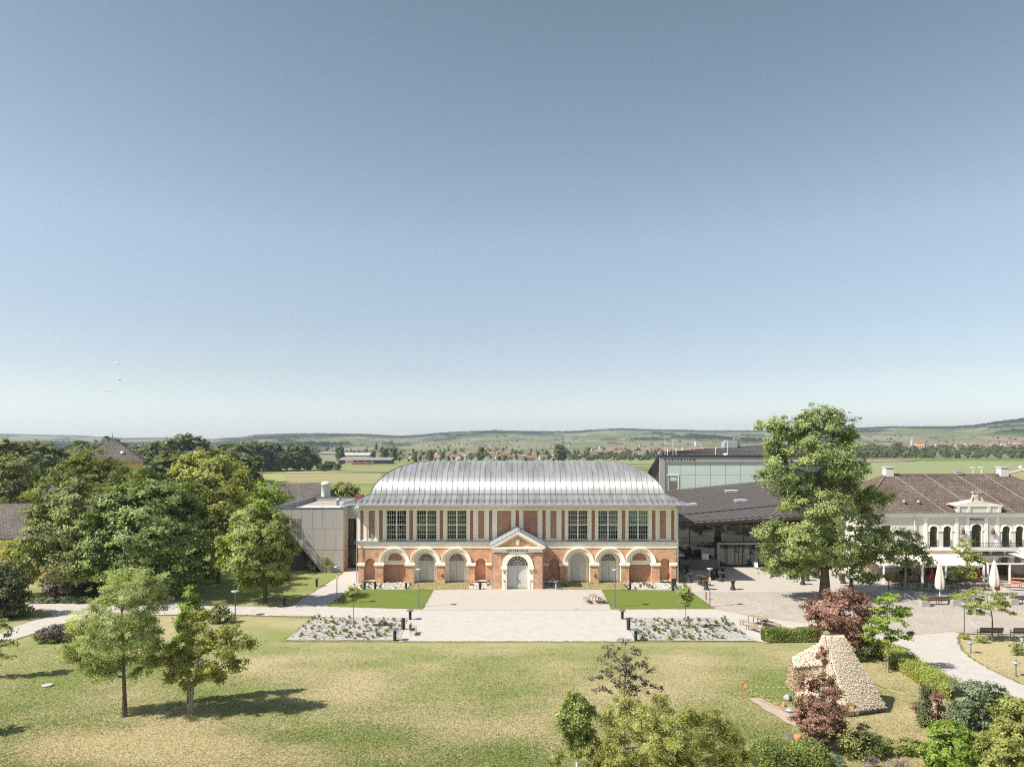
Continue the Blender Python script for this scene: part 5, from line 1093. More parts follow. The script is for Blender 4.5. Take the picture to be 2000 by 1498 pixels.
# straw tufts over the thatch, combed downward
tv, tf = [], []
def straw(quad, n, s=.17, lift=1.0):
    p00, p10, p11, p01 = [Vector(q) for q in quad]; nrm = (p10-p00).cross(p01-p00).normalized(); nrm = nrm if nrm.z > 0 else -nrm
    for _ in range(n):
        u, v = rnd.random(), rnd.random(); p = (p00*(1-u)+p10*u)*(1-v)+(p01*(1-u)+p11*u)*v
        row = round(v*28)/28; p = (p00*(1-u)+p10*u)*(1-row)+(p01*(1-u)+p11*u)*row+Vector((0, 0, rnd.uniform(-.07, .07)))
        dn = ((p00+p10)-(p01+p11)).normalized(); side = dn.cross(nrm); w_ = rnd.uniform(.025, .06); l = s*rnd.uniform(.6, 1.5)
        tip = p+dn*l+nrm*rnd.uniform(.08, .22)*lift; k = len(tv); tv.extend([p+side*w_+nrm*.02, p-side*w_+nrm*.02, tip+side*rnd.uniform(-.08, .08)]); tf.append((k, k+1, k+2))
straw([base[0], base[1], r2, r1], 15000); straw([base[1], base[2], r2+Vector((0, .3, 0)), r2], 1500); straw([base[3], base[0], r1, r1+Vector((-.05, .2, 0))], 7000); straw([lft[0]+Vector((.2, 2.0, 0)), lft[0], g0, g0+Vector((.3, 1.6, 0))], 2500)
straw([base[2], base[3], r1+Vector((0, .3, 0)), r2+Vector((0, .3, 0))], 5000, lift=.3); straw([lft[0], lft[1], P_(1606, 1296, 46.9), g0], 6000); straw([g0, P_(1606, 1296, 46.9), r1+Vector((0, .5, -.5)), g0+Vector((.6, 1.8, 0))], 4500, lift=.15); straw([g0, P_(1606, 1296, 46.9), r1+Vector((0, .5, -.5)), g0+Vector((.6, 1.8, 0))], 1600, lift=.7)
b = MB(); b.add(tv, tf, 0); b.build('straw_tufts', mat('straw', srgb(240, 228, 208, .95), .95, col2=srgb(204, 186, 160, .85), scale=9), hut)
b = MB(); 
for p, q in ((A, Bc), (Bc, Cc), (Cc, Dd), (Dd, A)):
    d = (q-p); b.obox((p+q)/2+Vector((0, 0, .3))+Vector((0, .18, 0)), d, d.cross(Vector((0, 0, 1))), (0, 0, 1), d.length/2-.15, .1, .3)
b.build('low_wall', mat('fieldstone', srgb(150, 138, 122), .95, var=.35, scale=5), hut)
dx = P_(1659, 1388, 45.4); b = MB(); b.obox((dx.x, 45.35, .45), (1, .1, 0), (0, 0, 1), (-.1, 1, 0), .27, .42, .03); tagit(b.build('wooden_board', mat('yellow_board', srgb(196, 168, 96), .8, var=.15, scale=3)), 'yellowish wooden board leaning at the hut base', 'board')
b = MB(); q_ = gnd(1671, 1394); b.lathe((q_[0], q_[1]-.1, 0), [(.12, .0), (.16, .2), (.14, .32), (.1, .33)], 10); tagit(b.build('pale_pot', M['white']), 'small pale pot under the thatch edge beside the wooden board', 'pot')
b = MB(); q_ = gnd(1555, 1447); b.lathe((q_[0]+.1, q_[1], 0), [(.12, .0), (.2, .14), (.23, .3), (.17, .38), (.14, .37)], 14); tagit(b.build('clay_pot', M['terracotta']), 'round clay pot at the foot of the red-brown shrub', 'pot')
b = MB(); b.obox((q_[0]-.3, q_[1]+.3, .15), (1, .3, .1), (0, .3, 1), (0, 1, -.3), .25, .16, .03); tagit(b.build('slate_slab', M['zinc']), 'pale blue-grey slab leaning left of the clay pot', 'slab')
# pile of things at the left foot of the hut
for i, (px, py, r, h, m, lab) in enumerate(((1538, 1366, .24, .36, 'blind', 'pale grey draped bundle at the left foot of the hut'), (1531, 1379, .13, .3, 'terracotta', 'small reddish pot left of the hut bundle'), (1543, 1388, .35, .25, 'zinc', 'low pale turquoise tub in front of the hut bundle'))):
    q_ = gnd(px, py); b = MB(); b.lathe((q_[0], q_[1], 0), [(r*.8, 0), (r, h*.3), (r*.8, h*.7), (r*.4, h*.95), (.03, h)], 12, fold=.3 if i == 0 else 0, nf=4); tagit(b.build(['draped_bundle', 'clay_pot', 'tub'][i], M[m]), lab, ['bundle', 'pot', 'tub'][i])
tape = bpy.data.materials.new('yellow_black_tape'); tape.use_nodes = True; N, L, B = nd(tape); tc = N.new('ShaderNodeTexCoord'); wv = N.new('ShaderNodeTexWave'); wv.inputs['Scale'].default_value = 2.2; wv.bands_direction = 'DIAGONAL'; L.new(tc.outputs['Object'], wv.inputs[0]); rp = N.new('ShaderNodeValToRGB'); rp.color_ramp.interpolation = 'CONSTANT'; rp.color_ramp.elements[0].color = (.03, .03, .02, 1); rp.color_ramp.elements[1].position = .3; rp.color_ramp.elements[1].color = srgb(224, 196, 80, .6); L.new(wv.outputs[0], rp.inputs[0]); L.new(rp.outputs[0], B.inputs['Base Color'])
def tape_run(pts, lab):
    b = MB()
    for a, c in zip(pts[:-1], pts[1:]):
        a, c = Vector(a), Vector(c); n = 10
        for i in range(n):
            t0, t1 = i/n, (i+1)/n; p, q = a.lerp(c, t0), a.lerp(c, t1); p.z -= .12*math.sin(math.pi*t0); q.z -= .12*math.sin(math.pi*t1)
            b.quad(p-Vector((0, 0, .02)), q-Vector((0, 0, .02)), q+Vector((0, 0.02, .02)), p+Vector((0, 0.02, .02)))
    tagit(b.build('barrier_tape', tape), lab, 'barrier tape')
p0 = gnd(1450, 1361); b = MB(); b.tube([(p0[0], p0[1], 0), (p0[0], p0[1], .95)], .014, 6); b.lathe((p0[0], p0[1], .8), [(.03, 0), (.07, .05), (.07, .15), (.02, .22)], 8); tagit(b.build('tape_post', M['orange']), 'thin orange stake holding the barrier tape left of the hut', 'stake')
tape_run([(p0[0], p0[1], .85), (Dd.x+.3, Dd.y+.5, .95)], 'yellow and black tape running from the orange stake to the hut')
tape_run([(p0[0], p0[1], .82), Vector(gnd(1560, 1408))+Vector((0, 0, .5))], 'yellow and black tape running from the orange stake toward the front shrub')
tape_run([(Bc.x+.1, Bc.y+3, 1.1), Vector(gnd(1790, 1378))+Vector((0, 0, .6))], 'yellow and black tape running right from the hut to the cypress')
# ------------------------------------------------------------------ foliage
def foliage(lobes, cr, leaf, per, seed, dens=1.0, flat=.7, elong=.55, up=.6, shell=.5, droop=0.0):
    g = np.random.default_rng(seed); C = []; OUT = []
    for (cx, cy, cz, rx, ry, rz) in lobes:
        r = (rx*ry*rz)**(1/3); n = max(4, int(dens*3.2*(r/cr)**2))
        d = g.normal(size=(n, 3)); d /= np.linalg.norm(d, axis=1)[:, None]
        rad = shell+(1-shell)*g.random(n)**.6; rad *= 1+g.normal(size=n)*.09
        C.append(np.stack([cx+d[:, 0]*rx*rad, cy+d[:, 1]*ry*rad, cz+d[:, 2]*rz*rad], 1)); OUT.append(d)
    C = np.concatenate(C); OUT = np.concatenate(OUT); n = len(C)
    keep = C[:, 2] > 0.08; C = C[keep]; OUT = OUT[keep]; n = len(C)
    ci = np.repeat(np.arange(n), per); m = n*per
    size = cr*(.65+.7*g.random(n))[ci]
    off = g.normal(size=(m, 3))*.43; off[:, 2] *= flat
    p = C[ci]+off*size[:, None]; p[:, 2] -= droop*np.hypot(off[:, 0], off[:, 1])*size
    cen_ = C.mean(0); CO = (C-cen_)/np.maximum(C.std(0), .1); CO /= np.linalg.norm(CO, axis=1)[:, None]+1e-6
    nrm = g.normal(size=(m, 3))*.42+OUT[ci]*.5+CO[ci]*.6; nrm[:, 2] += up*.7; nrm /= np.linalg.norm(nrm, axis=1)[:, None]
    t = g.normal(size=(m, 3)); t -= nrm*(t*nrm).sum(1)[:, None]; t /= np.linalg.norm(t, axis=1)[:, None]
    bt = np.cross(nrm, t); L_ = leaf*(.6+.8*g.random(m)); L_ = L_[:, None]
    v = np.stack([p-t*L_*.5, p+bt*L_*.5*elong, p+t*L_*.5, p-bt*L_*.5*elong], 1)
    v[:, :, 2] = np.maximum(v[:, :, 2], 0.03)
    tint = np.clip(.5+(g.random(n)[ci]-.5)*.65+(g.random(m)-.5)*.55, 0, 1)
    return v.reshape(-1, 3), np.repeat(tint, 4), C
NLEAF = 0
def crown_obj(name, v, tint, m, parent):
    global NLEAF
    off = wloc(parent) if parent is not None else Vector((0, 0, 0)); co = v-np.array(off)
    q = np.arange(len(co)).reshape(-1, 4); me = bpy.data.meshes.new(name); fast_mesh(me, co, q); NLEAF += len(q)
    a = me.attributes.new('tint', 'FLOAT', 'POINT'); a.data.foreach_set('value', tint.astype(np.float32)); me.materials.append(m)
    o = link(bpy.data.objects.new(name, me))
    if parent is not None: o.parent = parent
    return o
def limbs(b, base, tips, r0, hfork, n_main=5, seed=0, r_tip=.03, lean=(0, 0)):
    """tapered trunk, main limbs, then twigs to the leaf clumps"""
    g = random.Random(seed); tips = [Vector(t) for t in tips]; base = Vector(base)
    top = max(t.z for t in tips); cen = sum(tips, Vector())/len(tips)
    axis_top = Vector((cen.x*.7+base.x*.3, cen.y*.7+base.y*.3, base.z+(top-base.z)*.86))
    pts = []; rs_ = []
    for i in range(7):
        t = i/6; z = base.z+(axis_top.z-base.z)*t; w = max(0, (z-base.z-hfork)/(axis_top.z-base.z-hfork+1e-6))
        pts.append(Vector((base.x+(axis_top.x-base.x)*w+lean[0]*t, base.y+(axis_top.y-base.y)*w+lean[1]*t, z))+Vector((g.uniform(-.4, .4), g.uniform(-.4, .4), 0))*r0*t*2); rs_.append(r0*(1-t)**.8+r_tip*.6)
    rs_[0] *= 1.35; pts[0].z -= .1; b.tube(pts, rs_, 9)
    def on_axis(z):
        for a, c in zip(pts[:-1], pts[1:]):
            if a.z <= z <= c.z: return a.lerp(c, (z-a.z)/(c.z-a.z+1e-9))
        return pts[-1] if z > pts[-1].z else pts[0]
    mains = []
    sample = g.sample(tips, min(len(tips), n_main*3)); 
    for t in sample[:n_main*2]:
        rad = math.hypot(t.x-cen.x, t.y-cen.y); zs = max(base.z+hfork, min(t.z-rad*.6, pts[-2].z)); s = on_axis(zs); e = s.lerp(t, .8); mid = s.lerp(e, .5)+Vector((g.uniform(-.2, .2), g.uniform(-.2, .2), rad*.08))
        rr0 = r0*.38*(1-.6*(zs-base.z)/(top-base.z)); b.tube([s, mid, e], [rr0, rr0*.6, rr0*.25], 6); mains.append((s, mid, e, rr0))
    for t in tips[::max(1, len(tips)//(n_main*14))]:
        best = min(mains, key=lambda mm: (mm[1].lerp(mm[2], .5)-t).length) if mains else None
        if best is None: continue
        s = best[1].lerp(best[2], g.random()*.8); b.tube([s, s.lerp(t, .5)+Vector((0, 0, .1)), t], [best[3]*.3, best[3]*.2, .008+r_tip*.3], 4)
def plobes(px0, py0, L_):
    """lobes given in photo pixels become solid ellipsoids around the tree's own distance"""
    X, Y, _ = gnd(px0, py0); out = []
    for l in L_:
        px, py, rx, ry = l[:4]; dy = l[4] if len(l) > 4 else 0.0; dr = l[5] if len(l) > 5 else 1.0
        c = at(px, py, Y+dy); s = (Y+dy)/F; out.append((c[0], c[1], c[2], rx*s, min(rx, ry*1.3)*s*dr, ry*s))
    return (X, Y, 0), out
def tree(name, lab, px, py, L_, m, cr=.7, leaf=.28, per=60, r0=.2, hf=2.0, dens=1.0, seed=1, bark='bark', cat='tree', group=None, n_main=5, twigs=True, twin=None, base=None, **kw):
    loc, lobes = plobes(px, py, L_)
    if base: loc = base
    t = thing(name, lab, cat, loc, group); v, tint, C = foliage(lobes, cr, leaf, per, seed, dens, **kw)
    crown_obj('crown' if cat == 'tree' else 'foliage', v, tint, m, t)
    b = MB(); tips = [tuple(c) for c in C]
    if twin:
        for (dx, r) in twin: 
            sub = [c for c in tips if (c[0]-loc[0])*dx >= -0.4] or tips; limbs(b, (loc[0]+dx*.06, loc[1], 0), sub, r, hf, max(2, n_main//2), seed+int(dx*10), lean=(0, 0))
    else: limbs(b, loc, tips, r0, hf, n_main, seed)
    b.build('trunk' if cat == 'tree' else 'stems', M[bark], t); return t
G = lambda r, g, b: (r, g, b, 1)
M['lf_oak'] = leaf_mat('leaf_fresh_green', G(0.1, 0.13, 0.04), G(0.42, 0.49, 0.19), 0.35)
M['lf_maple'] = leaf_mat('leaf_deep_green', G(0.05, 0.085, 0.025), G(0.36, 0.44, 0.16), 0.3)
M['lf_dark'] = leaf_mat('leaf_dark_green', G(0.06, 0.075, 0.025), G(0.4, 0.43, 0.16), 0.3)
M['lf_yel'] = leaf_mat('leaf_yellow_green', G(0.13, 0.145, 0.035), G(0.5, 0.5, 0.17), 0.4)
M['lf_light'] = leaf_mat('leaf_light_green', G(0.14, 0.175, 0.05), G(0.5, 0.54, 0.21), 0.45)
M['lf_ash'] = leaf_mat('leaf_grey_green', G(0.15, 0.18, 0.07), G(0.56, 0.6, 0.3), 0.5)
M['lf_vivid'] = leaf_mat('leaf_vivid_green', G(0.13, 0.2, 0.03), G(0.4, 0.5, 0.11), .4)
M['lf_red'] = leaf_mat('leaf_red_brown', G(0.15, 0.075, 0.055), G(0.46, 0.27, 0.21))
M['lf_purple'] = leaf_mat('leaf_dusky_purple', G(0.06, 0.045, 0.045), G(0.2, 0.155, 0.145), .2)
M['lf_olive'] = leaf_mat('leaf_olive', G(0.17, 0.18, 0.05), G(0.54, 0.54, 0.2), 0.5)
M['lf_blue'] = leaf_mat('leaf_sea_green', G(0.099, 0.143, 0.088), G(0.348, 0.408, 0.264), 0.45)
M['lf_hedge'] = leaf_mat('leaf_clipped_hedge', G(0.09, 0.125, 0.035), G(0.42, 0.47, 0.16), 0.45)
M['lf_hedge2'] = leaf_mat('leaf_yellow_hedge', G(0.242, 0.275, 0.066), G(0.506, 0.528, 0.176), 0.45)
M['lf_cyp'] = leaf_mat('leaf_cypress', G(0.05, 0.065, 0.03), G(0.18, 0.2, 0.09), .15)
M['lf_lav'] = leaf_mat('leaf_lavender', G(0.14, 0.125, 0.12), G(0.34, 0.3, 0.29), .2)
M['lf_white'] = leaf_mat('leaf_pale_blossom', G(0.35, 0.35, 0.22), G(0.7, 0.68, 0.5), .2)

# the tall tree right of centre
tree('tall_tree', 'tallest tree, loose fresh green crown, standing on the cobbled square before the restaurant', 1611, 1168,
  [(1592, 822, 46, 34), (1497, 832, 20, 14, 0), (1490, 930, 16, 18, 0), (1735, 972, 14, 10, 0), (1740, 1085, 24, 16, 0), (1660, 850, 16, 20, 0), (1683, 915, 16, 20, 0), (1560, 850, 36, 26, 1), (1625, 815, 22, 24, -1), (1642, 845, 30, 36, 1), (1520, 832, 30, 20, -1), (1515, 868, 30, 32, 0), (1578, 880, 46, 30, -2), (1640, 905, 46, 42, -1), (1525, 915, 36, 36, -1), (1580, 945, 48, 36, 1), (1668, 960, 42, 34, 1), (1700, 968, 42, 18, -1), (1722, 975, 22, 14, -1), (1545, 975, 36, 34, -1), (1620, 995, 52, 36, -2), (1690, 1005, 30, 22, 1), (1515, 1035, 44, 24, -1), (1490, 1040, 24, 12, -2), (1560, 1055, 48, 40, -3), (1515, 1095, 36, 34, -1), (1620, 1070, 60, 38, -2), (1690, 1050, 44, 36, 0), (1700, 1090, 32, 22, 1), (1660, 1105, 50, 24, -1), (1560, 1105, 40, 26, 0), (1690, 1125, 26, 14, 0), (1735, 1045, 16, 16, 0), (1545, 1118, 20, 14, 1), (1600, 1030, 30, 40, 4)],
  M['lf_oak'], cr=.68, leaf=.29, per=72, r0=.48, hf=3.2, dens=1.15, seed=3, n_main=9, shell=.3, base=None)
# left group
tree('maple_tree', 'broad deep green tree in the middle of the dense left group', 292, 1158,
  [(270, 950, 50, 34, 0), (240, 985, 60, 40, -2), (300, 985, 70, 50, -3), (350, 975, 50, 45, 0), (372, 1020, 40, 50, 0), (215, 1030, 45, 40, -3), (290, 1050, 80, 55, -5), (360, 1075, 50, 50, -2), (205, 1085, 45, 45, -4), (250, 1115, 60, 35, -5), (330, 1125, 60, 28, -3), (385, 1110, 30, 35, 0), (300, 1010, 60, 60, 2)],
  M['lf_maple'], cr=.85, leaf=.36, per=90, r0=.4, hf=2.5, dens=1.25, seed=4, flat=.5, up=.9)
tree('large_tree', 'large mid green tree at the left, behind the purple shrub', 150, 1158,
  [(185, 905, 48, 28, 6), (150, 930, 50, 35, 4), (215, 935, 42, 35, 5), (110, 970, 50, 40, 2), (170, 985, 60, 50, 0), (75, 1015, 35, 35, 0), (120, 1040, 60, 45, -2), (180, 1055, 50, 60, -2), (75, 1065, 40, 35, -3), (140, 1100, 60, 45, -3), (60, 1100, 35, 30, -3), (230, 975, 35, 40, 4), (205, 1100, 40, 40, 0)],
  M['lf_dark'], cr=.9, leaf=.36, per=86, r0=.45, hf=2.5, dens=1.3, seed=5, flat=.55, up=.8)
tree('bushy_tree', 'yellowish green tree cut by the left edge below the far hills', 20, 1100,
  [(10, 915, 40, 28, 0), (45, 935, 30, 40, 0), (15, 955, 50, 35, 0), (50, 965, 22, 22, 0), (-25, 940, 40, 50, 0), (-10, 990, 50, 40, 2), (35, 995, 30, 20, 3)], M['lf_dark'], cr=.9, leaf=.45, per=60, r0=.3, seed=6)
tree('round_tree', 'tall rounded yellow-green tree behind the middle of the left group', 415, 1118,
  [(412, 905, 48, 28, 0), (380, 920, 35, 35, 1), (445, 920, 38, 38, 0), (415, 945, 60, 40, -2), (460, 955, 28, 38, 0), (385, 965, 30, 30, 0), (430, 985, 45, 35, 0), (400, 1000, 45, 30, 0)], M['lf_yel'], cr=.95, leaf=.46, per=66, r0=.35, seed=7, dens=1.2)
tree('small_tree', 'narrow yellow-green tree squeezed between the deep green and the light round tree', 428, 1138,
  [(425, 1010, 28, 26, 0), (440, 1000, 26, 18, 0), (418, 1045, 24, 34, 0), (440, 1045, 24, 30, 0), (425, 1085, 22, 30, 0), (412, 1110, 18, 22, 0)], M['lf_yel'], cr=.6, leaf=.34, per=60, r0=.22, seed=8)
tree('round_tree', 'light green round tree in front of the grey annex', 518, 1175,
  [(512, 1005, 36, 26, 0), (475, 1025, 32, 28, -1), (540, 1030, 34, 32, 0), (505, 1050, 50, 34, -2), (455, 1065, 30, 34, 0), (560, 1068, 22, 28, 0), (480, 1095, 45, 30, -2), (530, 1100, 46, 30, -1), (500, 1130, 40, 20, -1), (452, 1100, 22, 22, 0), (540, 1128, 26, 16, 0)], M['lf_light'], cr=.6, leaf=.32, per=70, r0=.2, hf=1.8, seed=9, dens=1.35, shell=.35)
tree('small_tree', 'bright green round tree top seen behind the annex left corner', 528, 1080, [(525, 955, 36, 22, 0), (545, 970, 26, 18, 0), (505, 965, 24, 24, 0), (530, 990, 40, 25, 0), (520, 1015, 40, 25, 0)], M['lf_vivid'], cr=.8, leaf=.4, per=50, r0=.25, seed=10)
tree('small_tree', 'low dark green round tree top behind the annex roof', 672, 1050, [(665, 952, 22, 12, 0), (685, 958, 20, 12, 0), (650, 960, 16, 14, 0), (670, 975, 35, 18, 0), (670, 995, 32, 18, 0)], M['lf_dark'], cr=.7, leaf=.4, per=50, r0=.2, seed=12)
# foreground lawn trees
tree('ash_tree', 'grey-green airy tree with a single straight trunk on the lawn at left', 243, 1398,
  [(270, 1125, 26, 20, 0), (232, 1135, 26, 22, 0), (298, 1150, 24, 24, 0), (255, 1160, 44, 28, -1), (215, 1165, 28, 26, 0), (305, 1180, 22, 24, 0), (190, 1200, 34, 28, -.5), (240, 1205, 50, 32, -1.2), (290, 1215, 34, 30, 0), (160, 1225, 28, 32, 0), (200, 1250, 40, 34, -1), (255, 1255, 44, 34, -1), (145, 1270, 28, 28, 0), (180, 1295, 36, 24, 0), (300, 1260, 30, 26, 0), (230, 1290, 36, 22, .5), (285, 1295, 30, 18, 0), (205, 1315, 24, 16, 0), (310, 1285, 20, 16, 0), (262, 1318, 14, 14, 0)],
  M['lf_ash'], cr=.42, leaf=.16, per=95, r0=.12, hf=2.4, dens=1.3, seed=13, shell=.2, elong=.35, n_main=7)
tree('twin_stem_tree', 'pale yellow-green spreading tree with two crossing stems right of the grey-green one', 373, 1394,
  [(395, 1205, 18, 18, 0), (380, 1222, 22, 16, 0), (425, 1238, 22, 18, -.5), (455, 1235, 22, 16, 0), (478, 1255, 22, 18, 0), (440, 1270, 34, 20, -.6), (400, 1255, 30, 22, 0), (345, 1270, 26, 20, 0), (330, 1285, 18, 18, 0), (365, 1295, 28, 22, 0), (460, 1295, 26, 14, 0), (410, 1305, 30, 18, -.5), (430, 1320, 22, 12, 0), (345, 1315, 24, 18, 0), (385, 1328, 20, 12, 0), (365, 1340, 12, 14, 0)],
  M['lf_olive'], cr=.36, leaf=.16, per=85, r0=.09, hf=1.4, seed=14, shell=.2, twin=((-1, .07), (1, .08)), bark='bark_pale', dens=1.1)
tree('slender_tree', 'dark green narrow upright tree standing inside the twin-stem tree', 368, 1372,
  [(372, 1160, 10, 14, 0), (375, 1185, 18, 20, 0), (358, 1195, 12, 18, 0), (385, 1200, 12, 16, 0), (365, 1225, 20, 26, 0), (360, 1260, 18, 28, 0), (352, 1295, 18, 26, 0), (345, 1325, 15, 20, 0)], M['lf_vivid'], cr=.34, leaf=.2, per=56, r0=.06, hf=1.2, seed=15, dens=1.1)
# trees out of frame at left whose shadows and branches enter
tree('conifer', 'feathery light green branches reaching in at the left edge', -28, 1325, [(-20, 1215, 30, 14, 0), (5, 1228, 22, 8, 0), (-10, 1245, 36, 10, 0), (12, 1258, 18, 6, 0), (-20, 1275, 34, 10, 0), (5, 1282, 16, 5, 0), (-30, 1300, 30, 12, 0), (-30, 1180, 20, 20, 0)], M['lf_light'], cr=.35, leaf=.2, per=40, r0=.1, hf=.6, seed=16, flat=.35)
tree('sapling', 'small sapling just outside the left edge casting the lower left shadow', -105, 1440, [(-110, 1330, 26, 26, 0), (-85, 1350, 20, 18, 0), (-120, 1370, 24, 18, 0)], M['lf_olive'], cr=.35, leaf=.2, per=36, r0=.07, hf=1.2, seed=17)
# shrubs at left
def shrub(lab, px, py, L_, m, seed, cr=.35, leaf=.2, per=50, group=None, name='shrub', cat='shrub', dens=1.1, **kw):
    return tree(name, lab, px, py, L_, M[m], cr=cr, leaf=leaf, per=per, r0=.05, hf=.15, dens=dens, seed=seed, cat=cat, group=group, n_main=4, **kw)
shrub('very dark tall shrub at the left edge beside the path', 20, 1205, [(15, 1120, 32, 30, 0), (38, 1150, 24, 36, 0), (5, 1165, 45, 40, 0), (30, 1185, 30, 20, 0), (-25, 1140, 40, 50, 0)], 'lf_cyp', 20, cr=.5, leaf=.25, per=60)
shrub('dusky purple shrub at the foot of the large left tree', 120, 1172, [(105, 1125, 24, 14, 0), (130, 1128, 24, 14, 0), (118, 1145, 36, 18, -.5), (100, 1155, 20, 12, 0), (145, 1150, 16, 16, 0)], 'lf_purple', 21, cr=.4)
shrub('pale feathery shrub with light blossom at far left', 45, 1165, [(40, 1065, 28, 18, 0), (55, 1075, 20, 20, 0), (25, 1090, 30, 28, 0), (60, 1110, 30, 30, 0), (20, 1125, 30, 25, 0)], 'lf_olive', 22, cr=.45, leaf=.24, per=50)
shrub('cream blossoming top of an elder bush left of the large tree', 55, 1150, [(48, 1064, 14, 6, -2), (38, 1072, 12, 6, -2), (60, 1062, 8, 5, -2)], 'lf_white', 23, cr=.25, leaf=.2, per=26)
shrub('brownish low shrub between the left path and the lawn', 104, 1253, [(85, 1238, 16, 12, 0), (105, 1232, 22, 14, 0), (125, 1235, 20, 16, 0), (100, 1243, 26, 10, 0)], 'lf_purple', 24, cr=.25, leaf=.14)
shrub('green low shrub in front of the brownish one by the left path', 88, 1256, [(84, 1247, 16, 7, 0), (98, 1250, 12, 5, 0)], 'lf_hedge', 25, cr=.22, leaf=.13)
shrub('dark round shrub left of the short lamp post', 430, 1216, [(425, 1195, 22, 14, 0), (440, 1203, 20, 12, 0), (415, 1205, 16, 12, 0), (430, 1188, 14, 8, 0)], 'lf_dark', 26, cr=.3, leaf=.16)
shrub('low leafy border along the left path edge', 120, 1178, [(px, 1172-abs(px-120)*.02, 12, 5, 0) for px in range(62, 180, 13)], 'lf_blue', 27, cr=.25, leaf=.16, name='border_plants', cat='border plants')
shrub('dark shrub in the shadow between the large tree and the deep green tree', 190, 1165, [(185, 1140, 25, 25, 1), (165, 1150, 20, 15, 1), (215, 1150, 25, 20, 2)], 'lf_cyp', 28, cr=.5, leaf=.25)
for i, (px, py, h, w_, m_, lab) in enumerate(((483, 1112, 30, 14, 'lf_yel', 'small shrub against the annex behind the light round tree'), (608, 1118, 20, 7, 'lf_dark', 'thin staked sapling against the annex wall at the slanted soffit'), (637, 1118, 30, 7, 'lf_light', 'young sapling against the annex wall nearest the glass link'))):
    tree('sapling' if i else 'shrub', lab, px, py, [(px, py-h*.85, w_, h*.3, 0), (px+2, py-h*.55, w_*.9, h*.25, 0)], M[m_], cr=.3, leaf=.18, per=30, r0=.04, hf=.5, seed=30+i)
tree('sapling', 'young staked sapling on the left lawn patch edge', 690.5, 1226, [(690, 1147, 8, 8, 0), (685, 1155, 13, 9, 0), (697, 1160, 12, 9, 0), (686, 1166, 12, 7, 0), (692, 1172, 8, 6, 0)], M['lf_light'], cr=.22, leaf=.16, per=26, r0=.035, hf=2, seed=40, bark='bark_pale')
tree('sapling', 'young sapling in the right planting bed with a thin pale stem', 1339, 1228, [(1342, 1150, 7, 8, 0), (1334, 1158, 12, 9, 0), (1344, 1165, 11, 8, 0), (1337, 1173, 12, 8, 0), (1341, 1181, 7, 6, 0)], M['lf_light'], cr=.22, leaf=.16, per=26, r0=.035, hf=2, seed=41, bark='bark_pale')
# right side
tree('purple_leaved_tree', 'large red-brown leaved tree before the tall tree trunk', 1655, 1278,
  [(1640, 1165, 28, 18, 0), (1600, 1185, 32, 20, 0), (1675, 1175, 26, 24, 0), (1640, 1200, 44, 24, -1), (1585, 1200, 20, 14, 0), (1690, 1205, 22, 26, 0), (1615, 1220, 36, 20, -.5), (1665, 1232, 40, 24, -1), (1635, 1250, 32, 18, 0), (1680, 1255, 24, 18, 0)], M['lf_red'], cr=.42, leaf=.22, per=66, r0=.12, hf=.5, seed=50, dens=1.1, shell=.3)
shrub('thick dark base growth under the red-brown tree beside the hut', 1680, 1290, [(1672, 1268, 22, 12, 0), (1692, 1262, 14, 14, 0), (1655, 1272, 14, 8, 0)], 'lf_dark', 51, cr=.3)
tree('young_tree', 'bright light green young tree with a pale staked stem beside the curved hedge', 1734, 1312,
  [(1735, 1170, 20, 16, 0), (1725, 1190, 26, 14, 0), (1760, 1195, 22, 14, -.4), (1710, 1212, 26, 12, 0), (1740, 1212, 30, 12, -.5), (1700, 1225, 22, 8, 0), (1725, 1232, 34, 12, 0), (1770, 1240, 20, 8, 0), (1725, 1250, 28, 10, 0), (1695, 1245, 14, 7, 0)], M['lf_vivid'], cr=.36, leaf=.2, per=46, r0=.05, hf=1.8, seed=52, flat=.4, shell=.2, bark='bark_pale', dens=.95)
tree('locust_tree', 'flat-crowned young tree with a leaning thin trunk behind the park bench', 1938, 1252,
  [(1880, 1165, 24, 10, 0), (1915, 1158, 30, 10, 0), (1945, 1165, 26, 10, 0), (1895, 1180, 30, 10, -.4), (1930, 1185, 34, 12, -.5), (1962, 1180, 18, 10, 0), (1965, 1195, 16, 6, 0), (1910, 1196, 24, 7, 0), (1905, 1170, 26, 8, .5)], M['lf_light'], cr=.4, leaf=.2, per=44, r0=.06, hf=2.2, seed=53, flat=.35, shell=.2, dens=.95)
tree('terrace_tree', 'thin-trunked tree with layered crown in front of the balcony', 1890, 1146,
  [(1884, 1060, 12, 10, 0), (1872, 1072, 14, 8, 0), (1898, 1078, 20, 10, 0), (1885, 1088, 20, 10, 0), (1915, 1092, 20, 8, 0), (1882, 1108, 18, 10, 0), (1878, 1125, 20, 10, 0), (1900, 1120, 18, 10, 0), (1868, 1118, 10, 6, 0)], M['lf_light'], cr=.5, leaf=.26, per=40, r0=.1, hf=1.6, seed=54, flat=.45, shell=.2)
tree('terrace_tree', 'small tree with a thick pale trunk at the left end of the terrace', 1768, 1154,
  [(1760, 1045, 18, 14, 0), (1780, 1048, 18, 14, 0), (1748, 1062, 16, 14, 0), (1790, 1072, 20, 16, 0), (1765, 1075, 26, 18, -.5), (1745, 1082, 14, 12, 0), (1805, 1088, 18, 12, 0), (1775, 1098, 30, 14, 0), (1812, 1100, 14, 8, 0)], M['lf_oak'], cr=.5, leaf=.28, per=44, r0=.17, hf=1.9, seed=55, shell=.2, bark='bark_pale', dens=.9)
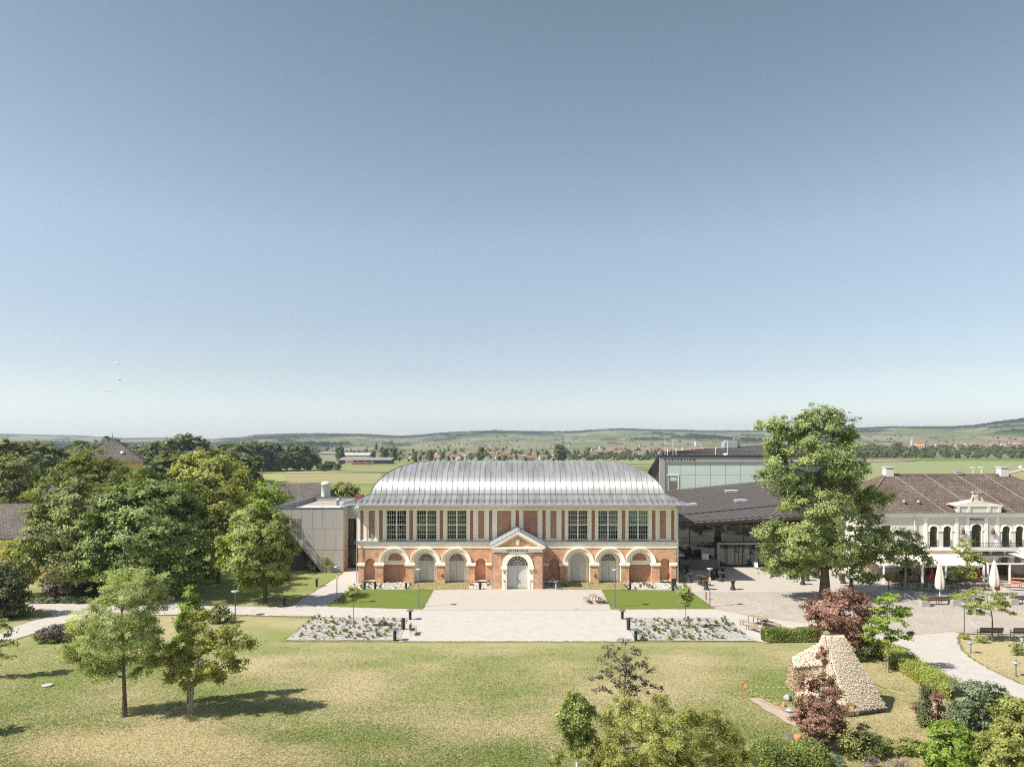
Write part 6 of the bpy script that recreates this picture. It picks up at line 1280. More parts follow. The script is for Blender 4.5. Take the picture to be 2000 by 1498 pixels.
tree('small_tree', 'small ball-shaped tree at the foot of the tall tree near the awning', 1735.5, 1152, [(1735, 1128, 10, 8, 0), (1730, 1124, 6, 5, 0)], M['lf_yel'], cr=.25, leaf=.16, per=40, r0=.05, hf=.7, seed=56)
# hedges: leafy surface over a boxed volume
def hedge(lab, path, w_, h, m, seed, leaf=.12, n=9000, rough=.1, name='hedge', cat='hedge'):
    g = np.random.default_rng(seed); P = [gnd(*p) for p in path]; loc = (sum(p[0] for p in P)/len(P), sum(p[1] for p in P)/len(P), 0); t = thing(name, lab, cat, loc)
    seg = [math.dist(a[:2], b_[:2]) for a, b_ in zip(P[:-1], P[1:])]; tot = sum(seg); pts = []
    s = g.random(n)*tot; cum = np.cumsum([0]+seg); i = np.clip(np.searchsorted(cum, s)-1, 0, len(seg)-1); P = np.array(P)
    u = (s-cum[i])/np.array(seg)[i]; c = P[i]*(1-u)[:, None]+P[i+1]*u[:, None]; d = P[i+1]-P[i]; d /= np.linalg.norm(d, axis=1)[:, None]; nn = np.stack([-d[:, 1], d[:, 0], 0*d[:, 0]], 1)
    face = g.random(n); a = np.where(face < .36, g.uniform(-1, 1, n), np.where(face < .74, -1.0, 1.0)); z = np.where(face < .36, 1.0, g.random(n)); side = np.where(face < .36, 0, np.sign(a))
    hv = h*(1+.08*np.sin(s*1.7)+.05*np.sin(s*4.1)); p = c+nn*(a*w_/2*(1-.08*z))[:, None]; p[:, 2] = z*hv; p += g.normal(size=(n, 3))*rough*.6
    nr = nn*side[:, None]+np.array([0, 0, 1.0])*(face < .36)[:, None]; nr = nr+g.normal(size=(n, 3))*.5; nr /= np.linalg.norm(nr, axis=1)[:, None]
    tt_ = g.normal(size=(n, 3)); tt_ -= nr*(tt_*nr).sum(1)[:, None]; tt_ /= np.linalg.norm(tt_, axis=1)[:, None]; bt = np.cross(nr, tt_); L_ = (leaf*(.6+.9*g.random(n)))[:, None]
    v = np.stack([p-tt_*L_*.5, p+bt*L_*.32, p+tt_*L_*.5, p-bt*L_*.32], 1).reshape(-1, 3); v[:, 2] = np.maximum(v[:, 2], .03)
    tint = np.clip(.5+.35*np.sin(s*2.1+z*3)*g.random(n)+(g.random(n)-.5)*.7, 0, 1); crown_obj('foliage', v, np.repeat(tint, 4), M[m], t)
    b = MB()
    for a_, b2 in zip(P[:-1], P[1:]):
        a_, b2 = Vector(a_), Vector(b2); dd_ = b2-a_; b.obox((a_+b2)/2+Vector((0, 0, h*.45)), dd_, dd_.cross(Vector((0, 0, 1))), (0, 0, 1), dd_.length/2+.1, w_/2-.12, h*.45)
    b.build('inner_twigs', mat('hedge_core', (.035, .045, .015, 1), 1), t)
hedge('clipped box hedge running right from the picnic benches to the red-brown tree', [(1492, 1251), (1600, 1250)], 1.1, .95, 'lf_hedge', 61, n=26000)
hedge('curved low yellow-green hedge along the white gravel path', [(1700, 1274), (1742, 1285), (1765, 1303), (1795, 1322), (1830, 1344), (1870, 1366)], 1.3, .85, 'lf_hedge2', 62, n=42000, leaf=.11, rough=.2)
hedge('dark clipped hedge at the bottom edge left of the lavender', [(1480, 1500), (1600, 1492)], 1.4, .9, 'lf_hedge', 63, n=26000, leaf=.11, rough=.25)
shrub('dark green rounded shrub beside the stem of the bright young tree', 1760, 1305, [(1745, 1288, 14, 12, 0), (1762, 1292, 12, 12, 0)], 'lf_dark', 64, cr=.28, leaf=.14)
shrub('red-brown leaved shrub in front of the thatched hut', 1600, 1462, [(1570, 1335, 12, 18, 0), (1600, 1335, 30, 22, .5), (1630, 1345, 18, 20, 0), (1580, 1370, 32, 24, 0), (1620, 1378, 32, 26, -.4), (1570, 1402, 26, 22, 0), (1605, 1412, 44, 26, -.6), (1640, 1420, 22, 22, 0), (1598, 1440, 34, 18, 0)], 'lf_red', 65, cr=.26, leaf=.13, per=70, dens=1.0, shell=.2)
shrub('dry brown climbing patch on the left ridge of the thatched hut', 1606, 1392, [(1608, 1262, 8, 10, 2), (1604, 1275, 10, 12, 1.4), (1613, 1272, 7, 10, 1.4), (1611, 1287, 6, 6, 1)], 'lf_red', 66, cr=.2, leaf=.12, per=50, name='climbing_plant', cat='climber', base=(gnd(1606, 1392)[0], 45.9, 0))
tree('cypress', 'slim dark columnar cypress right of the hut', 1808, 1418, [(1808, 1345, 8, 14, 0), (1809, 1362, 10, 18, 0), (1808, 1385, 12, 20, 0), (1809, 1404, 14, 14, 0)], M['lf_cyp'], cr=.2, leaf=.12, per=60, r0=.05, hf=.2, seed=67, dens=1.6, flat=1.2)
shrub('reddish shrub just right of the cypress', 1832, 1408, [(1825, 1352, 6, 10, 0), (1832, 1365, 10, 14, 0), (1840, 1382, 10, 10, 0), (1832, 1398, 10, 8, 0)], 'lf_red', 68, cr=.22, leaf=.12)
shrub('small reddish bush left of the cypress', 1789, 1392, [(1789, 1380, 8, 9, 0)], 'lf_red', 69, cr=.2, leaf=.12)
shrub('bright yellow-green rounded bush at the bottom right', 1855, 1505, [(1850, 1430, 34, 20, 0), (1880, 1440, 26, 18, 0), (1825, 1450, 22, 22, 0), (1855, 1465, 50, 28, -.5), (1885, 1478, 28, 22, 0), (1840, 1490, 34, 20, 0)], 'lf_vivid', 70, cr=.28, leaf=.16, per=60, dens=1.3)
shrub('grey-green loose shrub beside the white path at lower right', 1912, 1425, [(1880, 1342, 24, 16, 0), (1905, 1350, 30, 20, 0), (1940, 1350, 24, 20, 0), (1885, 1375, 30, 22, 0), (1925, 1378, 40, 26, 0), (1960, 1370, 14, 18, 0), (1885, 1400, 30, 18, 0), (1925, 1410, 36, 18, 0)], 'lf_blue', 71, cr=.32, leaf=.16, per=60, dens=1.15, shell=.2)
shrub('pale sea-green feathery shrub between the cypress group and the grey-green shrub', 1862, 1418, [(1862, 1385, 16, 20, 0), (1855, 1400, 14, 14, 0), (1875, 1405, 16, 14, 0)], 'lf_blue', 72, cr=.25, leaf=.1)
shrub('tall olive bush at the right edge by the path end', 1985, 1462, [(1985, 1370, 20, 20, 0), (1975, 1395, 30, 26, 0), (1995, 1415, 40, 32, 0), (1965, 1430, 34, 26, 0), (1990, 1450, 40, 22, 0)], 'lf_olive', 73, cr=.32, leaf=.16, per=60, dens=1.2)
shrub('olive green bush in the bottom right corner', 1955, 1520, [(1940, 1450, 30, 22, 0), (1925, 1475, 28, 24, 0), (1970, 1475, 40, 28, 0), (1945, 1500, 50, 26, 0), (2000, 1490, 30, 30, 0)], 'lf_olive', 74, cr=.3, leaf=.16, per=60, dens=1.2)
shrub('dark green shrub in the shade right of the red-brown shrub', 1682, 1480, [(1662, 1440, 22, 14, 0), (1690, 1440, 22, 14, 0), (1710, 1448, 14, 14, 0), (1675, 1460, 36, 18, 0), (1700, 1470, 22, 14, 0)], 'lf_dark', 75, cr=.26, leaf=.14)
shrub('small dull red tuft above the dark shrub', 1685, 1450, [(1685, 1422, 12, 9, 0)], 'lf_purple', 76, cr=.2, leaf=.1)
shrub('light green low growth between the dark shrub and the yellow-green bush', 1765, 1475, [(1738, 1455, 22, 10, 0), (1770, 1450, 26, 10, 0), (1795, 1460, 18, 12, 0), (1750, 1470, 34, 10, 0), (1790, 1475, 26, 12, 0)], 'lf_hedge', 77, cr=.24, leaf=.12)
shrub('grey-lilac lavender mound at the bottom edge', 1706, 1502, [(1706, 1492, 18, 10, 0)], 'lf_lav', 78, cr=.18, leaf=.08, per=70, name='lavender')
shrub('round grey-green mound at the bottom edge left of the lavender', 1625, 1502, [(1628, 1486, 22, 14, 0)], 'lf_blue', 79, cr=.2, leaf=.09, per=70)
shrub('straw-coloured grassy tuft at the bottom edge right of the lavender', 1768, 1508, [(1765, 1492, 16, 8, 0), (1745, 1492, 16, 8, 0)], 'lf_lav', 80, cr=.2, leaf=.14, elong=.15)
for i, (px, py, w_, h, m_, lab) in enumerate(((1883, 1247, 9, 7, 'lf_hedge2', 'spiky low plant at the foot of the short lamp post on the right'), (1918, 1255, 16, 7, 'lf_light', 'low leafy plant under the park bench on the right lawn'), (1988, 1278, 14, 12, 'lf_hedge', 'shrub on the right lawn at the photo edge'), (1103, 1146, 5, 5, 'lf_vivid', 'yellow-green round plant right of the portal by the pavers'))):
    shrub(lab, px, py, [(px, py-h*.8, w_, h, 0)], m_, 90+i, cr=.2, leaf=.14, per=36)
# planters
for i, (px, py, lab) in enumerate(((1804, 1184, 'pale square planter with a dark bush at the terrace corner'), (1864, 1182, 'pale square planter below the flat-crowned tree'), (1977, 1180, 'pale square planter right of the white parasol'), (1790, 1165, 'long grey planter beside the terrace tree'))):
    X, Y, _ = gnd(px, py); t = thing('planter', lab, 'planter', (X, Y, .04)); b = MB(); b.box(X-.45, X+.45, Y-.45, Y+.45, .04, .66); b.build('box', M['slate_band'], t, bevel=.02)
    v, ti, C = foliage([(X, Y, .95, .42, .42, .4)], .2, .13, 34, 100+i, 1.0); crown_obj('plant', v, ti, M['lf_hedge'], t)
# bottom centre bushes in front
tree('fruit_tree', 'broad green leafy tree rising from the bottom edge right of centre', 1330, 1560,
  [(1215, 1362, 20, 14, 0), (1235, 1385, 40, 22, 0), (1290, 1365, 24, 16, 0), (1185, 1400, 24, 20, 0), (1275, 1405, 46, 26, -1), (1340, 1395, 40, 22, 0), (1385, 1405, 34, 20, 0), (1420, 1425, 34, 22, 0), (1215, 1430, 50, 28, -1), (1300, 1445, 60, 32, -1.4), (1370, 1450, 55, 30, -1), (1440, 1460, 34, 26, 0), (1175, 1460, 40, 28, 0), (1235, 1485, 60, 32, -1), (1330, 1500, 70, 36, -1), (1420, 1500, 50, 34, 0), (1160, 1495, 30, 20, 0)],
  M['lf_olive'], cr=.3, leaf=.155, per=85, r0=.12, hf=.7, seed=110, dens=1.15, elong=.3, shell=.2, droop=.3, n_main=8)
tree('young_tree', 'small green tree with a white stem left of the broad bottom tree', 1127, 1560, [(1112, 1362, 8, 14, 0), (1130, 1370, 22, 16, 0), (1105, 1392, 20, 16, 0), (1145, 1390, 18, 18, 0), (1122, 1412, 34, 18, -.4), (1105, 1435, 20, 14, 0), (1140, 1435, 22, 20, 0), (1125, 1458, 20, 14, 0), (1128, 1474, 10, 8, 0)], M['lf_hedge'], cr=.22, leaf=.14, per=60, r0=.05, hf=1.7, seed=111, bark='white', dens=1.2, shell=.2)
tree('young_tree', 'low sprig of green at the bottom edge left of the white stem', 1092, 1575, [(1088, 1475, 12, 10, 0), (1080, 1490, 14, 8, 0)], M['lf_hedge'], cr=.2, leaf=.14, per=36, r0=.03, hf=.3, seed=113)
tree('plum_tree', 'thin open dusky purple tree behind the broad bottom tree', 1218, 1462,
  [(1195, 1262, 16, 8, 0), (1225, 1252, 14, 8, 0), (1240, 1270, 16, 10, 0), (1190, 1285, 22, 12, 0), (1255, 1292, 18, 10, 0), (1225, 1290, 24, 14, 0), (1190, 1312, 22, 12, 0), (1160, 1325, 18, 8, 0), (1240, 1318, 26, 14, 0), (1270, 1310, 12, 8, 0), (1215, 1335, 30, 12, 0), (1268, 1335, 16, 8, 0), (1285, 1345, 10, 7, 0), (1175, 1345, 22, 8, 0), (1245, 1352, 30, 10, 0)],
  M['lf_purple'], cr=.22, leaf=.14, per=17, r0=.08, hf=1.0, seed=112, dens=.75, bark='bark_pale', n_main=9, shell=.2)

# ------------------------------------------------------------------ small perennials in the planting beds
M['plant_g'] = leaf_mat('perennial_green', G(.14, .17, .05), G(.28, .29, .12)); M['plant_b'] = leaf_mat('perennial_brown', G(.10, .07, .05), G(.24, .17, .13))
def tuft(name, m, n, h, r, seed):
    g = np.random.default_rng(seed); a = g.random(n)*6.283; l = h*(.5+.6*g.random(n)); sp = r*g.random(n); bx = np.stack([np.cos(a)*sp*.4, np.sin(a)*sp*.4, 0*a], 1); tip = np.stack([np.cos(a)*sp*1.5, np.sin(a)*sp*1.5, l], 1); s = np.stack([-np.sin(a), np.cos(a), 0*a], 1)*.035
    mid = bx*.4+tip*.6; v = np.stack([bx, mid+s, tip, mid-s], 1).reshape(-1, 3); me = crown_obj(name, v, np.repeat(g.random(n), 4), m, None); return me
protos = [tuft('perennial_plant', M['plant_g'], 22, .26, .15, 1), tuft('perennial_plant', M['plant_b'], 16, .14, .12, 2), tuft('perennial_plant', M['plant_g'], 20, .42, .18, 3)]
plabs = [('small green perennial tuft growing in the gravel bed', 'green perennials in the gravel beds'), ('low brownish perennial growing in the gravel bed', 'brown perennials in the gravel beds'), ('taller green perennial growing in the gravel bed', 'taller perennials in the gravel beds')]
for o, (l, g_) in zip(protos, plabs): tagit(o, l, 'perennial', g_)
def inside(poly, x, y):
    c = False
    for (x0, y0), (x1, y1) in zip(poly, poly[1:]+poly[:1]):
        if (y0 > y) != (y1 > y) and x < (x1-x0)*(y-y0)/(y1-y0)+x0: c = not c
    return c
used = [False]*3; cnt = [0]*3
def scatter_bed(pts, n, wts=(.45, .4, .15), smin=.8, smax=1.4):
    poly = [gnd(*p)[:2] for p in pts]; xs_ = [p[0] for p in poly]; ys2 = [p[1] for p in poly]; k = 0
    while k < n:
        x, y = rnd.uniform(min(xs_), max(xs_)), rnd.uniform(min(ys2), max(ys2))
        if not inside(poly, x, y): continue
        j = rnd.choices(range(3), wts)[0]; k += 1; s = rnd.uniform(smin, smax)
        if not used[j]: protos[j].location = (x, y, .045); used[j] = True; continue
        c = protos[j].copy(); link(c); c.location = (x, y, .045); c.rotation_euler = (0, 0, rnd.uniform(0, 6)); c.scale = (s, s, s)
scatter_bed([(615, 1205), (795, 1208), (778, 1250), (560, 1250)], 115); scatter_bed([(1223, 1208), (1415, 1208), (1472, 1251), (1243, 1250)], 120)
scatter_bed([(704, 1138), (806, 1138), (798, 1151), (706, 1151)], 20, (.6, .1, .3)); scatter_bed([(918, 1139), (960, 1139), (960, 1150), (920, 1150)], 10, (.6, .1, .3)); scatter_bed([(1063, 1139), (1100, 1139), (1100, 1150), (1063, 1150)], 6, (.6, .1, .3)); scatter_bed([(1218, 1139), (1330, 1139), (1345, 1152), (1230, 1151)], 24, (.6, .1, .3)); 
gv, gt_ = [], []
for pts_, n_ in (([(615, 1205), (795, 1208), (778, 1250), (560, 1250)], 330), ([(1223, 1208), (1415, 1208), (1472, 1251), (1243, 1250)], 360)):
    poly = [gnd(*p)[:2] for p in pts_]; k = 0; gg = np.random.default_rng(n_)
    while k < n_:
        x, y = rnd.uniform(min(p[0] for p in poly), max(p[0] for p in poly)), rnd.uniform(min(p[1] for p in poly), max(p[1] for p in poly))
        if not inside(poly, x, y): continue
        k += 1; q = 9; c = np.array([x, y, .06])+gg.normal(size=(q, 3))*np.array([.06, .06, .02]); a = gg.random(q)*6.28; d = np.stack([np.cos(a), np.sin(a), .5+0*a], 1)*.05; s2 = np.stack([-np.sin(a), np.cos(a), 0*a], 1)*.025
        gv.append(np.stack([c-d, c+s2, c+d, c-s2], 1).reshape(-1, 3)); gt_.append(np.full(4*q, rnd.random()))
o = crown_obj('ground_cover', np.maximum(np.concatenate(gv), np.array([-1e9, -1e9, .05])), np.concatenate(gt_), leaf_mat('low_groundcover', G(.07, .05, .04), G(.20, .20, .10)), None); tagit(o, 'sparse low ground cover sprouting in both gravel beds', 'ground cover', kind='stuff')
# white boulders in the facade beds
bo = []
for k in range(3):
    b = MB(); vs = []; 
    for (x, y, z) in [(math.cos(a)*math.cos(e), math.sin(a)*math.cos(e), math.sin(e)) for e in (-.5, .2, .8) for a in np.arange(0, 6.2, 1.05)]: vs.append((x*rnd.uniform(.8, 1.2), y*rnd.uniform(.8, 1.2), z*.7+.2))
    vs.append((0, 0, .85)); n = 6; fs = [(r*n+i, r*n+(i+1) % n, (r+1)*n+(i+1) % n, (r+1)*n+i) for r in range(2) for i in range(n)]+[(2*n+i, 2*n+(i+1) % n, 3*n) for i in range(n)]
    b.add(vs, fs); bo.append(tagit(b.build('boulder', M['pale_leaf_stone']), 'white boulder lying in the stone bed along the hall', 'boulder', 'white boulders along the hall')); 
def boulders(pts, n, first=[0]):
    poly = [gnd(*p)[:2] for p in pts]; xs_ = [p[0] for p in poly]; ys2 = [p[1] for p in poly]; k = 0
    while k < n:
        x, y = rnd.uniform(min(xs_), max(xs_)), rnd.uniform(min(ys2), max(ys2))
        if not inside(poly, x, y): continue
        k += 1; j = first[0]; first[0] += 1; c = bo[j] if j < 3 else bo[j % 3].copy()
        if j >= 3: link(c)
        s = rnd.uniform(.09, .2); c.location = (x, y, .02); c.scale = (s, s, s*.8); c.rotation_euler = (0, 0, rnd.uniform(0, 6))
boulders([(704, 1138), (806, 1138), (798, 1151), (706, 1151)], 95); boulders([(918, 1139), (960, 1139), (960, 1150), (920, 1150)], 40); boulders([(1218, 1139), (1330, 1139), (1345, 1152), (1230, 1151)], 120)

# ------------------------------------------------------------------ grass blades over the near lawn
g = np.random.default_rng(5); n = 240000
px_ = g.uniform(-40, 2040, n); py_ = 1262+(g.random(n)**.8)*250; Yg = F*CAMH/(py_-HOR); Xg = (px_-1000)*Yg/F
ok = np.ones(n, bool)
polyH = [gnd(*p)[:2] for p in [(1700, 1262), (1743, 1266), (1780, 1292), (1839, 1327), (1876, 1339), (1969, 1356), (2080, 1400), (2080, 1360), (2000, 1338), (1953, 1317), (1907, 1292), (1879, 1270), (1870, 1240), (1700, 1240)]]
# even-odd test, vectorised
c_ = np.zeros(n, bool)
for (x0, y0), (x1, y1) in zip(polyH, polyH[1:]+polyH[:1]): c_ ^= ((y0 > Yg) != (y1 > Yg)) & (Xg < (x1-x0)*(Yg-y0)/(y1-y0+1e-12)+x0)
ok &= ~c_; Xg, Yg = Xg[ok], Yg[ok]; n = len(Xg)
ix = np.clip(((Xg+75)/.5).astype(int), 0, dry.shape[1]-1); iy = np.clip(((Yg-14)/.5).astype(int), 0, dry.shape[0]-1); dv = dry[iy, ix]
h_ = (.01+.022*g.random(n))*np.clip(1.15-dv*.6, .4, 1.2); a = g.random(n)*6.283; w_ = .022; ln = g.normal(size=(n, 2))*.075
v = np.stack([np.stack([Xg-np.cos(a)*w_, Yg-np.sin(a)*w_, 0*Xg-.02], 1), np.stack([Xg+ln[:, 0]*.4-np.cos(a)*w_*.6, Yg+ln[:, 1]*.4, h_*.6], 1), np.stack([Xg+ln[:, 0], Yg+ln[:, 1], h_], 1), np.stack([Xg+np.cos(a)*w_, Yg+np.sin(a)*w_, 0*Xg-.02], 1)], 1).reshape(-1, 3)
# ragged tufts where turf meets gravel
EDG = [[(545, 1253), (800, 1253.5), (1100, 1253.5), (1480, 1253.5)], [(615, 1204.5), (556, 1251)], [(704, 1152), (845.5, 1152.5), (825, 1190), (640, 1184.5), (682, 1154), (704, 1152)], [(1176.5, 1152.5), (1345, 1153.5), (1395, 1189), (1195, 1190), (1176.5, 1152.5)], [(615, 1204), (520, 1203), (395, 1199.5), (260, 1203), (185, 1207), (131, 1216), (60, 1240), (0, 1256)],
       [(565, 1184), (520, 1184.6), (353, 1181.6), (326, 1171)], [(565, 1184), (615, 1154), (670, 1119)], [(1743, 1266), (1780, 1292), (1839, 1327), (1876, 1339), (1969, 1356)], [(1876, 1238), (1870, 1245.4), (1879, 1270), (1907, 1292), (1953, 1317), (2000, 1338), (2060, 1364)]]
ev = []; et = []
for path in EDG:
    P = np.array([gnd(*q)[:2] for q in path])
    for a_, b2 in zip(P[:-1], P[1:]):
        L_ = np.hypot(*(b2-a_)); m = int(L_*110); u = g.random(m)[:, None]; d_ = (b2-a_)/L_; nn = np.array([-d_[1], d_[0]]); wob = (np.sin(u[:, 0]*L_*2.3)+np.sin(u[:, 0]*L_*5.1+1))*.05
        c = a_+(b2-a_)*u+nn*(g.normal(size=m)*.07+wob)[:, None]; hh = .02+.06*g.random(m)**2; an = g.random(m)*6.28; ww = .02
        lx = g.normal(size=(m, 2))*.05; z0 = 0*hh
        ev.append(np.stack([np.stack([c[:, 0]-np.cos(an)*ww, c[:, 1]-np.sin(an)*ww, z0+.03], 1), np.stack([c[:, 0]+lx[:, 0]*.5-np.cos(an)*ww*.6, c[:, 1]+lx[:, 1]*.5, hh*.6+.03], 1), np.stack([c[:, 0]+lx[:, 0], c[:, 1]+lx[:, 1], hh+.03], 1), np.stack([c[:, 0]+np.cos(an)*ww, c[:, 1]+np.sin(an)*ww, z0+.03], 1)], 1).reshape(-1, 3)); et.append(np.repeat(np.clip(.25+g.normal(size=m)*.25, 0, 1), 4))
v = np.concatenate([v]+ev); dvt = np.concatenate([np.repeat(np.clip(dv+.0+g.normal(size=n)*.2, 0, 1), 4)]+et)
M['blade'] = leaf_mat('grass_blade', G(.17, .21, .06), G(.46, .39, .22), .3)
o = crown_obj('grass', v, dvt, M['blade'], None); tagit(o, 'short mixed green and dry grass blades of the front lawn', 'grass', kind='stuff')

for px, py, lab in ((93, 1338, 'pale concrete manhole cover in the left lawn'), (1490, 1189, 'dark drain grate in the cobbles right of the lawn corner'), (1123, 1190, 'flat drain grate at the edge of the paved square')):
    q_ = gnd(px, py); b = MB(); b.lathe((q_[0], q_[1], .02), [(.36, 0), (.36, .03), (.3, .035)], 16); tagit(b.build('manhole_cover', M['blind'] if px != 93 else M['gravel']), lab, 'manhole cover')
# ------------------------------------------------------------------ buildings at left and behind
def hip_house(name, lab, X, Y, L_, D, zw, zr, rz, wm, rm, ridge=.55, cat='house', over=.4, z0=0, group=None, wins=0, chim=False):
    t = thing(name, lab, cat, (0, 0, 0), group); b = MB(); b.box(-L_/2, L_/2, -D/2, D/2, 0, zw); wall = b.build('wall', wm, t)
    b = MB(); l, d = L_/2+over, D/2+over; r = L_/2*ridge
    vs = [(-l, -d, zw-.1), (l, -d, zw-.1), (l, d, zw-.1), (-l, d, zw-.1), (-r, 0, zr), (r, 0, zr)]; b.add(vs, [(0, 1, 5, 4), (2, 3, 4, 5), (1, 2, 5), (3, 0, 4), (3, 2, 1, 0)])
    b.add([(v_[0], v_[1], v_[2]-.15) for v_ in vs[:4]]+vs[:4], [(0, 1, 5, 4), (1, 2, 6, 5), (2, 3, 7, 6), (3, 0, 4, 7)]); rf_ = b.build('roof', rm, t)
    for k in range(wins): b = MB(); x = -L_/2+(k+.5)*L_/wins; b.box(x-.5, x+.5, -D/2-.03, -D/2+.02, zw*.45, zw*.8); b.build('window', M['dark'], t)
    if chim: b = MB(); b.box(-.4, .4, .3, 1.0, zr-1.2, zr+.9); b.build('chimney', M['white'], rf_)
    t.location = (X, Y, z0); t.rotation_euler.z = rz; return t
X, Y, Z_ = at(580, 944, 124); t = hip_house('tiled_barn', 'long grey-brown shingled roof behind the annex with a white round chimney', X, Y, 12.5, 11, 5.5, 10.6, .06, M['ochre'], M['tiles_grey'], .85, 'barn')
b = MB(); q_ = at(636.5, 940, 119); b.lathe((q_[0], q_[1], 8), [(.75, 0), (.75, 2.6), (.85, 2.65), (.6, 3.0), (.3, 3.1)], 14); tagit(b.build('flue', M['white']), 'thick white round flue above the shingled roof behind the annex', 'flue')
# pavilion with pyramid roof
pv = thing('pavilion', 'square pavilion with a pointed grey pyramid roof above the left trees', 'pavilion', (-90, 158, 0)); YV = 158.0; XV = (220-1000)*YV/F; ang = math.radians(24)
def rot(x, y): return (XV+x*math.cos(ang)-y*math.sin(ang), YV+y*math.cos(ang)+x*math.sin(ang))
pv.location = (XV, YV, 0)
def pyr(b, levels):
    for (h0, z0), (h1, z1) in zip(levels[:-1], levels[1:]):
        c0 = [rot(*p) for p in ((-h0, -h0), (h0, -h0), (h0, h0), (-h0, h0))]; c1 = [rot(*p) for p in ((-h1, -h1), (h1, -h1), (h1, h1), (-h1, h1))]
        for i in range(4): j = (i+1) % 4; b.add([(*c0[i], z0), (*c0[j], z0), (*c1[j], z1), (*c1[i], z1)], [(0, 1, 2, 3)])
b = MB(); pyr(b, [(6.6, 13.6), (4.9, 14.9), (.02, 18.75)]); rfv = b.build('roof', M['tiles_grey'], pv)
b = MB(); pyr(b, [(5.7, 0), (5.7, 13.75)]); b.build('wall', M['ochre'], pv); b = MB(); b.tube([(XV, YV, 18.6), (XV, YV, 19.9)], [.1, .03], 6); b.build('finial', M['steel'], rfv)
b = MB(); pyr(b, [(6.65, 13.5), (6.65, 13.62)]); b.build('eaves_board', M['terracotta'], rfv)
b = MB(); x, y = rot(2.3, -4.2); b.lathe((x, y, 15.3), [(.35, 0), (.45, .3), (.2, .6)], 10); b.build('roof_vent', M['white'], rfv)
hip_house('tiled_house', 'house with a dark tiled roof and a hipped dormer cut by the left edge', -64, 96, 22, 9, 5.4, 9.4, .12, M['ochre'], M['tiles_grey'], .7, 'house')
dm = thing('dormer', 'wooden dormer with a small hipped roof on the tiled house at the left edge', 'dormer', (-61.5, 92.8, 6.4)); b = MB(); b.box(-62.5, -60.5, 92.3, 94.5, 5.9, 7.9); b.build('wall', M['terracotta'], dm); b = MB(); b.add([(-62.9, 91.9, 7.8), (-60.1, 91.9, 7.8), (-60.1, 95, 7.8), (-62.9, 95, 7.8), (-61.5, 93, 8.8), (-61.5, 95, 8.8)], [(0, 1, 4), (1, 2, 5, 4), (3, 0, 4, 5)]); b.build('roof', M['tiles_grey'], dm); b = MB(); b.box(-62.2, -60.8, 92.25, 92.29, 6.1, 7.6); b.build('window', M['dark'], dm)
hip_house('tiled_house', 'grey tiled roof glimpsed between the two trees at far left', (82-1000)*130/F, 130, 12, 9, 7, 11.5, .1, M['stone_cream'], M['tiles_grey'], .7, 'house')
dm.parent = None

# ------------------------------------------------------------------ far tree belts, copied from a few grown ones
def proto_tree(name, h, spread, lob, m, seed, leaf, per, nl):
    t = thing(name, '', 'tree', (0, 0, 0)); g = random.Random(seed); lobes = []
    for k in range(nl):
        a = g.uniform(0, 6.28); z = g.uniform(.16, .86); rr = spread*(1-abs(z-.5)*1.1)*g.uniform(.2, .62); s = g.uniform(.45, .75)
        lobes.append((math.cos(a)*rr*h, math.sin(a)*rr*h, z*h, lob*s*h, lob*s*h, lob*s*h*1.05))
    lobes.append((0, 0, .5*h, lob*.9*h, lob*.9*h, .4*h))
    v, ti, C = foliage(lobes, .07*h, leaf, per, seed, .9, shell=.4); crown_obj('crown', v, ti, m, t)
    b = MB(); b.tube([(0, 0, -.5), (0, 0, h*.6)], [.03*h, .008*h], 6)
    for c in C[::max(1, len(C)//6)]: b.tube([(0, 0, h*.25), tuple(c)], [.01*h, .004*h], 4)
    b.build('trunk', M['bark'], t); return t
fm = {'a': leaf_mat('far_leaf_mid', G(.08, .105, .04), G(.23, .27, .11), .3), 'b': leaf_mat('far_leaf_dark', G(.055, .075, .035), G(.20, .24, .11), .3), 'c': leaf_mat('far_leaf_yellow', G(.14, .15, .05), G(.32, .32, .14), .3), 'd': leaf_mat('far_leaf_grey', G(.10, .125, .07), G(.25, .28, .17), .3)}
PT = {}
for k, (mm, sp_, lb, nl) in {'round_a': ('a', .34, .22, 11), 'round_b': ('b', .34, .24, 10), 'round_c': ('c', .36, .22, 11), 'round_d': ('d', .34, .22, 12), 'tall_b': ('b', .12, .12, 13), 'tall_d': ('d', .2, .16, 12)}.items():
    PT[k] = proto_tree('far_tree', 10, sp_, lb, fm[mm], hash(k) % 97 if False else len(k)*7+ord(k[-1])+nl, 0.75, 24, nl)
pused = {}
def data_of(root):
    out = []
    for c in root.children:
        me = c.data; co = np.empty(len(me.vertices)*3, np.float32); me.vertices.foreach_get('co', co); co = co.reshape(-1, 3)
        if c.name.startswith('crown'): ti = np.empty(len(me.vertices), np.float32); me.attributes['tint'].data.foreach_get('value', ti); out = (co, ti)
    return out
PD = {k: data_of(v) for k, v in PT.items()}
mv, mt = [], []
def put_far(kind, px, pyb, dpy, wf):
    p = on_hill(px, pyb)
    if p is None: return
    h = dpy*p[1]/F; s = h/10; co, ti = PD[kind]; n = len(co)//4; co = co.reshape(n, 4, 3); ti = ti.reshape(n, 4); pick = NR.permutation(n)[:max(60, int(n*.3))]
    c = co[pick]; cen = c.mean(1, keepdims=True); c = cen+(c-cen)*1.7; a = NR.random()*6.28; x = c[..., 0]*math.cos(a)-c[..., 1]*math.sin(a); y = c[..., 0]*math.sin(a)+c[..., 1]*math.cos(a)
    mv.append(np.stack([x*s*wf+p[0], y*s*wf+p[1], c[..., 2]*s+p[2]-.5], -1).reshape(-1, 3)); mt.append(ti[pick].reshape(-1))
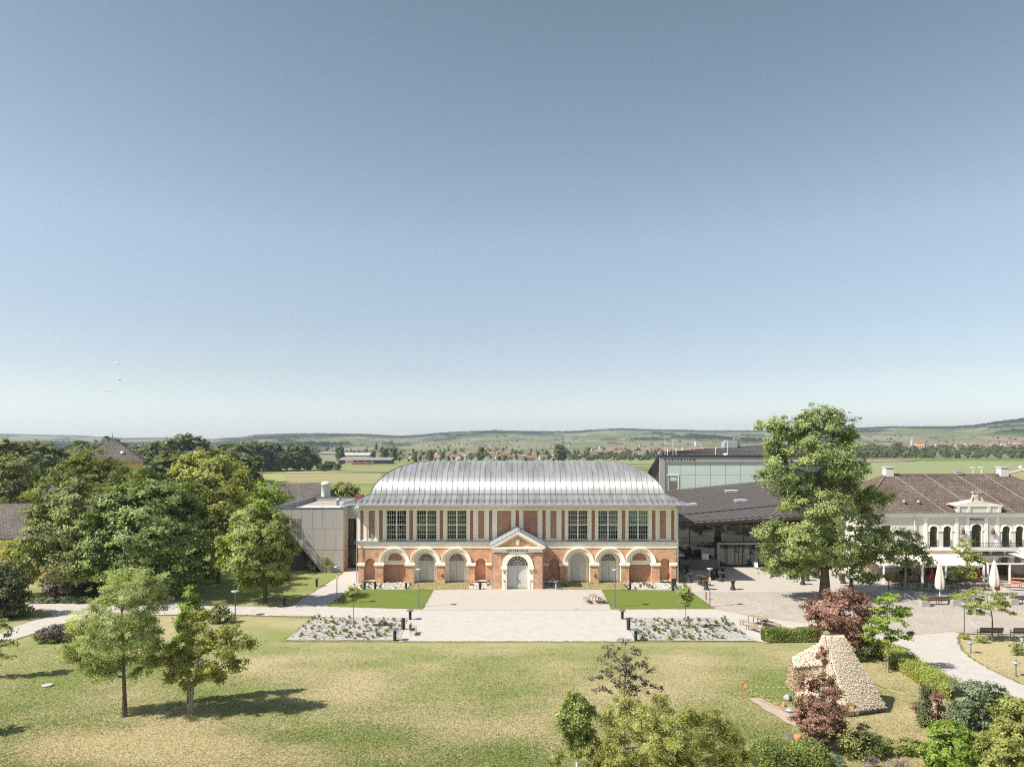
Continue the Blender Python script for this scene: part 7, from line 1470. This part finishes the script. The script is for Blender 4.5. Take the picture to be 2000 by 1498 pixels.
def put(kind, px, pyb, pyt, lab, grp, wf=1.0, Y=None):
    """far tree with foot at pixel row pyb (ground or hillside) and top at row pyt"""
    if Y is None:
        p = on_hill(px, pyb)
        if p is None: return
    else: p = ((px-1000)*Y/F, Y, 0.0)
    h = 1.1*(CAMH+(HOR-pyt)*p[1]/F-p[2]); s = max(.1, h/10.0); s3 = (s*wf, s*wf, s); root = PT[kind]
    if kind not in pused: pused[kind] = 1; c = root
    else: c = copy_tree(root)
    c.location = p; c.scale = s3; c.rotation_euler = (0, 0, rnd.uniform(0, 6.28)); c['label'] = lab; c['category'] = 'tree'; c['group'] = grp; return c
# singled-out ones
for a in [('tall_d', 366, 905, 843, 'tall loose poplar, left one of the pair above the left group', 1.25, 300), ('tall_b', 393, 905, 847, 'tall thin poplar, right one of the pair above the left group', 1.25, 300), ('round_b', 318, 905, 864, 'dark round tree left of the poplar pair', .9, 260), ('round_d', 345, 905, 861, 'grey-green tree directly left of the poplar pair', 1, 280),
          ('round_b', 190, 930, 856, 'dark domed tree behind the pavilion roof on its left', 1.3, 230), ('round_b', 100, 930, 869, 'very dark domed tree on the skyline at left', 1.1, 230), ('round_c', 70, 940, 861, 'bare-tipped pale tree on the left skyline', 1.1, 220), ('round_c', 20, 940, 856, 'yellowish tree crown on the skyline at the far left', 1.4, 200)]:
    put(a[0], a[1], a[2], a[3], a[4], 'skyline trees at left', a[5], a[6])
bl = 'tree in the belt behind the left group'
r2_ = random.Random(4)
for row, (Y, n, pt0, pt1) in enumerate(((200, 20, 886, 905), (250, 22, 876, 892), (320, 24, 868, 884), (420, 26, 866, 880))):
    for i in range(n):
        px = -60+i*(560-row*5)/n+r2_.uniform(-8, 8)
        if row < 2 and 195 < px < 300: continue
        put(r2_.choice(['round_a', 'round_c', 'round_b', 'round_d', 'round_a']), px, 930, r2_.uniform(pt0, pt1), 'bushy tree in the wide belt behind the left group of trees', 'trees of the left belt', r2_.uniform(1.1, 1.7), Y+r2_.uniform(-15, 15))
for (k, px, pt, wf) in (('round_d', 480, 864, 1.1), ('round_c', 497, 862, 1.0), ('round_b', 531, 863, .9), ('round_d', 515, 868, 1.0), ('round_a', 560, 878, 1), ('round_b', 585, 866, 1.0), ('round_a', 548, 884, 1.1), ('round_c', 606, 884, 1.0), ('round_c', 622, 892, .9), ('round_a', 575, 890, 1.2), ('round_b', 645, 900, 1.3), ('round_a', 660, 904, 1.3), ('round_a', 500, 890, 1.2), ('round_b', 520, 894, 1.2), ('round_a', 470, 888, 1.2), ('round_b', 600, 902, 1.4), ('round_a', 535, 900, 1.4), ('round_b', 630, 905, 1.5), ('round_a', 455, 880, 1.2), ('round_d', 440, 872, 1.1), ('round_c', 420, 876, 1.2)):
    put(k, px, 921, pt, 'tree in the dense clump at the field edge left of the hall roof', 'clump at the field edge', wf*1.5, 460+r2_.uniform(-12, 25))
for (k, px, pb, pt, lab) in (('round_b', 663, 905, 871, 'dark round tree beside the white sheds'), ('round_b', 751, 904, 873, 'left one of two dark round trees beside the church spire'), ('round_b', 768, 904, 873, 'right one of two dark round trees beside the church spire'), ('round_b', 728, 902, 880, 'lower dark round tree left of the church spire'), ('round_a', 810, 904, 886, 'dark bush-like tree above the left end of the hall roof'), ('round_b', 840, 902, 878, 'upright dark tree above the hall roof at left'), ('round_b', 940, 902, 872, 'single dark upright tree above the middle of the hall roof'), ('round_a', 876, 902, 890, 'low green tree above the hall roof'),
                         ('tall_b', 1091, 901, 866, 'dense dark poplar clump, left half, above the hall roof right of centre'), ('tall_b', 1097, 901, 867, 'dense dark poplar clump, right half, above the hall roof right of centre'), ('round_b', 1101, 901, 880, 'smaller dark tree leaning on the poplar clump')):
    put(k, px, pb, pt, lab, 'single dark trees at the town edge', 1.0 if k != 'tall_b' else 1.5)
for i in range(100):
    px = r2_.uniform(680, 1300); pb = r2_.uniform(889, 902) if px < 1100 else r2_.uniform(886, 894); put(r2_.choice(['round_a', 'round_b', 'round_d', 'round_a']), px, pb, pb-r2_.uniform(6, 12), 'small tree among the far town houses', 'trees in the far town', r2_.uniform(.9, 1.5))
for i in range(260): px = r2_.uniform(600, 1330); pb = r2_.uniform(880, 901) if px < 1100 else r2_.uniform(880, 894); put_far(r2_.choice(['round_a', 'round_b', 'round_d']), px, pb, r2_.uniform(4, 9), r2_.uniform(1, 1.7))
for i in range(200): px = r2_.uniform(1100, 1345); pb = 897+r2_.uniform(-5, 2); put_far(r2_.choice(['round_a', 'round_c', 'round_d']), px, pb, r2_.uniform(5, 9), r2_.uniform(1.2, 2))
for i in range(320): px = r2_.uniform(1670, 2060); pb = r2_.uniform(877, 895); put_far(r2_.choice(['round_a', 'round_b', 'round_d', 'round_c']), px, pb, r2_.uniform(6, 12)+(5 if px < 1760 else 0), r2_.uniform(1.2, 2))
for i in range(420): px = r2_.uniform(300, 2000); pb = r2_.uniform(852, 880); put_far(r2_.choice(['round_a', 'round_b', 'round_d']), px, pb, r2_.uniform(1.5, 4.0), r2_.uniform(1.2, 3))
for i in range(200): px = r2_.uniform(-50, 680); pb = r2_.uniform(872, 892); put_far(r2_.choice(['round_a', 'round_b', 'round_d']), px, pb, r2_.uniform(6, 10), r2_.uniform(1.2, 2))
for i in range(26):
    px = r2_.uniform(1670, 2060); pb = r2_.uniform(888, 895); put(r2_.choice(['round_a', 'round_b', 'round_d', 'round_c']), px, pb, pb-r2_.uniform(9, 14), 'bushy tree in the belt below the right-hand village', 'trees below the right village', r2_.uniform(1.4, 2.2))
# ------------------------------------------------------------------ far town houses
M['tr'] = mat('far_red_roof', srgb(184, 142, 128, .5), .9, var=.1); M['tw'] = mat('far_white_wall', srgb(226, 220, 212, .55), .9, var=.05); M['tg'] = mat('far_grey_roof', srgb(160, 158, 156, .6), .8); M['to'] = mat('far_orange_roof', srgb(198, 152, 128, .5), .9)
M['tw2'] = mat('far_yellow_wall', srgb(220, 204, 176, .5), .9)
def gable_house(wm, rm):
    t = thing('town_house', 'small pale house with a red roof in the far town', 'house', (0, 0, 0), 'houses of the far town'); b = MB(); b.box(-6, 6, -4, 4, -1.5, 4.2); b.prism([(-4, 4.2), (4, 4.2), (0, 7.4)], -5.9, 5.9, axis='x'); b.build('wall', wm, t)
    b = MB()
    for s in (-1, 1): b.add([(-6.4, s*4.5, 3.9), (6.4, s*4.5, 3.9), (6.4, 0, 7.7), (-6.4, 0, 7.7)], [(0, 1, 2, 3)]); b.add([(-6.4, s*4.5, 3.7), (6.4, s*4.5, 3.7), (6.4, 0, 7.5), (-6.4, 0, 7.5)], [(0, 1, 2, 3)])
    b.box(1.5, 2.2, .5, 1.2, 6.5, 8.6); b.build('roof', rm, t); return t
HP = [gable_house(M['tw'], M['tr']), gable_house(M['tw'], M['to']), gable_house(M['tw2'], M['tr']), gable_house(M['tw'], M['tg'])]
HL = ['small white house with a dull red roof in the far town', 'small white house with an orange roof in the far town', 'small yellowish house with a red roof in the far town', 'small white house with a grey roof in the far town']
hu = [False]*4
def house(px, py, s=1.0, k=None, rz=None, where='far town'):
    p = on_hill(px, py)
    if p is None: return
    k = r2_.choices(range(4), (5, 4, 2, 2))[0] if k is None else k; c = HP[k] if not hu[k] else copy_tree(HP[k]); hu[k] = True
    s *= .8; c.location = p; c.scale = (s, s, s*1.0); c.rotation_euler = (0, 0, r2_.choice([0, 1.57, .3, -.3, 1.2]) if rz is None else rz); c['label'] = HL[k].replace('far town', where); c['group'] = 'houses of the '+where+' '+['red', 'orange', 'yellow', 'grey'][k]
for i in range(80):
    px = r2_.gauss(960, 110) if i < 60 else r2_.uniform(690, 1280); py = r2_.uniform(886, 901) if px < 1095 else r2_.uniform(880, 890)
    house(px, py, r2_.uniform(.7, 1.0))
for i in range(26): house(r2_.uniform(1150, 1310), r2_.uniform(882, 888), r2_.uniform(.8, 1.1))
for i in range(34): house(1325+i*7+r2_.uniform(-2, 2), r2_.uniform(878, 883), r2_.uniform(.9, 1.2))
for i in range(22): house(r2_.uniform(1690, 1775), r2_.uniform(868, 878), r2_.uniform(.8, 1.1), where='right-hand village')
for i in range(44): house(1806+i*4.6+r2_.uniform(-2, 2), 872.5+r2_.uniform(-3, 2)-(i*.03), r2_.uniform(.9, 1.3), rz=r2_.choice([0, 0, .1, 1.57]), where='right-hand village')
for i in range(24): house(r2_.uniform(740, 1300), r2_.uniform(868, 879), r2_.uniform(.7, 1.0), where='hillside')
# industrial sheds left of the hall roof, spire, church, silo
def shed(lab, px, py, L_, D, H, wm, rm, rz=0):
    p = on_hill(px, py); t = thing('shed', lab, 'shed', p); b = MB(); b.box(p[0]-L_/2, p[0]+L_/2, p[1]-D/2, p[1]+D/2, 0, H); b.build('wall', wm, t); b = MB(); b.add([(p[0]-L_/2-.5, p[1]-D/2-.5, H), (p[0]+L_/2+.5, p[1]-D/2-.5, H), (p[0]+L_/2+.5, p[1]+D/2, H+2.2), (p[0]-L_/2-.5, p[1]+D/2, H+2.2)], [(0, 1, 2, 3)]); b.build('roof', rm, t)
shed('long low white shed left of the dark round tree at the field edge', 648, 899, 24, 14, 7.5, M['tw'], M['tg']); shed('white gabled shed in front of the town at left', 697, 902.5, 26, 14, 7, M['tw'], M['tw']); shed('long dark-fronted barn with a grey roof at the field edge', 716, 906, 46, 16, 3.6, M['black'], M['tg']); shed('small pale store at the left end of the long barn', 683, 907, 6, 6, 3, M['tw'], M['tr'])
for i in range(9): p = gnd(690+i*4.6, 907.5); b = MB(); b.box(p[0]-1.3, p[0]+1.3, p[1]-1, p[1]+1, 0, 1.6+.5*(i % 3)); b.prism([(p[0]-1.3, 1.6+.5*(i % 3)), (p[0]+1.3, 1.6+.5*(i % 3)), (p[0], 2.1+.5*(i % 3))], p[1]-1, p[1]+1); tagit(b.build('timber_stack', M['to']), 'orange stack in the row before the long barn', 'stack', 'orange stacks before the long barn')
p = on_hill(734.5, 893); ch_ = thing('church', 'far church with an orange nave roof and a thin dark spire', 'church', p); b = MB(); b.box(p[0]-2.5, p[0]+2.5, p[1]-2.5, p[1]+2.5, p[2]-2, p[2]+9.5); b.build('tower', M['tw'], ch_); b = MB(); b.lathe((p[0], p[1], p[2]+9.5), [(3, 0), (1.7, 2), (2.2, 4), (1.2, 6.0), (.1, 12)], 8); b.build('spire', M['black'], ch_); b = MB(); b.box(p[0]+2.5, p[0]+13, p[1]-4, p[1]+4, p[2]-2, p[2]+4); b.prism([(p[1]-4.4, p[2]+4), (p[1]+4.4, p[2]+4), (p[1], p[2]+8)], p[0]+2.5, p[0]+13, axis='x'); b.build('nave', M['to'], ch_)
p = on_hill(1792, 872.5); s_ = p[1]/F; ch_ = thing('church', 'pale church with a stepped tower and steep pink roof in the right-hand village', 'church', p)
x0 = (1779.5-1000)*s_; x1 = (1786-1000)*s_; x2 = (1804-1000)*s_; zb = p[2]-3; b = MB(); b.box(x0, x1, p[1]-3, p[1]+3, zb, CAMH+(HOR-861)*s_); b.box(x0+1.5, x1-2, p[1]-2, p[1]+2, CAMH+(HOR-861)*s_, CAMH+(HOR-856.5)*s_); b.build('tower', M['tw'], ch_)
b = MB(); b.box(x1, x2, p[1]-4.5, p[1]+4.5, zb, CAMH+(HOR-865)*s_)
for q in range(4): xx = x1+(x2-x1)*(q+.5)/4; b.box(xx-.4, xx+.4, p[1]-5.6, p[1]-4.4, zb, CAMH+(HOR-866.5)*s_)
b.build('nave', M['ochre'], ch_); b = MB(); b.prism([(p[1]-5, CAMH+(HOR-865)*s_), (p[1]+5, CAMH+(HOR-865)*s_), (p[1], CAMH+(HOR-859)*s_)], x1, x2, axis='x'); b.build('roof', M['to'], ch_)
p = on_hill(1358.5, 879); s_ = p[1]/F; b = MB(); b.lathe((p[0], p[1], p[2]-1), [(2.3, 0), (2.3, 17*s_), (1.5, 17.6*s_)], 14); tagit(b.build('silo', M['tw']), 'white slender silo rising behind the auditorium roof', 'silo')
b = MB(); b.box(p[0]+4.5*s_, p[0]+13*s_, p[1], p[1]+8, p[2]-1, p[2]+10*s_); b.box(p[0]+7*s_, p[0]+12*s_, p[1]+1, p[1]+7, p[2]+10*s_, p[2]+12.5*s_); tagit(b.build('grain_mill', M['tw']), 'blocky white mill beside the slender silo', 'mill')
p = gnd(1231.5, 902); b = MB(); b.box(p[0]-.6, p[0]+.6, p[1]-.6, p[1]+.6, 1.2, 2.6)
for sx in (-1, 1):
    for sy in (-1, 1): b.box(p[0]+sx*.5-.1, p[0]+sx*.5+.1, p[1]+sy*.5-.1, p[1]+sy*.5+.1, 0, 1.2)
b.prism([(p[0]-.8, 2.6), (p[0]+.8, 2.6), (p[0], 3.1)], p[1]-.8, p[1]+.8); tagit(b.build('hunting_stand', M['wood_dark']), 'tiny dark raised stand alone in the field left of the auditorium', 'raised stand')
# field lamps behind the restaurant roof
for i, px in enumerate((1900.5, 1917)):
    p = gnd(px, 938); t = thing('field_lamp', ['left one', 'right one'][i]+' of two thin white flag-topped poles behind the restaurant roof', 'pole', p); b = MB(); b.tube([(p[0], p[1], 0), (p[0], p[1], CAMH+(HOR-913.5)*p[1]/F)], .12, 6); b.build('pole', M['white'], t); b = MB(); zt = CAMH+(HOR-913.5)*p[1]/F; b.box(p[0]-1.2, p[0]+.8, p[1]-.3, p[1]+.3, zt, zt+.35); b.build('lamp_head', M['white'], t)
# a parked van on the farm track
p = gnd(1999, 916); t = thing('parked_van', 'white van at the end of the farm track at the right edge', 'van', p); b = MB(); b.prism([(p[0]-2.6, .5), (p[0]+2.6, .5), (p[0]+2.6, 1.2), (p[0]+2.0, 2.3), (p[0]-2.5, 2.4), (p[0]-2.6, 1.9)], p[1]-1, p[1]+1); b.build('body', M['white'], t); b = MB(); b.box(p[0]-1.8, p[0]+1.6, p[1]-1.02, p[1]-1.003, 1.4, 2.1); b.build('window', M['dark'], t)
for sx in (-1.6, 1.6):
    for sy in (-1, 1): b = MB(); b.tube([(p[0]+sx, p[1]+sy*.8, .4), (p[0]+sx, p[1]+sy*1.03, .4)], .38, 14); b.build('wheel', M['black'], t)
# tiny clouds, far beyond everything
def cloud(lab, px, py, w_, h, seed):
    Y = 15000.0; s = Y/F; g = random.Random(seed); b = MB()
    for k in range(26):
        x = g.gauss(0, .28); c = at(px+x*w_, py+g.gauss(0, .2)*h, Y+g.uniform(-200, 200)); r = h*s*g.uniform(.3, .55)*max(.3, 1.1-abs(x)*1.4)
        b.lathe((c[0], c[1], c[2]-r*.5), [(r*.3, 0), (r*1.3, r*.25), (r*1.6, r*.5), (r*1.0, r*.9), (r*.2, r*1.05)], 10)
    cm = bpy.data.materials.get('cloud_white')
    if cm is None:
        cm = bpy.data.materials.new('cloud_white'); cm.use_nodes = True; N, L, B = nd(cm); B.inputs['Base Color'].default_value = (.95, .95, .95, 1); B.inputs['Roughness'].default_value = 1; B.inputs['Specular IOR Level'].default_value = 0
        t_ = N.new('ShaderNodeBsdfTransparent'); lw_ = N.new('ShaderNodeLayerWeight'); lw_.inputs[0].default_value = .35; mx = N.new('ShaderNodeMixShader'); mr = N.new('ShaderNodeMapRange'); mr.inputs[3].default_value = .28; mr.inputs[4].default_value = 1; L.new(lw_.outputs['Facing'], mr.inputs[0]); L.new(mr.outputs[0], mx.inputs[0]); L.new(B.outputs[0], mx.inputs[1]); L.new(t_.outputs[0], mx.inputs[2]); L.new(mx.outputs[0], N['Material Output'].inputs[0])
    tagit(b.build('cloud', cm), lab, 'cloud', kind='stuff')
cloud('long thin white cloud low in the left sky', 209, 762, 26, 4.4, 1); cloud('small white cloud just above the long one', 233, 741, 10, 4.5, 2); cloud('small white cloud topmost in the left sky', 230, 710, 12, 4.5, 3)
o = crown_obj('far_woods', np.concatenate(mv), np.concatenate(mt), fm['a'], None); tagit(o, 'far hedgerows and small woods over the plain and hills', 'woods', kind='stuff')
# ------------------------------------------------------------------ haze
b = MB(); b.box(-13000, 13000, -500, 8600, -1.2, 260); hz = b.build('haze', []) if False else None
me = bpy.data.meshes.new('haze'); me.from_pydata(b.v, [], b.f); me.update(); hz = link(bpy.data.objects.new('haze', me)); tagit(hz, 'thin bluish air haze over the whole valley', 'haze', kind='stuff')
hm_ = bpy.data.materials.new('haze_air'); hm_.use_nodes = True; N = hm_.node_tree.nodes; N.remove(N['Principled BSDF']); pvv = N.new('ShaderNodeVolumePrincipled'); pvv.inputs['Color'].default_value = (.80, .90, 1.0, 1); pvv.inputs['Density'].default_value = 0.000105; pvv.inputs['Anisotropy'].default_value = 0.2
hm_.node_tree.links.new(pvv.outputs[0], N['Material Output'].inputs['Volume']); me.materials.append(hm_)
print('LEAVES', NLEAF)
